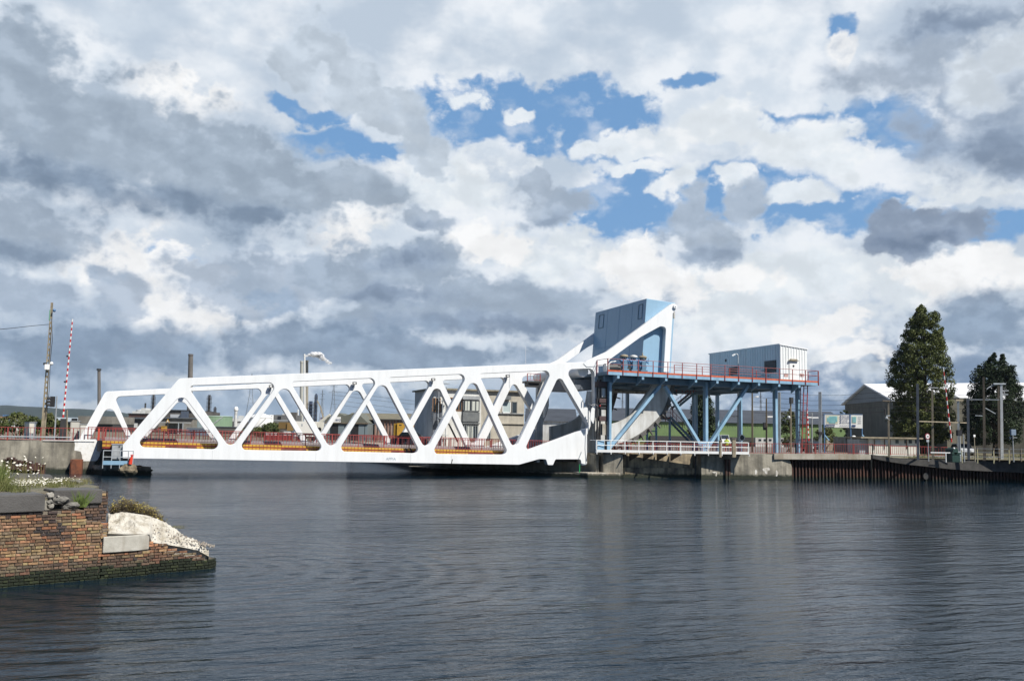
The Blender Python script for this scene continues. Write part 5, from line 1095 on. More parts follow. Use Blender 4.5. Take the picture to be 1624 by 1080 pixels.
# ------------------------------------------------------------------ a worker in a high visibility jacket under the platform
def person(label, base, H_=1.75, jacket=None, legs=None, yaw=0):
    me = bpy.data.meshes.new('person'); s = H_/1.75
    J = [(0,0,.95,.15),(0,0,1.15,.15),(0,0,1.38,.17),(0,0,1.5,.06),(0,.01,1.62,.095),(0,.01,1.72,.07),
         (.10,0,.90,.10),(.12,.03,.50,.065),(.13,-.02,.08,.05),(.13,-.14,.04,.04),(-.10,0,.90,.10),(-.13,-.05,.50,.065),(-.15,.05,.08,.05),(-.15,-.08,.04,.04),
         (.20,0,1.40,.07),(.27,.02,1.13,.05),(.26,-.16,.93,.035),(.25,-.22,.87,.03),(-.20,0,1.40,.07),(-.28,.03,1.13,.05),(-.25,-.12,.92,.035),(-.24,-.18,.86,.03)]
    E = [(0,1),(1,2),(2,3),(3,4),(4,5),(0,6),(6,7),(7,8),(8,9),(0,10),(10,11),(11,12),(12,13),(2,14),(14,15),(15,16),(16,17),(2,18),(18,19),(19,20),(20,21)]
    me.from_pydata([(x*s,y*s,z*s) for x, y, z, r in J], E, []); o = bpy.data.objects.new('tmp', me); C.objects.link(o)
    md = o.modifiers.new('skin','SKIN'); md.use_smooth_shade = True
    for i, q in enumerate(J): me.skin_vertices[0].data[i].radius = (q[3]*s*1.1, q[3]*s*.85); 
    me.skin_vertices[0].data[0].use_root = True
    o.modifiers.new('sub','SUBSURF').levels = 1
    m2 = bpy.data.meshes.new_from_object(o.evaluated_get(bpy.context.evaluated_depsgraph_get())); bpy.data.objects.remove(o)
    skin = mat('skin',(.5,.3,.22),.6)
    for m_ in (skin, jacket, legs): m2.materials.append(m_)
    for p in m2.polygons:
        z = p.center.z/s; x = abs(p.center.x/s); p.material_index = 1 if (.93 < z < 1.5 and not (x > .2 and z < .97)) else (2 if z <= .93 and x < .21 else 0)
        p.use_smooth = True
    t = thing('person', label, 'person', base, rotz=yaw); ob = bpy.data.objects.new('body', m2); C.objects.link(ob); ob.parent = t
    mb = MB(); mb.lathe([(.105*s*math.sin(a), 1.665*s-.105*s*math.cos(a)) for a in (1.3,1.6,2.0,2.4,2.8,3.1)], (0,.02,0), 12); me3 = mb.build('hair', black, None, smooth=True); me3.parent = t
    return t
person('worker in a yellow high visibility jacket standing behind the walkway rail', gr(1152.5,93,2.24), 1.75, mat('hi_vis',(.38,.48,.04),.7), mat('work_trousers',(.03,.035,.06),.8), 2.6)
# two dark hoses hooked over the deck edge
for i, px in enumerate((643,650)):
    mb = MB(); mb.path([onY(x,y,80.9) for x, y in ((px,711),(px+2.5,714),(px+2.2,717),(px+4,719))], .075, 6); tag(mb.build('hose_loop', black), ['black hose loop hanging over the yellow deck edge, left one','black hose loop hanging over the yellow deck edge, right one'][i], 'hose')
# ------------------------------------------------------------------ shed, trailer and container beyond the bridge
Zs = 175; vb = VB(Zs)
rusty_w = mat('pale_panel', (.46,.41,.37), .85, c2=(.35,.30,.27), scale=1.2, streak=.7, streakc=(.18,.09,.06)); tin = mat('tin_cladding', (.19,.22,.22), .7, c2=(.15,.17,.17), scale=.8, streak=.3)
gs2 = thing('grain_shed', 'long shed with pale rust streaked ribbed walls and a gabled grey entrance bay', 'shed', gr(600,Zs))
mb = MB(); vb.block(mb, 594,676,666,700,0,25,ground=True); mb.build('wall', rusty_w, gs2)
mb = MB(); 
for i in range(17): x = 595+i*5; vb.block(mb, x,x+1.5,666.5,700,-.25,0,ground=True)
mb.build('wall_pilasters', mat('rust_pilaster',(.22,.10,.07),.85,c2=(.3,.2,.15),scale=2), gs2)
olive = mat('lichen_roof', (.20,.18,.12), .9, c2=(.13,.12,.09), scale=.5, stretch=(1,1,3)); mb = MB(); gable_roof(mb, vb, 540,678,666,655.5,25); mb.build('roof', olive, gs2)
mb = MB(); vb.block(mb, 592,676,665,666.6,-.6,0); mb.build('gutter', dark, gs2)
mb = MB(); vb.block(mb, 527,592,672,700,-6,4,ground=True); mb.build('bay_wall', tin, gs2)
mb = MB(); mb.prism([vb.p(x,y,-6) for x, y in ((525,672),(591,672),(591,671),(574,655),(556,660),(542,655),(529,663),(525,669))][::-1], vb.d*10); mb.build('bay_gable', mat('gable_cladding',(.135,.14,.115),.8), gs2)
mb = MB(); vb.block(mb, 524,592,670.5,672.3,-6.6,-6.05); mb.build('lintel', wood, gs2)
for a_, b_ in ((536,546.5),(567.5,577)): mb = MB(); vb.block(mb, a_,b_,673.5,700,-6.3,-6.02,ground=True); mb.build('doorway', black, gs2)
for a_ in (546.5,577.5,587.5): mb = MB(); vb.block(mb, a_,a_+9 if a_ < 580 else a_+3.5,674,700,-6.35,-6.05,ground=True); mb.build('sliding_door', mat('door_grey_%d' % a_,(.16,.2,.22),.7), gs2)
vq = VB(Zs); mb = MB(); vb.block(mb, 534.5,550,662,670.2,-6.5,-6.1); sg = mb.build('sign_board', sign_white, gs2)
mb = MB(); vb.block(mb, 536,539.5,663,669,-6.56,-6.5); mb.build('sign_emblem', sign_red, sg)
text_mesh('sign_lettering','PAVO', .62, vb.p(540.2,668.4,-6.62), sign_blue, sg, rotz=-YAW, ext=.01, sx=.8)
vb = VB(160); t = thing('container', 'bright yellow shipping container and loading hopper in front of the shed', 'container', gr(650,160)); mb = MB(); vb.block(mb, 630,652,671,700,0,3,ground=True); mb.build('casing', yellow, t); mb = MB(); vb.block(mb, 652,677,671.5,677,.5,3); mb.build('arm', yellow, t)
mb = MB(); 
for i in range(9): x = 624.5+i*.7; vb.block(mb, x,x+.35,671.5,700,.3,2.6,ground=True)
mb.build('ribbed_side', mat('ochre',(.45,.27,.03),.6), t); mb = MB(); vb.block(mb, 633,637,673,674.5,-.05,0); mb.build('plate', dark, t)
vblock('low grey building with a wide window beside the yellow hopper','building','gatehouse',168,[('wall',658,684,677,700,0,5,mat('gate_grey',(.27,.27,.28),.8),True),('window',660,667,678,683,-.1,-.02,pole_conc,False),('window',669,675,678,683,-.1,-.02,glass,False),('blue_strip',670,684,684,686,-.15,-.03,blue_post,False)])
bush('green bush in front of the low grey building behind the dark car',[(658,686),(662,682),(668,681),(673,685),(676,692),(656,693)],150,26,666,seed=31)
vb = VB(152); t = thing('white_trailer', 'large white box trailer with an orange panel parked beyond the bridge', 'trailer', gr(490,152)); mb = MB(); vb.block(mb, 468,503.3,668.2,692,0,2.5); mb.build('box', mat('trailer_white',(.78,.76,.70),.5), t); mb = MB(); vb.block(mb, 504,509.5,669,690,.2,2.4); mb.build('cab', cream, t)
mb = MB(); vb.block(mb, 479,491,688,692,-.06,-.01); mb.build('orange_panel', mat('orange_panel',(.7,.42,.1),.6), t); mb = MB(); vb.block(mb, 478,480,672,676,-.05,-.01); mb.build('emblem', galv, t)
for x in (478.3,482,486.5,490.5): mb = MB(); vb.block(mb, x,x+1.8,683,684.3,-.05,-.01); mb.build('marking', dark, t)
mb = MB(); p = vb.p(506.5,681,-.3); mb.tube(p, p+fw*.3, .35,.35,12); mb.build('wheel', black, t); mb = MB(); vb.block(mb, 468.5,500,692,694,.2,2.3); mb.build('chassis', dark, t)
for x in (473,497): mb = MB(); p = vb.p(x,696,-.1); mb.tube(p, p+fw*.5, .45,.45,14); mb.build('wheel', black, t)
vb = VB(200); t = thing('conveyor', 'pale sloping conveyor rising from the trailer toward the shed', 'conveyor', gr(516,200)); mb = MB(); mb.beam(vb.p(508,669), vb.p(524,658), .5,.6); mb.build('belt', cream, t); mb = MB(); mb.beam(gr(515,200), vb.p(516,664), .2,.2); mb.build('leg', grey, t)
vblock('brown stacked container left of the white trailer','container','container',190,[('casing',442,466,669.5,680,0,4,mat('brown_box',(.16,.10,.03),.8),False),('lower_box',456,468,680,700,.2,4,mat('slate_box',(.13,.17,.22),.7),True),('upper_panel',456,466,670,683,-.3,-.05,mat('ochre_brown',(.24,.15,.05),.8),False)])
vblock('low red and white barge moored beyond the bridge','barge','barge',150,[('hull',418,456,690,700,0,4,red_deep,True),('deckhouse',420,432,685.5,690,.5,3,white_w,False),('rail',432,456,685.5,686.3,.5,1,white_w,False),('wheelhouse',449,456,684,690,.4,3,white_w,False)])
bush('green bushes in front of the white storage tanks',[(398,684),(404,680),(412,677),(424,673),(434,671),(442,674),(444,684),(440,692),(398,692)],200,90,420,seed=33,per=34,size=.22,clump=.8)
bush('small tree patch between the tanks and the truss strut',[(381,690),(386,684),(392,678),(398,680),(400,692),(380,694)],205,30,390,seed=34,size=.22,clump=.8)
# reddish shrubs and planters strung along behind the deck
planter = mat('red_brown_rail', (.13,.03,.03), .7, c2=(.09,.03,.03), scale=1)
t = thing('quay_fence', 'dark red fence along the quay beyond the bridge deck', 'fence', gr(400,118)); mb = MB()
for i in range(65): a = gr(232+i*7,142); mb.beam(a, a+V((0,0,1.1)), .12,.12)
mb.beam(gr(225,142,3.3), gr(690,142,3.3), .1,.16); mb.beam(gr(225,142,2.8), gr(690,142,2.8), .1,.1); mb.build('fence_rails', planter, t)
# ------------------------------------------------------------------ control building
Yc = 104.0; cx = lambda px: onY(px, 690, Yc).x; cz = lambda px, py: onY(px, py, Yc).z
cb = thing('control_building', 'two storey white bridge control building with grey framed windows behind the truss', 'control building', (cx(760),Yc,2.2)); plaster = mat('white_plaster', (.66,.66,.63), .85, c2=(.54,.54,.51), scale=.6, streak=.35, streakc=(.3,.28,.24)); beige = mat('stone_panel', (.47,.44,.37), .85, c2=(.38,.35,.29), scale=.7, streak=.3); gwin = mat('grey_frame', (.12,.13,.135), .6, c2=(.16,.17,.17), scale=2)
X0, X1, X2 = cx(686), cx(761), cx(831); zt_ = cz(760,620)
mb = MB(); mb.box((X0,Yc,2.2),(X1+.1,Yc+9,zt_)); mb.build('wall', plaster, cb)
mb = MB(); mb.box((X1,Yc+.05,2.2),(X2,Yc+9,cz(800,622))); mb.build('stone_wing', beige, cb)
mb = MB(); mb.box((X0-.3,Yc-.35,zt_),(X2+.2,Yc+9.3,zt_+.18)); mb.build('roof', mat('roof_gravel',(.3,.27,.2),.9,c2=(.18,.16,.12),scale=2), cb)
mb = MB(); mb.box((X0-.02,Yc-.12,2.2),(cx(700),Yc,cz(690,640))); mb.build('shaded_bay', grey_d, cb)  # the bay's shade is put into its dark grey colour
def win(x0_, x1_, y0_, y1_, frame=gwin, nv=1, bars=0, cur=None, d=.25, m=None):
    a, b_ = onY(x0_,y0_,Yc-d), onY(x1_,y1_,Yc-d); mb = MB(); w = .09
    z0, z1, xa, xb = b_.z, a.z, a.x, b_.x
    for (p, q) in (((xa,z0),(xb,z0+w)),((xa,z1-w),(xb,z1)),((xa,z0),(xa+w,z1)),((xb-w,z0),(xb,z1))): mb.box((p[0],Yc-d,p[1]),(q[0],Yc+.05,q[1]))
    for i in range(nv): x = xa+(xb-xa)*(i+1)/(nv+1); mb.box((x-.04,Yc-d+.02,z0),(x+.04,Yc,z1))
    o = mb.build('window', frame, cb); mb = MB(); mb.box((xa+w,Yc-d+.08,z0+w),(xb-w,Yc-.01,z1-w)); mb.build('pane', m or glass, o)
    if bars:
        mb = MB()
        for i in range(bars): x = xa+(xb-xa)*(i+.5)/bars; mb.box((x-.02,Yc-d-.04,z0),(x+.02,Yc-d-.01,z1))
        mb.build('window_bars', galv, o)
    if cur:
        for s in cur: mb = MB(); mb.box((xa+(xb-xa)*s[0],Yc-d+.04,z0+w),(xa+(xb-xa)*s[1],Yc-d+.075,z1-w)); mb.build('curtain', mat('curtain_%d' % (len(bpy.data.materials)),(.5,.52,.47),.8), o)
brown = mat('brown_frame', (.28,.15,.07), .6)
win(709,722,630,652, brown, 2, d=.05); win(723,733,631,652, brown, 1, d=.05); win(735,760.5,634,652.5, gwin, 3, cur=((.12,.40),(.55,.72),(.8,.95)))
mb = MB(); a, b_ = onY(734,627.5,Yc-.3), onY(761,634,Yc-.3); mb.box((a.x,Yc-.35,b_.z),(b_.x,Yc+.02,a.z)); mb.build('window_hood', grey, cb); mb = MB(); a, b_ = onY(734.5,653,Yc-.3), onY(760.5,669,Yc-.3); mb.box((a.x,Yc-.28,b_.z),(b_.x,Yc+.02,a.z)); mb.build('spandrel', gwin, cb); mb = MB(); a, b_ = onY(733.5,670,Yc-.3), onY(761,672.5,Yc-.3); mb.box((a.x,Yc-.4,b_.z),(b_.x,Yc+.02,a.z)); mb.build('string_course', gwin, cb)
win(735,758,674,697, gwin, 1, bars=8, cur=((.25,.65),)); win(765,778,674.5,697, gwin, 1, bars=6, d=.05)
win(786,793,636,654, steel_white, 0, d=.05, m=mat('pale_blind',(.42,.5,.5),.5)); win(797,810,636,655, steel_white, 0, d=.05, m=bpy.data.materials['pale_blind']); win(812,820,637,656, gwin, 0, d=.05)
mb = MB(); a, b_ = onY(786,654.5,Yc), onY(831,657,Yc); mb.box((a.x,Yc-.15,b_.z),(b_.x,Yc+.1,a.z)); mb.build('ledge', grey, cb); mb = MB(); a, b_ = onY(780,670,Yc), onY(831,673,Yc); mb.box((a.x,Yc-.12,b_.z),(b_.x,Yc+.1,a.z)); mb.build('ledge', beige, cb)
mb = MB(); a, b_ = onY(793,627,Yc-.9), onY(812,634,Yc-.9); mb.box((a.x,Yc-.6,b_.z),(b_.x,Yc+.02,a.z)); mb.build('blind_box', gwin, cb)
# window and scaffold stair on the left corner
mb = MB(); a, b_ = onY(686,631,Yc), onY(697,653,Yc); mb.box((a.x,Yc-.2,b_.z),(b_.x,Yc-.1,a.z)); o = mb.build('corner_window', glass, cb); mb = MB()
for t_ in (0,.35,.7,1): x = a.x+(b_.x-a.x)*t_; mb.box((x-.05,Yc-.26,b_.z),(x+.05,Yc-.2,a.z))
mb.build('corner_frame', brown, o)
sc_ = thing('scaffold_ladder', 'grey caged ladder and landing frame against the left corner of the control building', 'ladder', (cx(700),Yc-1,2.2)); mb = MB()
for px in (694,700.5,706): a, b_ = onY(px,700,Yc-1), onY(px,613.5,Yc-1); mb.tube((a.x,Yc-1,2.2),(a.x,Yc-1,b_.z),.05,.05,6)
for k in range(15): z = 2.8+k*.5; mb.tube((cx(697),Yc-1,z),(cx(703),Yc-1,z),.03,.03,5)
for k in range(4): z = 3.6+k*2; mb.box((cx(691),Yc-1.2,z),(cx(707),Yc-.4,z+.06))
mb.build('ladder_frame', galv, sc_); mb = MB()
for z in (5.5,6.1,6.7): mb.tube((cx(681),Yc-.6,z),(cx(686),Yc-.6,z),.03,.03,5)
for x in (681,684): mb.tube((cx(x),Yc-.6,5.2),(cx(x),Yc-.6,6.8),.03,.03,5)
mb.build('side_cage', dark, sc_)
# slanting prop against the white wall
mb = MB(); a, b_ = onY(711.5,671.5,98), onY(726,701,98); mb.tube(a, b_, .1,.1,8); tag(mb.build('striped_pole', dark), 'dark slanting pole in front of the white control building wall', 'pole')
# flag on a pole
t = pole('thin flag pole with a red and white flag left of the control building',670,651,140,.12,galv,name='flag_pole',cat='flag pole',sq=False); mb = MB(); mb.prism([vp(x,y,140) for x, y in ((671,650),(675,649),(680,651.5),(680.5,655.5),(676,654),(671.3,654.5))],(0,.04,0)); f_ = mb.build('flag', sign_white, t); mb = MB(); mb.prism([vp(x,y,139.9) for x, y in ((676,650.5),(680,652),(680.3,654),(677,653.5))],(0,.03,0)); mb.build('red_field', sign_red, f_)
# ------------------------------------------------------------------ far industry
def stack(label, px, ytop, Z, w, m, ybase=None, flare=0, name='chimney', topm=None, lean=0):
    b = gr(px-lean, Z); t = thing(name, label, 'chimney', b); T = vp(px, ytop, Z); mb = MB(); s = Z/F; mb.tube(b, V((T.x,T.y,T.z)), w*s*.62, w*s*.5, 20); mb.build('shaft', m, t, smooth=False)
    mb = MB(); q = T-V((0,0,2.5*s)); mb.tube(q, T+V((0,0,.2)), w*s*(.55+flare), w*s*(.55+flare), 20); mb.build('rim', topm or m, t); return t
ch_c = mat('chimney_concrete', (.17,.155,.14), .85, c2=(.13,.12,.11), scale=.1, streak=.4); ch_l = mat('chimney_pale', (.34,.31,.25), .85, c2=(.27,.25,.2), scale=.1)
stack('slender dark chimney with a flared rim left of the white truss',157,585,700,4.6,ch_c,flare=.2,topm=dark)
stack('thick brown concrete chimney rising behind the left truss',302.6,562,650,7.0,ch_c,topm=mat('chimney_cap',(.11,.1,.095),.85),lean=3)
stack('pale grey chimney, left one of the close pair behind the truss',478.6,573,640,5.0,mat('chimney_white',(.42,.42,.38),.8),lean=1)
stack('brown chimney of the close pair, trailing white smoke',486,572,660,6.0,ch_l,lean=1)
stack('thin short white flue on top of the chimney pair',483,562,650,2.6,sign_white,name='flue')
stack('thin white flue beside the process plant behind the second panel',472.5,650,600,2,sign_white,name='flue')
# smoke
sm = bpy.data.materials.new('smoke'); sm.use_nodes = True; st_ = sm.node_tree; b_ = st_.nodes['Principled BSDF']; b_.inputs['Base Color'].default_value = (.92,.92,.92,1); b_.inputs['Roughness'].default_value = 1; b_.inputs['Specular IOR Level'].default_value = 0
g_ = st_.nodes.new('ShaderNodeNewGeometry'); n_ = st_.nodes.new('ShaderNodeTexNoise'); n_.inputs['Scale'].default_value = .35; n_.inputs['Detail'].default_value = 6; st_.links.new(g_.outputs['Position'], n_.inputs['Vector'])
r_ = st_.nodes.new('ShaderNodeMapRange'); st_.links.new(n_.outputs[0], r_.inputs[0]); r_.inputs[1].default_value = .4; r_.inputs[2].default_value = .65; r_.inputs[3].default_value = .05; r_.inputs[4].default_value = .6; st_.links.new(r_.outputs[0], b_.inputs['Alpha'])
mb = MB(); rd = random.Random(12)
for i in range(26):
    t_ = i/25; x = 484+40*t_**.9; y = 565-3.5*math.sin(t_*2.8)+7*t_*t_+rd.uniform(-1.5,1.5)+ (6*t_ if t_ > .6 else 0); r = (1.8+3.6*math.sin(min(1,t_*1.5)*2.2))*rd.uniform(.7,1.2)*650/F*(1 if t_ < .75 else .6)
    p = vp(x,y,655+rd.uniform(-3,3)); mb.lathe([(r*math.sin(a)*rd.uniform(.9,1.1), -r*.8*math.cos(a)) for a in (.1,.6,1.1,1.57,2.0,2.5,3.0)], p, 9)
o = mb.build('smoke', sm, smooth=True); o['kind'] = 'stuff'
def pylon(label, px, ytop, ybase, Z, wb, wt, arms, group=None):
    b = gr(px, Z); t = thing('power_pylon', label, 'pylon', b); T = vp(px, ytop, Z); H_ = T.z-b.z; s = Z/F; mb = MB(); r = .16*s
    wid = lambda u: (wb+(wt-wb)*min(1,u/.62))*s/2 if u < .62 else wt*s/2*(1-(u-.62)/.5)
    def c(u, i): w = wid(u); return V((b.x+(-w,w,w,-w)[i], b.y+(-w,-w,w,w)[i], b.z+H_*u))
    lv = [0,.2,.36,.5,.62,.72,.82,.91,1]
    for u0, u1 in zip(lv, lv[1:]):
        for i in range(4):
            mb.beam(c(u0,i), c(u1,i), r*2,r*2); mb.beam(c(u0,i), c(u1,(i+1) % 4), r,r); mb.beam(c(u1,i), c(u1,(i+1) % 4), r,r)
    mb.build('lattice', grey_d, t); 
    for u, w in arms: mb = MB(); z = b.z+H_*u; mb.beam((b.x-w*s/2,b.y,z),(b.x+w*s/2,b.y,z), r*2,r*2); mb.beam((b.x-w*s/2,b.y,z),(b.x,b.y,z+w*s*.12), r*1.4,r*1.4); mb.beam((b.x+w*s/2,b.y,z),(b.x,b.y,z+w*s*.12), r*1.4,r*1.4); mb.build('cross_arm', grey_d, t)
pylon('large steel lattice pylon behind the second truss panel',395,592,666,620,19,5,((.82,16),(.92,20)))
pylon('lattice pylon with double arms, smaller and farther, behind the third panel',509,618,666,700,12,2.5,((.78,9),(.9,8)))
pylon('tall lattice pylon right of the smaller one behind the third panel',526.5,606,666,600,17,4,((.8,16),(.92,12)))
pylon('faint small lattice pylon between the platform columns',1207,620,670,900,9,2,((.8,8),(.9,7)))
pylon('distant lattice pylon beside the rear column behind the rolling segment',987,622,670,900,6,2,((.8,6),))
# overhead lines
for i, (x0_, y0_, x1_, y1_, Z) in enumerate(((526,620,1000,650,610),(526,626,1000,655,612),(526,633,900,658,615),(526,640,860,660,618))):
    mb = MB(); A, B = vp(x0_,y0_,Z), vp(x1_,y1_,Z); pts = [A.lerp(B,k/10)-V((0,0,4*math.sin(math.pi*k/10))) for k in range(11)]; mb.path(pts, .10, 4); tag(mb.build('power_line', grey_d), ['highest thin power line right of the pylon','second highest power line right of the pylon','third power line down right of the pylon','lowest power line right of the pylon'][i], 'power line', 'power lines leaving the pylon')
for i, (y0_, y1_) in enumerate(((603,607),(612,613),(620,619),(627,628),(636,634))):
    mb = MB(); A, B = vp(1195,y0_+18,115), vp(1700,y1_+14,100); mb.path([A.lerp(B,k/10)-V((0,0,.5*math.sin(math.pi*k/5)**2)) for k in range(11)], .018, 4); tag(mb.build('overhead_wire', black), ['topmost overhead wire crossing behind the right poles','second overhead wire from the top behind the right poles','middle overhead wire behind the right poles','second lowest overhead wire behind the right poles','lowest overhead wire behind the right poles'][i], 'wire', 'overhead wires on the right bank')
def tower(label, px, yt, yb, Z, w, m, name='process_tower'):
    b = gr(px, Z); t = thing(name, label, 'tower', b); s = Z/F; T = vp(px, yt, Z); H_ = T.z-b.z; mb = MB(); mb.tube(b, V((b.x,b.y,T.z)), w*s*.28,w*s*.25,12); mb.build('column', m, t); mb = MB()
    for i in range(4):
        dx, dy = ((-1,-1),(1,-1),(1,1),(-1,1))[i]; q = V((b.x+dx*w*s*.4,b.y+dy*w*s*.4,b.z)); mb.beam(q, q+V((0,0,H_*.97)), .25*s*2,.25*s*2)
    mb.build('frame', dark, t)
    for k in range(8): mb = MB(); z = b.z+H_*(k+1.2)/9.2; mb.box((b.x-w*s*(.5+.12*(k % 2)),b.y-w*s*.5,z),(b.x+w*s*(.5+.1*((k+1) % 2)),b.y+w*s*.5,z+.35*s)); mb.build('gallery', rust if k % 2 else dark, t)
    return t
tower('dark lattice process tower with galleries behind the far truss, left one', 240,626,660,480,7,dark)
tower('dark lattice process tower with galleries left of the green tank', 329,626,665,480,8,dark)
tower('slim navy process column with a round top gallery behind the third panel', 499,624,668,560,5,mat('navy_steel',(.03,.05,.10),.6))
tower('squat navy process frame beside the slim navy column', 491,636,668,560,11,mat('navy_steel_frame',(.035,.055,.10),.6))
tower('small dark twin topped frame right of the process tower', 339,645,666,470,5,dark)
vb = VB(560); t = thing('crane', 'thin ochre lattice crane boom beside the navy process column', 'crane', gr(512,560)); mb = MB(); mb.beam(vb.p(503,635), vb.p(508.5,646), .7,.7); mb.beam(vb.p(508.5,646), vb.p(513,664), .8,.8); mb.build('boom', pole_conc, t); mb = MB(); vb.block(mb, 508,516,662,666,0,3); mb.build('cab', mat('dusty_violet',(.2,.17,.25),.7), t)
def tank(label, px, yt, Z, wpx, m, roofm=None, dome=.15, name='storage_tank'):
    b = gr(px, Z); t = thing(name, label, 'tank', b); s = Z/F; r = wpx*s/2; h = vp(px,yt,Z).z-b.z; mb = MB(); mb.lathe([(r,0),(r,h)], b, 40); mb.build('shell', m, t, smooth=False)
    mb = MB(); mb.lathe([(r*1.01,h),(r*1.01,h+.35),(r*.8,h+r*dome*.45),(r*.4,h+r*dome*.85),(.05,h+r*dome)], b, 40); mb.build('roof', roofm or m, t, smooth=True)
    mb = MB(); 
    for k in range(7): a = 3.9+k*.17; q = b+V((math.cos(a)*r*1.01, math.sin(a)*r*1.01, h*k/7)); a2 = a+.17; mb.beam(q, b+V((math.cos(a2)*r*1.01, math.sin(a2)*r*1.01, h*(k+1)/7)), .3,.3)
    mb.build('spiral_stair', grey, t); return t
tank('pale green storage tank behind the second truss panel',340,661,330,53,mat('tank_green',(.20,.30,.19),.6,c2=(.17,.26,.17),scale=.3),mat('tank_green_roof',(.30,.40,.33),.6),.07)
tank('white domed storage tank behind the near strut, larger one',412,663,420,36,sign_white,dome=.45)
tank('white storage tank with a flat roof just right of the domed tank',427,659,440,11,sign_white,dome=.1)
tank('white tank low behind the roofs at the far left of the plant',221,651,520,14,white_w,dome=.3)
b = gr(372.5,500); t = thing('water_tower', 'white banded water tower with a round head behind the green tank', 'water tower', b); s = 500/F; T = vp(373,651,500); mb = MB(); mb.tube(b, V((b.x,b.y,T.z)), 3*s,2.3*s,18); mb.build('shaft', mat('banded_white',(.6,.6,.58),.7,c2=(.4,.4,.4),scale=.2,stretch=(1,1,3)), t); mb = MB(); h = T.z-b.z; mb.lathe([(2.2*s,h-.5),(3.3*s,h),(3.4*s,h+1.0),(2.6*s,h+1.7),(.4,h+2.2)], b, 20); mb.build('head', sign_white, t, smooth=True)
vblock('grey refinery block with dark openings right of the white tanks','works building','factory',460,[('wall',431,470,658,690,0,12,facto2,True),('tower_part',461,470,654,668,-1,3,facto,False),('roof',447,461,656,658,1,8,white_w,False),('opening',441,446,660,665,-.4,-.05,black,False),('pipe_rack',431,470,666,667.5,-2,-1.5,galv,False)])
vblock('low white and grey plant roofs left of the pylon','works building','factory',520,[('wall',341,395,668,690,0,12,facto,True),('roof',345,371,663,668,1,10,white_w,False),('tank_part',378,384,659,668,0,4,white_w,False),('hut',377,386,671,690,-4,-.5,white_w,True)])
vblock('brown works wall behind the cars and the trailer','works building','factory',300,[('wall',318,470,678,690,0,3,facto,True),('parapet',318,470,677,678,-.2,3.2,grey_d,False)])
# wooded hills
hm = mat('wooded_hill', (.020,.036,.026), .95, c2=(.010,.020,.016), scale=.012, detail=8)
def hills():
    mb = MB(); prof = [(-500,646),(-200,640),(0,643.5),(60,645),(150,650),(200,656),(232,663),(290,671),(420,672),(700,676),(1000,682),(1400,688),(1800,694),(2300,700)]; rd = random.Random(3); N_ = 160; rows = []
    def hy(x):
        for (a, ya), (b_, yb) in zip(prof, prof[1:]):
            if x <= b_: return ya+(yb-ya)*(x-a)/(b_-a)
        return prof[-1][1]
    for j, (Z, k) in enumerate(((2500,.02),(2650,.45),(2850,.85),(3000,1),(3300,.9))):
        r = []
        for i in range(N_+1):
            x = -500+2800*i/N_; p = vp(x, 690, Z); h = max(0, (vp(x,hy(x),3000).z-2.2))*k; h += (rd.uniform(-1,1)*2.2+4*math.sin(i*.7)+3*math.sin(i*1.9+j))*k*(h > 3)*.5; r.append(V((p.x,p.y,2.2+h)))
        rows.append(r)
    for r0, r1 in zip(rows, rows[1:]):
        for i in range(N_): mb.quad(r0[i], r0[i+1], r1[i+1], r1[i])
    tag(mb.build('hills', hm, smooth=True), kind='structure')
hills()
# ------------------------------------------------------------------ left abutment: service platform and rock toe
ab = thing('abutment', 'shadowed concrete bridge abutment with a rock toe at the left end of the bridge', 'abutment', V((-3,82,0))); mb = MB(); 
mb.prism([(-5.6,83.2,-1),(-1.8,81.6,-1),(-3.2,84.5,-1),(-10,96,-1),(-12,96,-1)],(0,0,1.7)); mb.prism([(-5.4,84.6,-1),(-3.4,83.6,-1),(-9,95,-1),(-12,95,-1)],(0,0,3.1)); mb.build('block', concrete, ab)
rockm = mat('weed_rock', (.22,.18,.12), .9, c2=(.10,.08,.05), scale=2, bump=.6, bscale=4, wetz=.35)
def rock(name, c, r, m, parent, seed=1, sq=(1,1,.6)):
    rd = random.Random(seed); bm = bmesh.new(); bmesh.ops.create_icosphere(bm, subdivisions=3, radius=1); off = V((rd.uniform(0,99),)*3)
    from mathutils import noise as mn
    for v in bm.verts: d = 1+.35*mn.noise(v.co*1.3+off)+.15*mn.noise(v.co*3.5+off); v.co = V((v.co.x*r*sq[0], v.co.y*r*sq[1], v.co.z*r*sq[2]))*d + V(c)
    me = bpy.data.meshes.new(name); bm.to_mesh(me); bm.free(); me.materials.append(m); return attach(bpy.data.objects.new(name, me), parent)
for i, (px, py, r, sq) in enumerate(((197,750,1.5,(1.5,1,.25)),(212,747,.9,(1.1,1,.5)),(219,748,.5,(1,1,.8)))):
    rock('rock_toe', onZ(px,py,.05)+V((0,.3,.05)), r, rockm, ab, 30+i, sq)
sp_ = thing('service_platform', 'light blue railed service platform on the left abutment below the bridge end', 'platform', onY(185,737,80.3)); Ysv = 80.0
a, b_ = onY(163,736.5,Ysv), onY(203,737,Ysv); zf = a.z; mb = MB(); mb.box((a.x,Ysv,zf),(b_.x,Ysv+2,zf+.08)); mb.box((a.x,Ysv-.04,zf-.02),(b_.x,Ysv,zf+.3)); mb.build('floor', blue_l, sp_)
mb = MB()
for k in range(4): x = a.x+(b_.x-a.x)*k/3; mb.beam((x,Ysv,zf-.3),(x,Ysv,zf+1.12),.06,.06,up=(0,1,0))
for h in (.6,1.1): mb.tube((a.x,Ysv,zf+h),(b_.x+.35,Ysv,zf+h),.03,.03,6); mb.tube((b_.x+.35,Ysv,zf+h),(b_.x+.35,Ysv+1.5,zf+h),.03,.03,6)
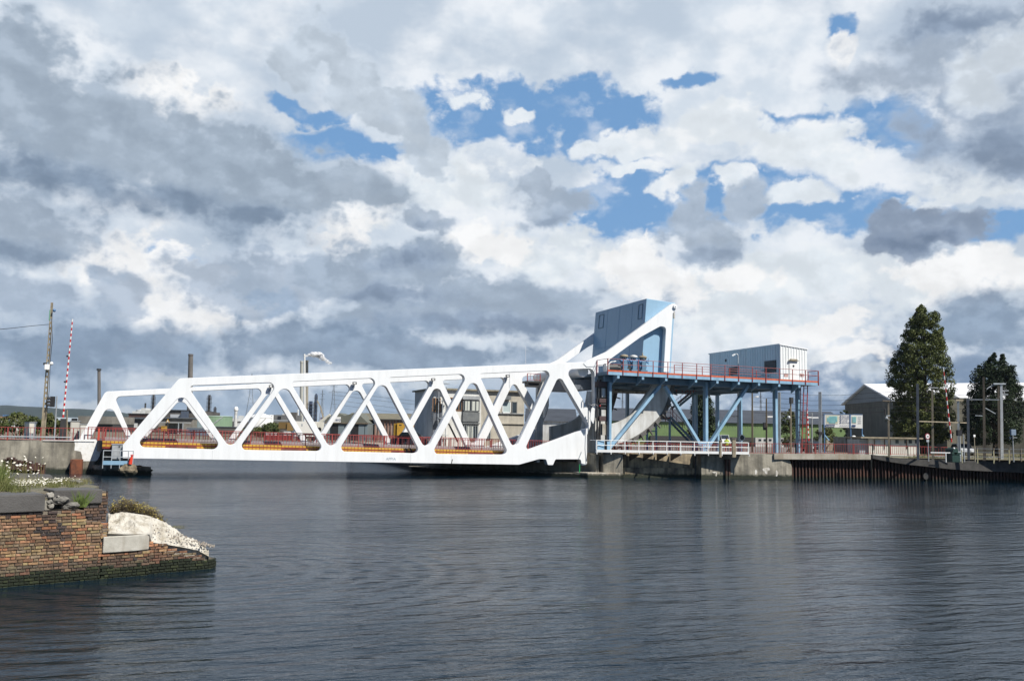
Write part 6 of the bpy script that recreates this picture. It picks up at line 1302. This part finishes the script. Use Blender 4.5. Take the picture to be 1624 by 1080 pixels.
mb.beam((b_.x+.35,Ysv,zf),(b_.x+.35,Ysv,zf+1.1),.05,.05,up=(0,1,0)); mb.build('handrail', galv, sp_)
mb = MB(); c0, c1 = onY(178,705,Ysv+.5), onY(194.5,728,Ysv+.5); mb.box((c0.x,Ysv+.4,c1.z),(c1.x,Ysv+1.2,c0.z)); t = thing('switch_cabinet', 'grey steel switch cabinet standing on the small service platform', 'cabinet', (c0.x,Ysv+.5,zf+.08)); mb.build('casing', grey, t, bevel=.02); mb = MB(); mb.box((c0.x-.05,Ysv+.36,c0.z),(c1.x+.05,Ysv+1.24,c0.z+.06)); mb.build('lid', galv, t); mb = MB(); mb.box((c0.x+.5,Ysv+.36,c0.z-.2),(c0.x+.58,Ysv+.4,c0.z-.08)); mb.build('lock', dark, t)
p = onY(206.5,736,79.6); t = thing('mooring_marker', 'bright red marker post on the rocky toe beside the service platform', 'marker', p); mb = MB(); mb.tube(p, p+V((.06,0,.5)), .14,.12,10); mb.tube(p+V((.06,0,.5)), p+V((.1,0,.68)), .09,.07,8); mb.build('marker_body', mat('signal_red',(.7,.05,.02),.5), t); mb = MB(); mb.lathe([(.1,-.01),(.13,.03),(.1,.08)], p+V((.1,0,.68)), 10); mb.build('marker_cap', sign_red, t)
rock('rock_plinth', p+V((-.1,.35,-.5)), .62, rockm, ab, 40, (1,.9,.8))
# rusty sheet pile stubs
t = thing('sheet_pile_stubs', 'row of dark rusty broken sheet pile stubs sticking out beyond the flowers', 'sheet piling', V(onZ(40,752,0))); Yr = 52
def stub(pts, d=.5, nm='stub'):
    mb = MB(); mb.prism([onY(x,y,Yr) for x, y in pts],(0,d,0)); mb.build(nm, rust, t, bevel=.02)
for k, (x0_, x1_, yt) in enumerate(((5,9,728),(9,13,725.5),(13,17,725),(17,21.5,725.5),(21.5,26,728),(26,31,730),(31,35,731),(35,39,731),(39.5,43,727.5),(43,50,731.5),(50,54,736),(54,60,734),(60,64,735),(64.5,70,737))):
    mb = MB(); A, B = onY(x0_,yt,Yr), onY(x1_,yt,Yr); dy = .25*(k % 2); mb.box((A.x,Yr+dy,-.5),(B.x,Yr+dy+.35,A.z)); mb.tube((A.x+.1,Yr+dy-.02,A.z-.1),(B.x-.05,Yr+dy-.02,A.z-.1),.1,.1,8); mb.build('pile', rust, t)
mb = MB(); A, B = onY(6,739.5,Yr), onY(62,742,Yr); mb.beam(A+V((0,-.1,0)), B+V((0,-.1,0)), .25,.25); mb.build('waling', rust, t)
# ------------------------------------------------------------------ foreground: ruined brick pier
PA, PB = V((-3.81,25.51,0)), V((1.22,27.52,0)); pu = (PB-PA).normalized(); pn = V((pu.y,-pu.x,0))       # along the face, and out of it towards us
def onP(px, py, off=0):                     # a point on the pier's face plane
    d = ray(px, py); q = PA+pn*off; return EYE + d*((q-EYE).dot(pn)/d.dot(pn))
def U(px, py=860, off=0): return (onP(px,py,off)-PA).dot(pu)
def W_(u, off, z): return V((PA.x,PA.y,0))+pu*u+pn*off+V((0,0,z))
bp = thing('brick_pier', 'ruined red and yellow brick pier with a weed lined waterline in the left foreground', 'pier', W_(2,-1,0))
pal = [(.33,.13,.065),(.28,.10,.05),(.36,.17,.09),(.19,.08,.045),(.32,.19,.095),(.33,.235,.11),(.13,.065,.04),(.08,.048,.035),(.31,.18,.11),(.37,.20,.12),(.22,.14,.075),(.17,.105,.06)]
def brickmat():
    m = bpy.data.materials.new('bricks'); m.use_nodes = True; t = m.node_tree; b = t.nodes['Principled BSDF']; b.inputs['Roughness'].default_value = .9
    a = t.nodes.new('ShaderNodeAttribute'); a.attribute_name = 'brick_colour'; g = t.nodes.new('ShaderNodeNewGeometry')
    n = t.nodes.new('ShaderNodeTexNoise'); n.inputs['Scale'].default_value = 14; n.inputs['Detail'].default_value = 6; t.links.new(g.outputs['Position'], n.inputs['Vector'])
    r = t.nodes.new('ShaderNodeMapRange'); t.links.new(n.outputs[0], r.inputs[0]); 
    for i, v in enumerate((.3,.7,.55,1.25)): r.inputs[i+1].default_value = v
    x = t.nodes.new('ShaderNodeVectorMath'); x.operation = 'SCALE'; t.links.new(a.outputs['Color'], x.inputs[0]); t.links.new(r.outputs[0], x.inputs['Scale']); t.links.new(x.outputs[0], b.inputs['Base Color'])
    bu = t.nodes.new('ShaderNodeBump'); bu.inputs['Strength'].default_value = .6; bu.inputs['Distance'].default_value = .012
    n2 = t.nodes.new('ShaderNodeTexNoise'); n2.inputs['Scale'].default_value = 45; n2.inputs['Detail'].default_value = 5; t.links.new(g.outputs['Position'], n2.inputs['Vector']); t.links.new(n2.outputs[0], bu.inputs['Height']); t.links.new(bu.outputs[0], b.inputs['Normal'])
    return m
pal = [tuple(.74*a+.26*b for a, b in zip(c, (.36,.23,.13))) for c in pal]
bmt = brickmat(); mortar = mat('mortar', (.22,.19,.145), .95, c2=(.09,.07,.055), scale=3, detail=8, bump=.5, bscale=30, wetz=.25, wetc=(.015,.022,.01))
from mathutils import noise as mn
def bricks(name, u0, u1, z0, top, off=0, keep=None, seed=1, end=None, dirfn=None, parent=None, sooty=None):
    """courses of single bricks on the face between u0 and u1; top(u) gives the broken upper edge"""
    rd = random.Random(seed); mb = MB(); cols = []; ch = .077; k = 0; z = z0
    while z < 3:
        u = u0+rd.uniform(-.1,0); j = 0; off2 = (k % 2)*.06
        u += off2; any_ = False
        while u < u1:
            Lb = .235 if (j+k) % 2 == 0 else .118
            if rd.random() < .12: Lb *= rd.uniform(.7,.95)
            ue = min(u+Lb, u1+rd.uniform(-.01,.015)); zc = z+ch/2
            if ue-u > .03 and zc < top((u+ue)/2)+rd.uniform(-.02,.02):
                any_ = True; d = rd.gauss(0,.006)+ (.0 if rd.random() > .06 else -.014); g_ = .014
                j0, j1 = rd.uniform(-.003,.003), rd.uniform(-.003,.003)
                P = [(u+.005,d),(ue-g_+.005,d)]; fr = (dirfn or W_)
                a, b_, c_, e_ = fr(P[0][0],off+P[0][1],z+.005+j0), fr(P[1][0],off+P[1][1],z+.005+j1), fr(P[1][0],off-.045,z+.005+j1), fr(P[0][0],off-.045,z+.005+j0)
                h = V((0,0,ch-.017+rd.uniform(-.005,.002)))
                # chamfered front so edges catch the light
                e0 = .006; fa, fb = fr(P[0][0]+e0,off+P[0][1]+.007,z+.005+e0), fr(P[1][0]-e0,off+P[1][1]+.007,z+.005+e0); hh = h-V((0,0,2*e0))
                n0 = len(mb.f); mb.add([a,b_,c_,e_,a+h,b_+h,c_+h,e_+h,fa,fb,fa+hh,fb+hh], [(3,2,1,0),(4,5,6,7),(1,2,6,5),(2,3,7,6),(3,0,4,7),(8,9,11,10),(0,1,9,8),(1,5,11,9),(5,4,10,11),(4,0,8,10)])
                uc = (u+ue)/2; nz = mn.noise(V((uc*1.1, zc*1.6, 3))); c = list(rd.choice(pal)); lum = 1.0
                yl = mn.noise(V((uc*.9+7, zc*2.2, 9)))
                if yl > .15 and rd.random() < .5: c = list(rd.choice([(.29,.22,.11),(.25,.18,.10),(.27,.20,.13),(.20,.14,.085)]))
                s = sooty(uc, zc) if sooty else 0
                s = max(s, .5 if nz < -.36 else 0)
                if rd.random() < s*.9: c = list(rd.choice([(.07,.05,.045),(.10,.065,.05),(.05,.042,.04),(.13,.08,.055)]))
                if zc < .52+.08*mn.noise(V((uc*2,0,1))): c = [q*.42+.02 for q in c]
                if zc < .3+.12*mn.noise(V((uc*1.5,4,1))): c = [.013,.019,.008] if rd.random() < .8 else [.03,.038,.015]
                lum = rd.uniform(.82,1.12)*(1.0+.25*mn.noise(V((uc*.7+3,zc*1.1,5)))); cols += [(c[0]*lum, c[1]*lum, c[2]*lum, 1)]*(len(mb.f)-n0)
            u = ue if ue > u+.01 else u+.1; j += 1
        z += ch; k += 1
        if not any_ and z > z0+.5: break
    o = mb.build(name, bmt, parent or bp, fix=False); at_ = o.data.color_attributes.new('brick_colour', 'FLOAT_COLOR', 'CORNER'); buf = []
    for p, c in zip(o.data.polygons, cols): buf += list(c)*p.loop_total
    at_.data.foreach_set('color', buf); return o
uE = U(169,850); uN0 = U(237,890); uN1 = U(327,890)
zc0 = onP(36,812).z                                   # underside of the front coping
def top_main(u):
    x = u/uE
    if u < U(72,800): return zc0+.02
    if u < U(134,800): return onP(100,812).z+.03*math.sin(u*20)
    return onP(150,826).z-.12*max(0,(u-U(140,820)))
soot = lambda u, z: max(.8 if (z > 1.75 and u < U(60)) else 0, .75*(abs(u-U(78)) < .28 and z > 1.1), .35 if z > 1.62 and u < U(110) else 0)
wall_ = bricks('brick_wall', U(-60), U(163,850), -.05, top_main, sooty=soot, seed=2)
zs_t, zs_b = onP(200,849).z, onP(200,874).z          # concrete slab let into the end
bricks('lower_brickwork', U(163.5,880), uN0, -.05, lambda u: zs_b-.02 if u > U(166,880) else zs_b+.06, seed=3)
# end jog bricks between wall and slab
bricks('end_brickwork', U(163.5,850), U(173,830), zs_t-.02, lambda u: onP(168,828).z, seed=4)
# dark quoin at the upper right end, set back
dq = -.55
mbq = bricks('dark_quoin', U(136,810,dq), U(171,800,dq), onP(160,828,dq).z, lambda u: onP(165,777,dq).z-.02 if u > U(161,800,dq) else onP(150,799,dq).z, off=dq, seed=5, sooty=lambda u, z: 1)
# core behind the bricks
mb = MB(); 
def core(us, zt2, off=-.02, dep=4, m_=None):
    a = [W_(us[0],off,-1.5), W_(us[1],off,-1.5), W_(us[1],-dep,-1.5), W_(us[0],-dep,-1.5)]; return a+[V((p.x,p.y,zt2)) for p in a]
zq = onP(150,826).z
mb.hexa(core((U(-60),U(134,830)), zc0-.02, -.028)); mb.hexa(core((U(134,830),U(163,830)), zq-.05, -.028, 3)); mb.hexa(core((U(163,880),uN0), zs_b-.03, -.028, 2.5))
mb.hexa([W_(U(134,800,dq),dq-.03,zq-.06),W_(U(170.5,800,dq),dq-.03,zq-.06),W_(U(170,800,dq)-.2,dq-1.4,zq-.06),W_(U(134,800,dq)+.01,dq-4,zq-.06)]+[W_(U(134,800,dq),dq-.03,onP(150,799,dq).z),W_(U(170.5,800,dq),dq-.03,onP(165,778,dq).z-.02),W_(U(170,800,dq)-.2,dq-1.4,onP(165,778,dq).z-.02),W_(U(134,800,dq)+.01,dq-4,onP(150,799,dq).z)])
mb.build('core', mortar, bp)
# copings
cop = mat('coping_stone', (.105,.10,.095), .85, c2=(.07,.066,.062), scale=1.5, detail=10, bump=.4, bscale=25); cop_top = cop
ztop = onP(36,784.5,.06).z
def slab(label, u0, u1, z0, z1, o0, o1, skew=0):
    t = thing('coping_stone', label, 'stone', W_((u0+u1)/2, o0, z0)); mb = MB(); lo = [W_(u0,o0,z0),W_(u1,o0,z0),W_(u1+skew,o1,z0),W_(u0,o1,z0)]; mb.hexa(lo+[V((p.x,p.y,z1)) for p in lo]); o = mb.build('slab', cop, t, bevel=.025)
    mb = MB(); mb.hexa([p+V((0,0,z1-z0+.001))+(W_((u0+u1)/2,(o0+o1)/2,z0)-p)*.03 for p in lo]+[p+V((0,0,z1-z0+.006))+(W_((u0+u1)/2,(o0+o1)/2,z0)-p)*.04 for p in lo]); mb.build('weathered_top', mat('coping_top_%d' % len(bpy.data.materials), (.125,.125,.125), .9, c2=(.085,.085,.085), scale=2.5, detail=9, bump=.5, bscale=18), t)
slab('long dark grey coping stone on the brick wall at the left edge', U(-60), U(71.5,800,.06), zc0, ztop, .06, -1.0)
z2 = onP(120,777,dq+.06).z
slab('dark coping stone set back above the dark brick quoin', U(83,800,dq), U(162.5,790,dq+.06), onP(120,799,dq).z, z2, dq+.06, dq-.9, -.1)
# broken pieces between them
bc = mat('broken_concrete', (.22,.21,.185), .9, c2=(.09,.085,.075), scale=5, detail=8, bump=.6, bscale=25)
for i, (px, py, r, m_, lab) in enumerate(((79,785.5,.12,mat('dirty_mortar',(.33,.31,.27),.9,c2=(.14,.13,.11),scale=6,bump=.6),'round white lump of broken mortar at the end of the left coping stone'),(79,796,.09,bc,'small grey lump below the white one in the gap'),(80,803,.10,bpy.data.materials['dirty_mortar'],'pale crumbled mortar lump at the bottom of the gap'),(97,793,.17,bc,'angular grey concrete fragment in the gap between the copings'),(113,801,.16,bc,'flat grey slab fragment leaning in the gap'),(104,804,.11,bc,'pale small rubble lump under the slab fragment'),(92,787,.04,bpy.data.materials['dirty_mortar'],'tiny white chip lying on the grey fragment'))):
    o = rock('rubble_stone', onP(px,py,-.16), r*.85, m_, None, 50+i, (1.5,.9,.65) if i in (3,4) else (1,.9,.9)); tag(o, lab, 'stone', 'rubble in the broken gap')
mb = MB(); mb.hexa([W_(U(72,800),-.1,zq-.05),W_(U(140,800),-.1,zq-.05),W_(U(140,800),-1,zq-.05),W_(U(72,800),-1,zq-.05),W_(U(72,800),-.35,zq+.12),W_(U(140,800),-.2,zq+.02),W_(U(140,800),-1,zq+.35),W_(U(72,800),-1,zc0+.35)]); mb.build('gap_fill', bc, bp)
# earth, gravel and flowers on top
earth = mat('gravel_earth', (.20,.175,.13), .95, c2=(.10,.11,.06), scale=3, detail=10, bump=.7, bscale=25)
def flat(px, py, z=ztop): return onZ(px, py, z)
mb = MB(); top_pts = [W_(U(-60),-.9,ztop-.03), W_(U(83),-.9,ztop-.03), W_(U(162,790,dq)-.12,dq-.8,ztop-.02), flat(157,770.5), flat(120,763), flat(86,759), flat(60,753), flat(0,746.5), flat(-70,741)]
mb.prism([V((p.x,p.y,ztop-.55)) for p in top_pts],(0,0,.54)); mb.build('fill', earth, bp)
mb = MB(); q = [flat(-60,757.5),flat(20,759),flat(84,757.5),flat(80,754),flat(50,752.3),flat(-60,750)]; mb.prism([V((p.x,p.y,ztop-.3)) for p in q],(0,0,.34)); o = mb.build('rear_coping', cop, bp, bevel=.03)
mb = MB(); q = [flat(92,761.5),flat(112,760.5),flat(132,765.5),flat(126,767.5)]; mb.prism([V((p.x,p.y,ztop-.3)) for p in q],(0,0,.36)); tag(mb.build('broken_slab', bc, bevel=.02), 'flat broken concrete slab near the right tip of the pier top', 'slab')
# the white crusted toe behind and right of the slab
crust = mat('white_crust', (.60,.57,.50), .95, c2=(.33,.29,.22), scale=2.6, detail=12, lo=.45, hi=.66, bump=1.0, bscale=22)
zA = onP(200,848).z; 
def toe():
    # front edge on the face plane, back edge farther away, read from the silhouette
    fr = [(172,846),(200,847),(237,847),(240,860),(258,862),(280,866),(298,869),(315,873),(331,882)]
    front = [onP(x,y,-.03 if x < 238 else -.16) for x, y in fr]
    zb = [onP(172,826).z, .9, .9, .9, .8, .75, .65, .5, .35]
    bk = [(171,816),(200,812),(240,818),(258,826),(270,834),(283,842),(298,855),(312,867),(330,880)]
    back = []
    for i, (x, y) in enumerate(bk):
        t = i/(len(bk)-1); back.append(onP(x, y, -(2.6-2.3*t)))
    mb = MB(); NX, NY = 110, 60; g = []
    def samp(L_, t): k = t*(len(L_)-1); i = min(int(k), len(L_)-2); return L_[i].lerp(L_[i+1], k-i)
    for i in range(NX+1):
        row = []
        for j in range(NY+1):
            a, b_ = samp(front, i/NX), samp(back, i/NX); s = j/NY; p = a.lerp(b_, s); e = min(1, s*6)*min(1,(1-s)*6)
            p.z += .12*math.sin(math.pi*s)*e + e*(.12*mn.noise(V((p.x*1.6,p.y*1.6,0)))+.09*mn.noise(V((p.x*4,p.y*4,2)))+.06*mn.noise(V((p.x*11,p.y*11,5)))+.03*mn.noise(V((p.x*25,p.y*25,8)))); row.append(p)
        g.append(row)
    for i in range(NX):
        for j in range(NY): mb.quad(g[i][j], g[i+1][j], g[i+1][j+1], g[i][j+1])
    for i in range(NX):    # skirts down to the water
        a, b_ = g[i][NY], g[i+1][NY]; mb.quad(a, b_, V((b_.x,b_.y,-.5)), V((a.x,a.y,-.5))); a, b_ = g[i][0], g[i+1][0]; k_ = V((pn.x,pn.y,0))*-.12; mb.quad(V((a.x,a.y,-.5))+k_, V((b_.x,b_.y,-.5))+k_, b_+k_, a+k_); mb.quad(a+k_, b_+k_, b_, a)
    for j in range(NY): a, b_ = g[NX][j], g[NX][j+1]; mb.quad(V((a.x,a.y,-.5)), V((b_.x,b_.y,-.5)), b_, a); a, b_ = g[0][j], g[0][j+1]; mb.quad(a, b_, V((b_.x,b_.y,-.5)), V((a.x,a.y,-.5)))
    return mb.build('crusted_top', crust, bp, smooth=True)
toe()
def top_toe(u):
    x0, x1 = U(237,865), uN1; t = (u-x0)/(x1-x0); return onP(240,859).z*(1-t)+onP(343,884).z*t+.045
bricks('toe_brickwork', uN0+.01, uN1, -.05, top_toe, off=-.12, seed=7)
def round_end(u, off, z):                    # bricks of the rounded tip
    a = u/.55; R_ = .55; c = W_(uN1-.02,-.12-.55,z); return c+pn*(math.cos(a)*(R_+off))+pu*(math.sin(a)*(R_+off))
bricks('rounded_tip', 0, .8, -.05, lambda u: onP(343,885).z-.02-.1*u, off=0, seed=8, dirfn=round_end)
mb = MB(); c = W_(uN1-.02,-.67,0); mb.lathe([(.53,-.6),(.53,onP(343,887).z-.04),(.3,onP(343,885).z)], c, 24); mb.hexa(core((uN0,uN1-.02), .3, -.15, 1.2)); mb.build('tip_core', mortar, bp)
# pale concrete slab let into the end
slabm = mat('pale_slab', (.50,.48,.42), .9, c2=(.38,.36,.31), scale=3, detail=9, bump=.4, bscale=40, streak=.55, streakc=(.2,.14,.08))
sl = []; 
for i in range(9):
    t = i/8; x = 164+73*t; o_ = .06 if t < .7 else .06-(t-.7)**2*1.6; sl.append((onP(x,860,o_)))
z0s, z1s = zs_b, zs_t; pts = [V((p.x,p.y,z0s)) for p in sl]+[V((p.x,p.y,z0s)) for p in (W_(uN0,-.8,0), W_(U(173),-1.0,0), W_(U(164),-.4,0))]
t = thing('concrete_slab', 'pale concrete slab with a curved face and rusty streaks let into the end of the brick pier', 'slab', W_(U(200),0,z0s)); mb = MB(); mb.prism(pts,(0,0,z1s-z0s)); mb.build('slab', slabm, t, bevel=.02)
mb = MB(); q = [(200,836),(214,835),(224,839),(232,843),(205,845),(190,845),(178,845)]; mb.prism([onZ(x,y,z1s-.02) for x, y in q][::-1],(0,0,.03)); mb.build('render_patch', mat('smooth_render',(.50,.45,.37),.9,c2=(.60,.57,.50),scale=1.5), t)
# loose bricks and stones on the crust
rdm = random.Random(9)
for i, (px, py) in enumerate(((212,834),(222,837),(227,839),(216,836.5))):
    p = onP(px, py, -1.0+.1*i); mb = MB(); a = rdm.uniform(0,3); d = V((math.cos(a),math.sin(a),rdm.uniform(-.2,.2)))*.11; mb.beam(p-d, p+d, .1,.065); tag(mb.build('loose_brick', mat('loose_brick_%d' % i,(.12,.07,.05) if i % 2 else (.2,.09,.06),.9), bevel=.01), ['loose dark brick lying on the white crust, leftmost','loose brick second from the left on the white crust','loose brick lying nearest the slab corner on the crust','small loose dark brick lying between two others on the crust'][i], 'brick', 'loose bricks on the crust')
mb = MB(); rd = random.Random(10)
for i in range(420):
    t_ = rd.random(); x = 240+100*t_; y = (824+ (865-824)*t_**.8)+rd.random()*(868-824-(865-824)*t_**.8)*.95; p = onP(x, y, -rd.random()*(1.8-1.4*t_)); s = rd.uniform(.01,.035); u = V((rd.gauss(0,1),rd.gauss(0,1),rd.gauss(0,1))).normalized()*s; w = u.orthogonal().normalized()*s; k = u.cross(w).normalized()*s
    mb.add([p+u,p-u,p+w,p-w,p+k,p-k], [(0,2,4),(2,1,4),(1,3,4),(3,0,4),(2,0,5),(1,2,5),(3,1,5),(0,3,5)])
o = mb.build('gravel', mat('chips',(.5,.46,.4),.9,c2=(.25,.2,.16),scale=6), fix=False); o['kind'] = 'stuff'
# ------------------------------------------------------------------ plants
stemg = leafmat('flower_stems', (.10,.12,.035), (.24,.22,.08)); petal = mat('daisy_white', (.78,.76,.70), .8, c2=(.6,.55,.42), scale=8)
def heads(name, pts, m, seed, n, r, hmax, spread):
    rd = random.Random(seed); mb = MB(); sm_ = MB()
    for (p, k) in pts:
        for i in range(int(n*k)):
            q = V(p)+V((rd.gauss(0,spread), rd.gauss(0,spread), 0)); h = hmax*rd.uniform(.3,1.1); t_ = q+V((rd.gauss(0,.04), rd.gauss(0,.04), h)); rr_ = r*rd.uniform(.6,1.3)
            sm_.tube(q, t_, .004,.003,3,cap=False); nrm = V((rd.gauss(0,.5),rd.gauss(0,.5)-.35,1)).normalized(); u = nrm.orthogonal().normalized(); w = nrm.cross(u); mb.add([t_+(u*math.cos(a)+w*math.sin(a))*rr_*(1 if j % 2 else .72) for j, a in enumerate([k_*.785 for k_ in range(8)])]+[t_+nrm*rr_*.3], [(j,(j+1) % 8,8) for j in range(8)])
    a = mb.build(name, m, fix=False); b_ = sm_.build('flower_stalks', stemg, fix=False); a['kind'] = b_['kind'] = 'stuff'
def tp(px, py, dz=0): p = onZ(px, py, ztop); p.z += dz; return p
rd = random.Random(77)
low = [(tp(rd.uniform(-20,72)+rd.gauss(0,4), rd.uniform(766,772)), 1) for i in range(26)]+[(tp(rd.uniform(60,120), rd.uniform(762,770)), .6) for i in range(14)]
heads('daisies', low, petal, 3, 13, .026, .12, .16)
tall = [(tp(rd.uniform(-10,60), rd.uniform(766,774)), 1) for i in range(14)]
heads('tall_umbels', tall, petal, 5, 4, .042, .75, .18)
tufts('grass', [(tp(rd.uniform(-20,12), rd.uniform(764,779)), 1.6) for i in range(5)]+[(tp(rd.uniform(0,140), rd.uniform(763,773)), .6) for i in range(40)]+[(tp(30,781), .8),(tp(26,780), .6)], grassm, seed=6, per=90, h=.22, spread=.16, w=.006)
tufts('tall_weeds', [(tp(rd.uniform(-15,4), rd.uniform(768,778)), .9) for i in range(6)], leafmat('weed_leaves',(.07,.11,.03),(.16,.19,.06)), seed=8, per=110, h=.75, spread=.15, w=.012)
p = onP(127,801,-.2); t = thing('weed', 'green grassy weed sprouting from the gap below the set back coping stone', 'plant', p); rdw = random.Random(3); mb = MB()
for i in range(70): q = p+V((rdw.gauss(0,.07),rdw.gauss(0,.03),-.05)); ln = V((rdw.gauss(.02,.16),rdw.gauss(-.03,.06),rdw.uniform(.15,.5))); u = V((.012,0,0)); mb.add([q-u,q+u,q+ln*.6+u*.7,q+ln,q+ln*.6-u*.7],[(0,1,2,3,4)])
mb.build('blades', leafmat('weed_green',(.07,.12,.03),(.15,.19,.05)), t, fix=False)
def shrub(label, pts, seed, n, dry, flower):
    c = pts[0][0]; t = thing('flowering_shrub', label, 'shrub', c); rd = random.Random(seed); mb, fl, st2 = MB(), MB(), MB()
    for (p, r, h) in pts:
        for i in range(n):
            a = rd.uniform(0,6.28); l = V((math.cos(a)*r*rd.random(), math.sin(a)*r*rd.random(), h*rd.uniform(.45,1.1))); q = V(p)+l; st2.tube(V(p)+V((l.x*.3,l.y*.3,0)), q, .004,.002,3,cap=False)
            for k in range(9):
                b_ = V(p)+V((l.x,l.y,l.z))*rd.uniform(.35,1)+V((rd.gauss(0,.03),rd.gauss(0,.03),0)); nn = V((rd.gauss(0,1),rd.gauss(0,1),rd.gauss(0,1))).normalized(); u = nn.orthogonal().normalized()*.02; w = nn.cross(u)*.45; mb.add([b_-u,b_-w,b_+u,b_+w],[(0,1,2,3)])
            if rd.random() < .3:
                for k in range(4): b_ = q+V((rd.gauss(0,.03),rd.gauss(0,.03),rd.gauss(0,.03))); nn = V((rd.gauss(0,1),rd.gauss(0,1),rd.gauss(0,1))).normalized(); u = nn.orthogonal().normalized()*.016; w = nn.cross(u); fl.add([b_-u,b_-w,b_+u,b_+w],[(0,1,2,3)])
    mb.build('leaves', dry, t, fix=False); st2.build('stems', wood, t, fix=False); fl.build('flowers', flower, t, fix=False)
lbr = leafmat('brown_leaves', (.11,.085,.045), (.20,.16,.08)); yfl = mat('yellow_flowers', (.42,.34,.07), .8)
shrub('brown green shrub with yellow flowers behind the white crust, left clump', [(onP(x,y,-2.7),.22,h) for x, y, h in ((180,818,.33),(187,817,.4),(195,816,.46),(202,815,.4),(208,815,.34))], 3, 60, lbr, yfl)
shrub('low brown shrub with sparse yellow flowers trailing down behind the crust', [(onP(x,y,-2.5+.02*(x-215)),.2,h) for x, y, h in ((215,816,.34),(223,818,.33),(231,820,.33),(238,822,.32),(244,825,.3),(250,829,.22),(254,832,.15))], 4, 50, lbr, yfl)
tufts('moss_tufts', [(onP(273,851,-1.0),.4),(onP(280,836,-1.4),.5),(onP(286,838,-1.3),.3)], leafmat('olive_moss',(.12,.12,.04),(.2,.18,.08)), seed=9, per=160, h=.14, spread=.25, w=.006)
# ------------------------------------------------------------------ give lone meshes an origin at their base
for o in list(C.objects):
    if o.type == 'MESH' and o.parent is None and o.get('kind') is None and o.data.users == 1 and o.location.length == 0:
        b = [V(c) for c in o.bound_box]; c = V((sum(p.x for p in b)/8, sum(p.y for p in b)/8, min(p.z for p in b)))
        o.data.transform(Matrix.Translation(-c)); o.location = c
# ------------------------------------------------------------------ thin air between here and the hills
hz_ = bpy.data.materials.new('haze'); hz_.use_nodes = True; t_ = hz_.node_tree; t_.nodes.clear()
ho = t_.nodes.new('ShaderNodeOutputMaterial'); hv = t_.nodes.new('ShaderNodeVolumePrincipled'); hv.inputs['Color'].default_value = (.72,.84,1,1); hv.inputs['Density'].default_value = .00007; hv.inputs['Anisotropy'].default_value = .2
t_.links.new(hv.outputs[0], ho.inputs['Volume'])
mb = MB(); mb.box((-3600,-120,-2.5),(3600,3700,135)); tag(mb.build('haze', hz_), kind='stuff')
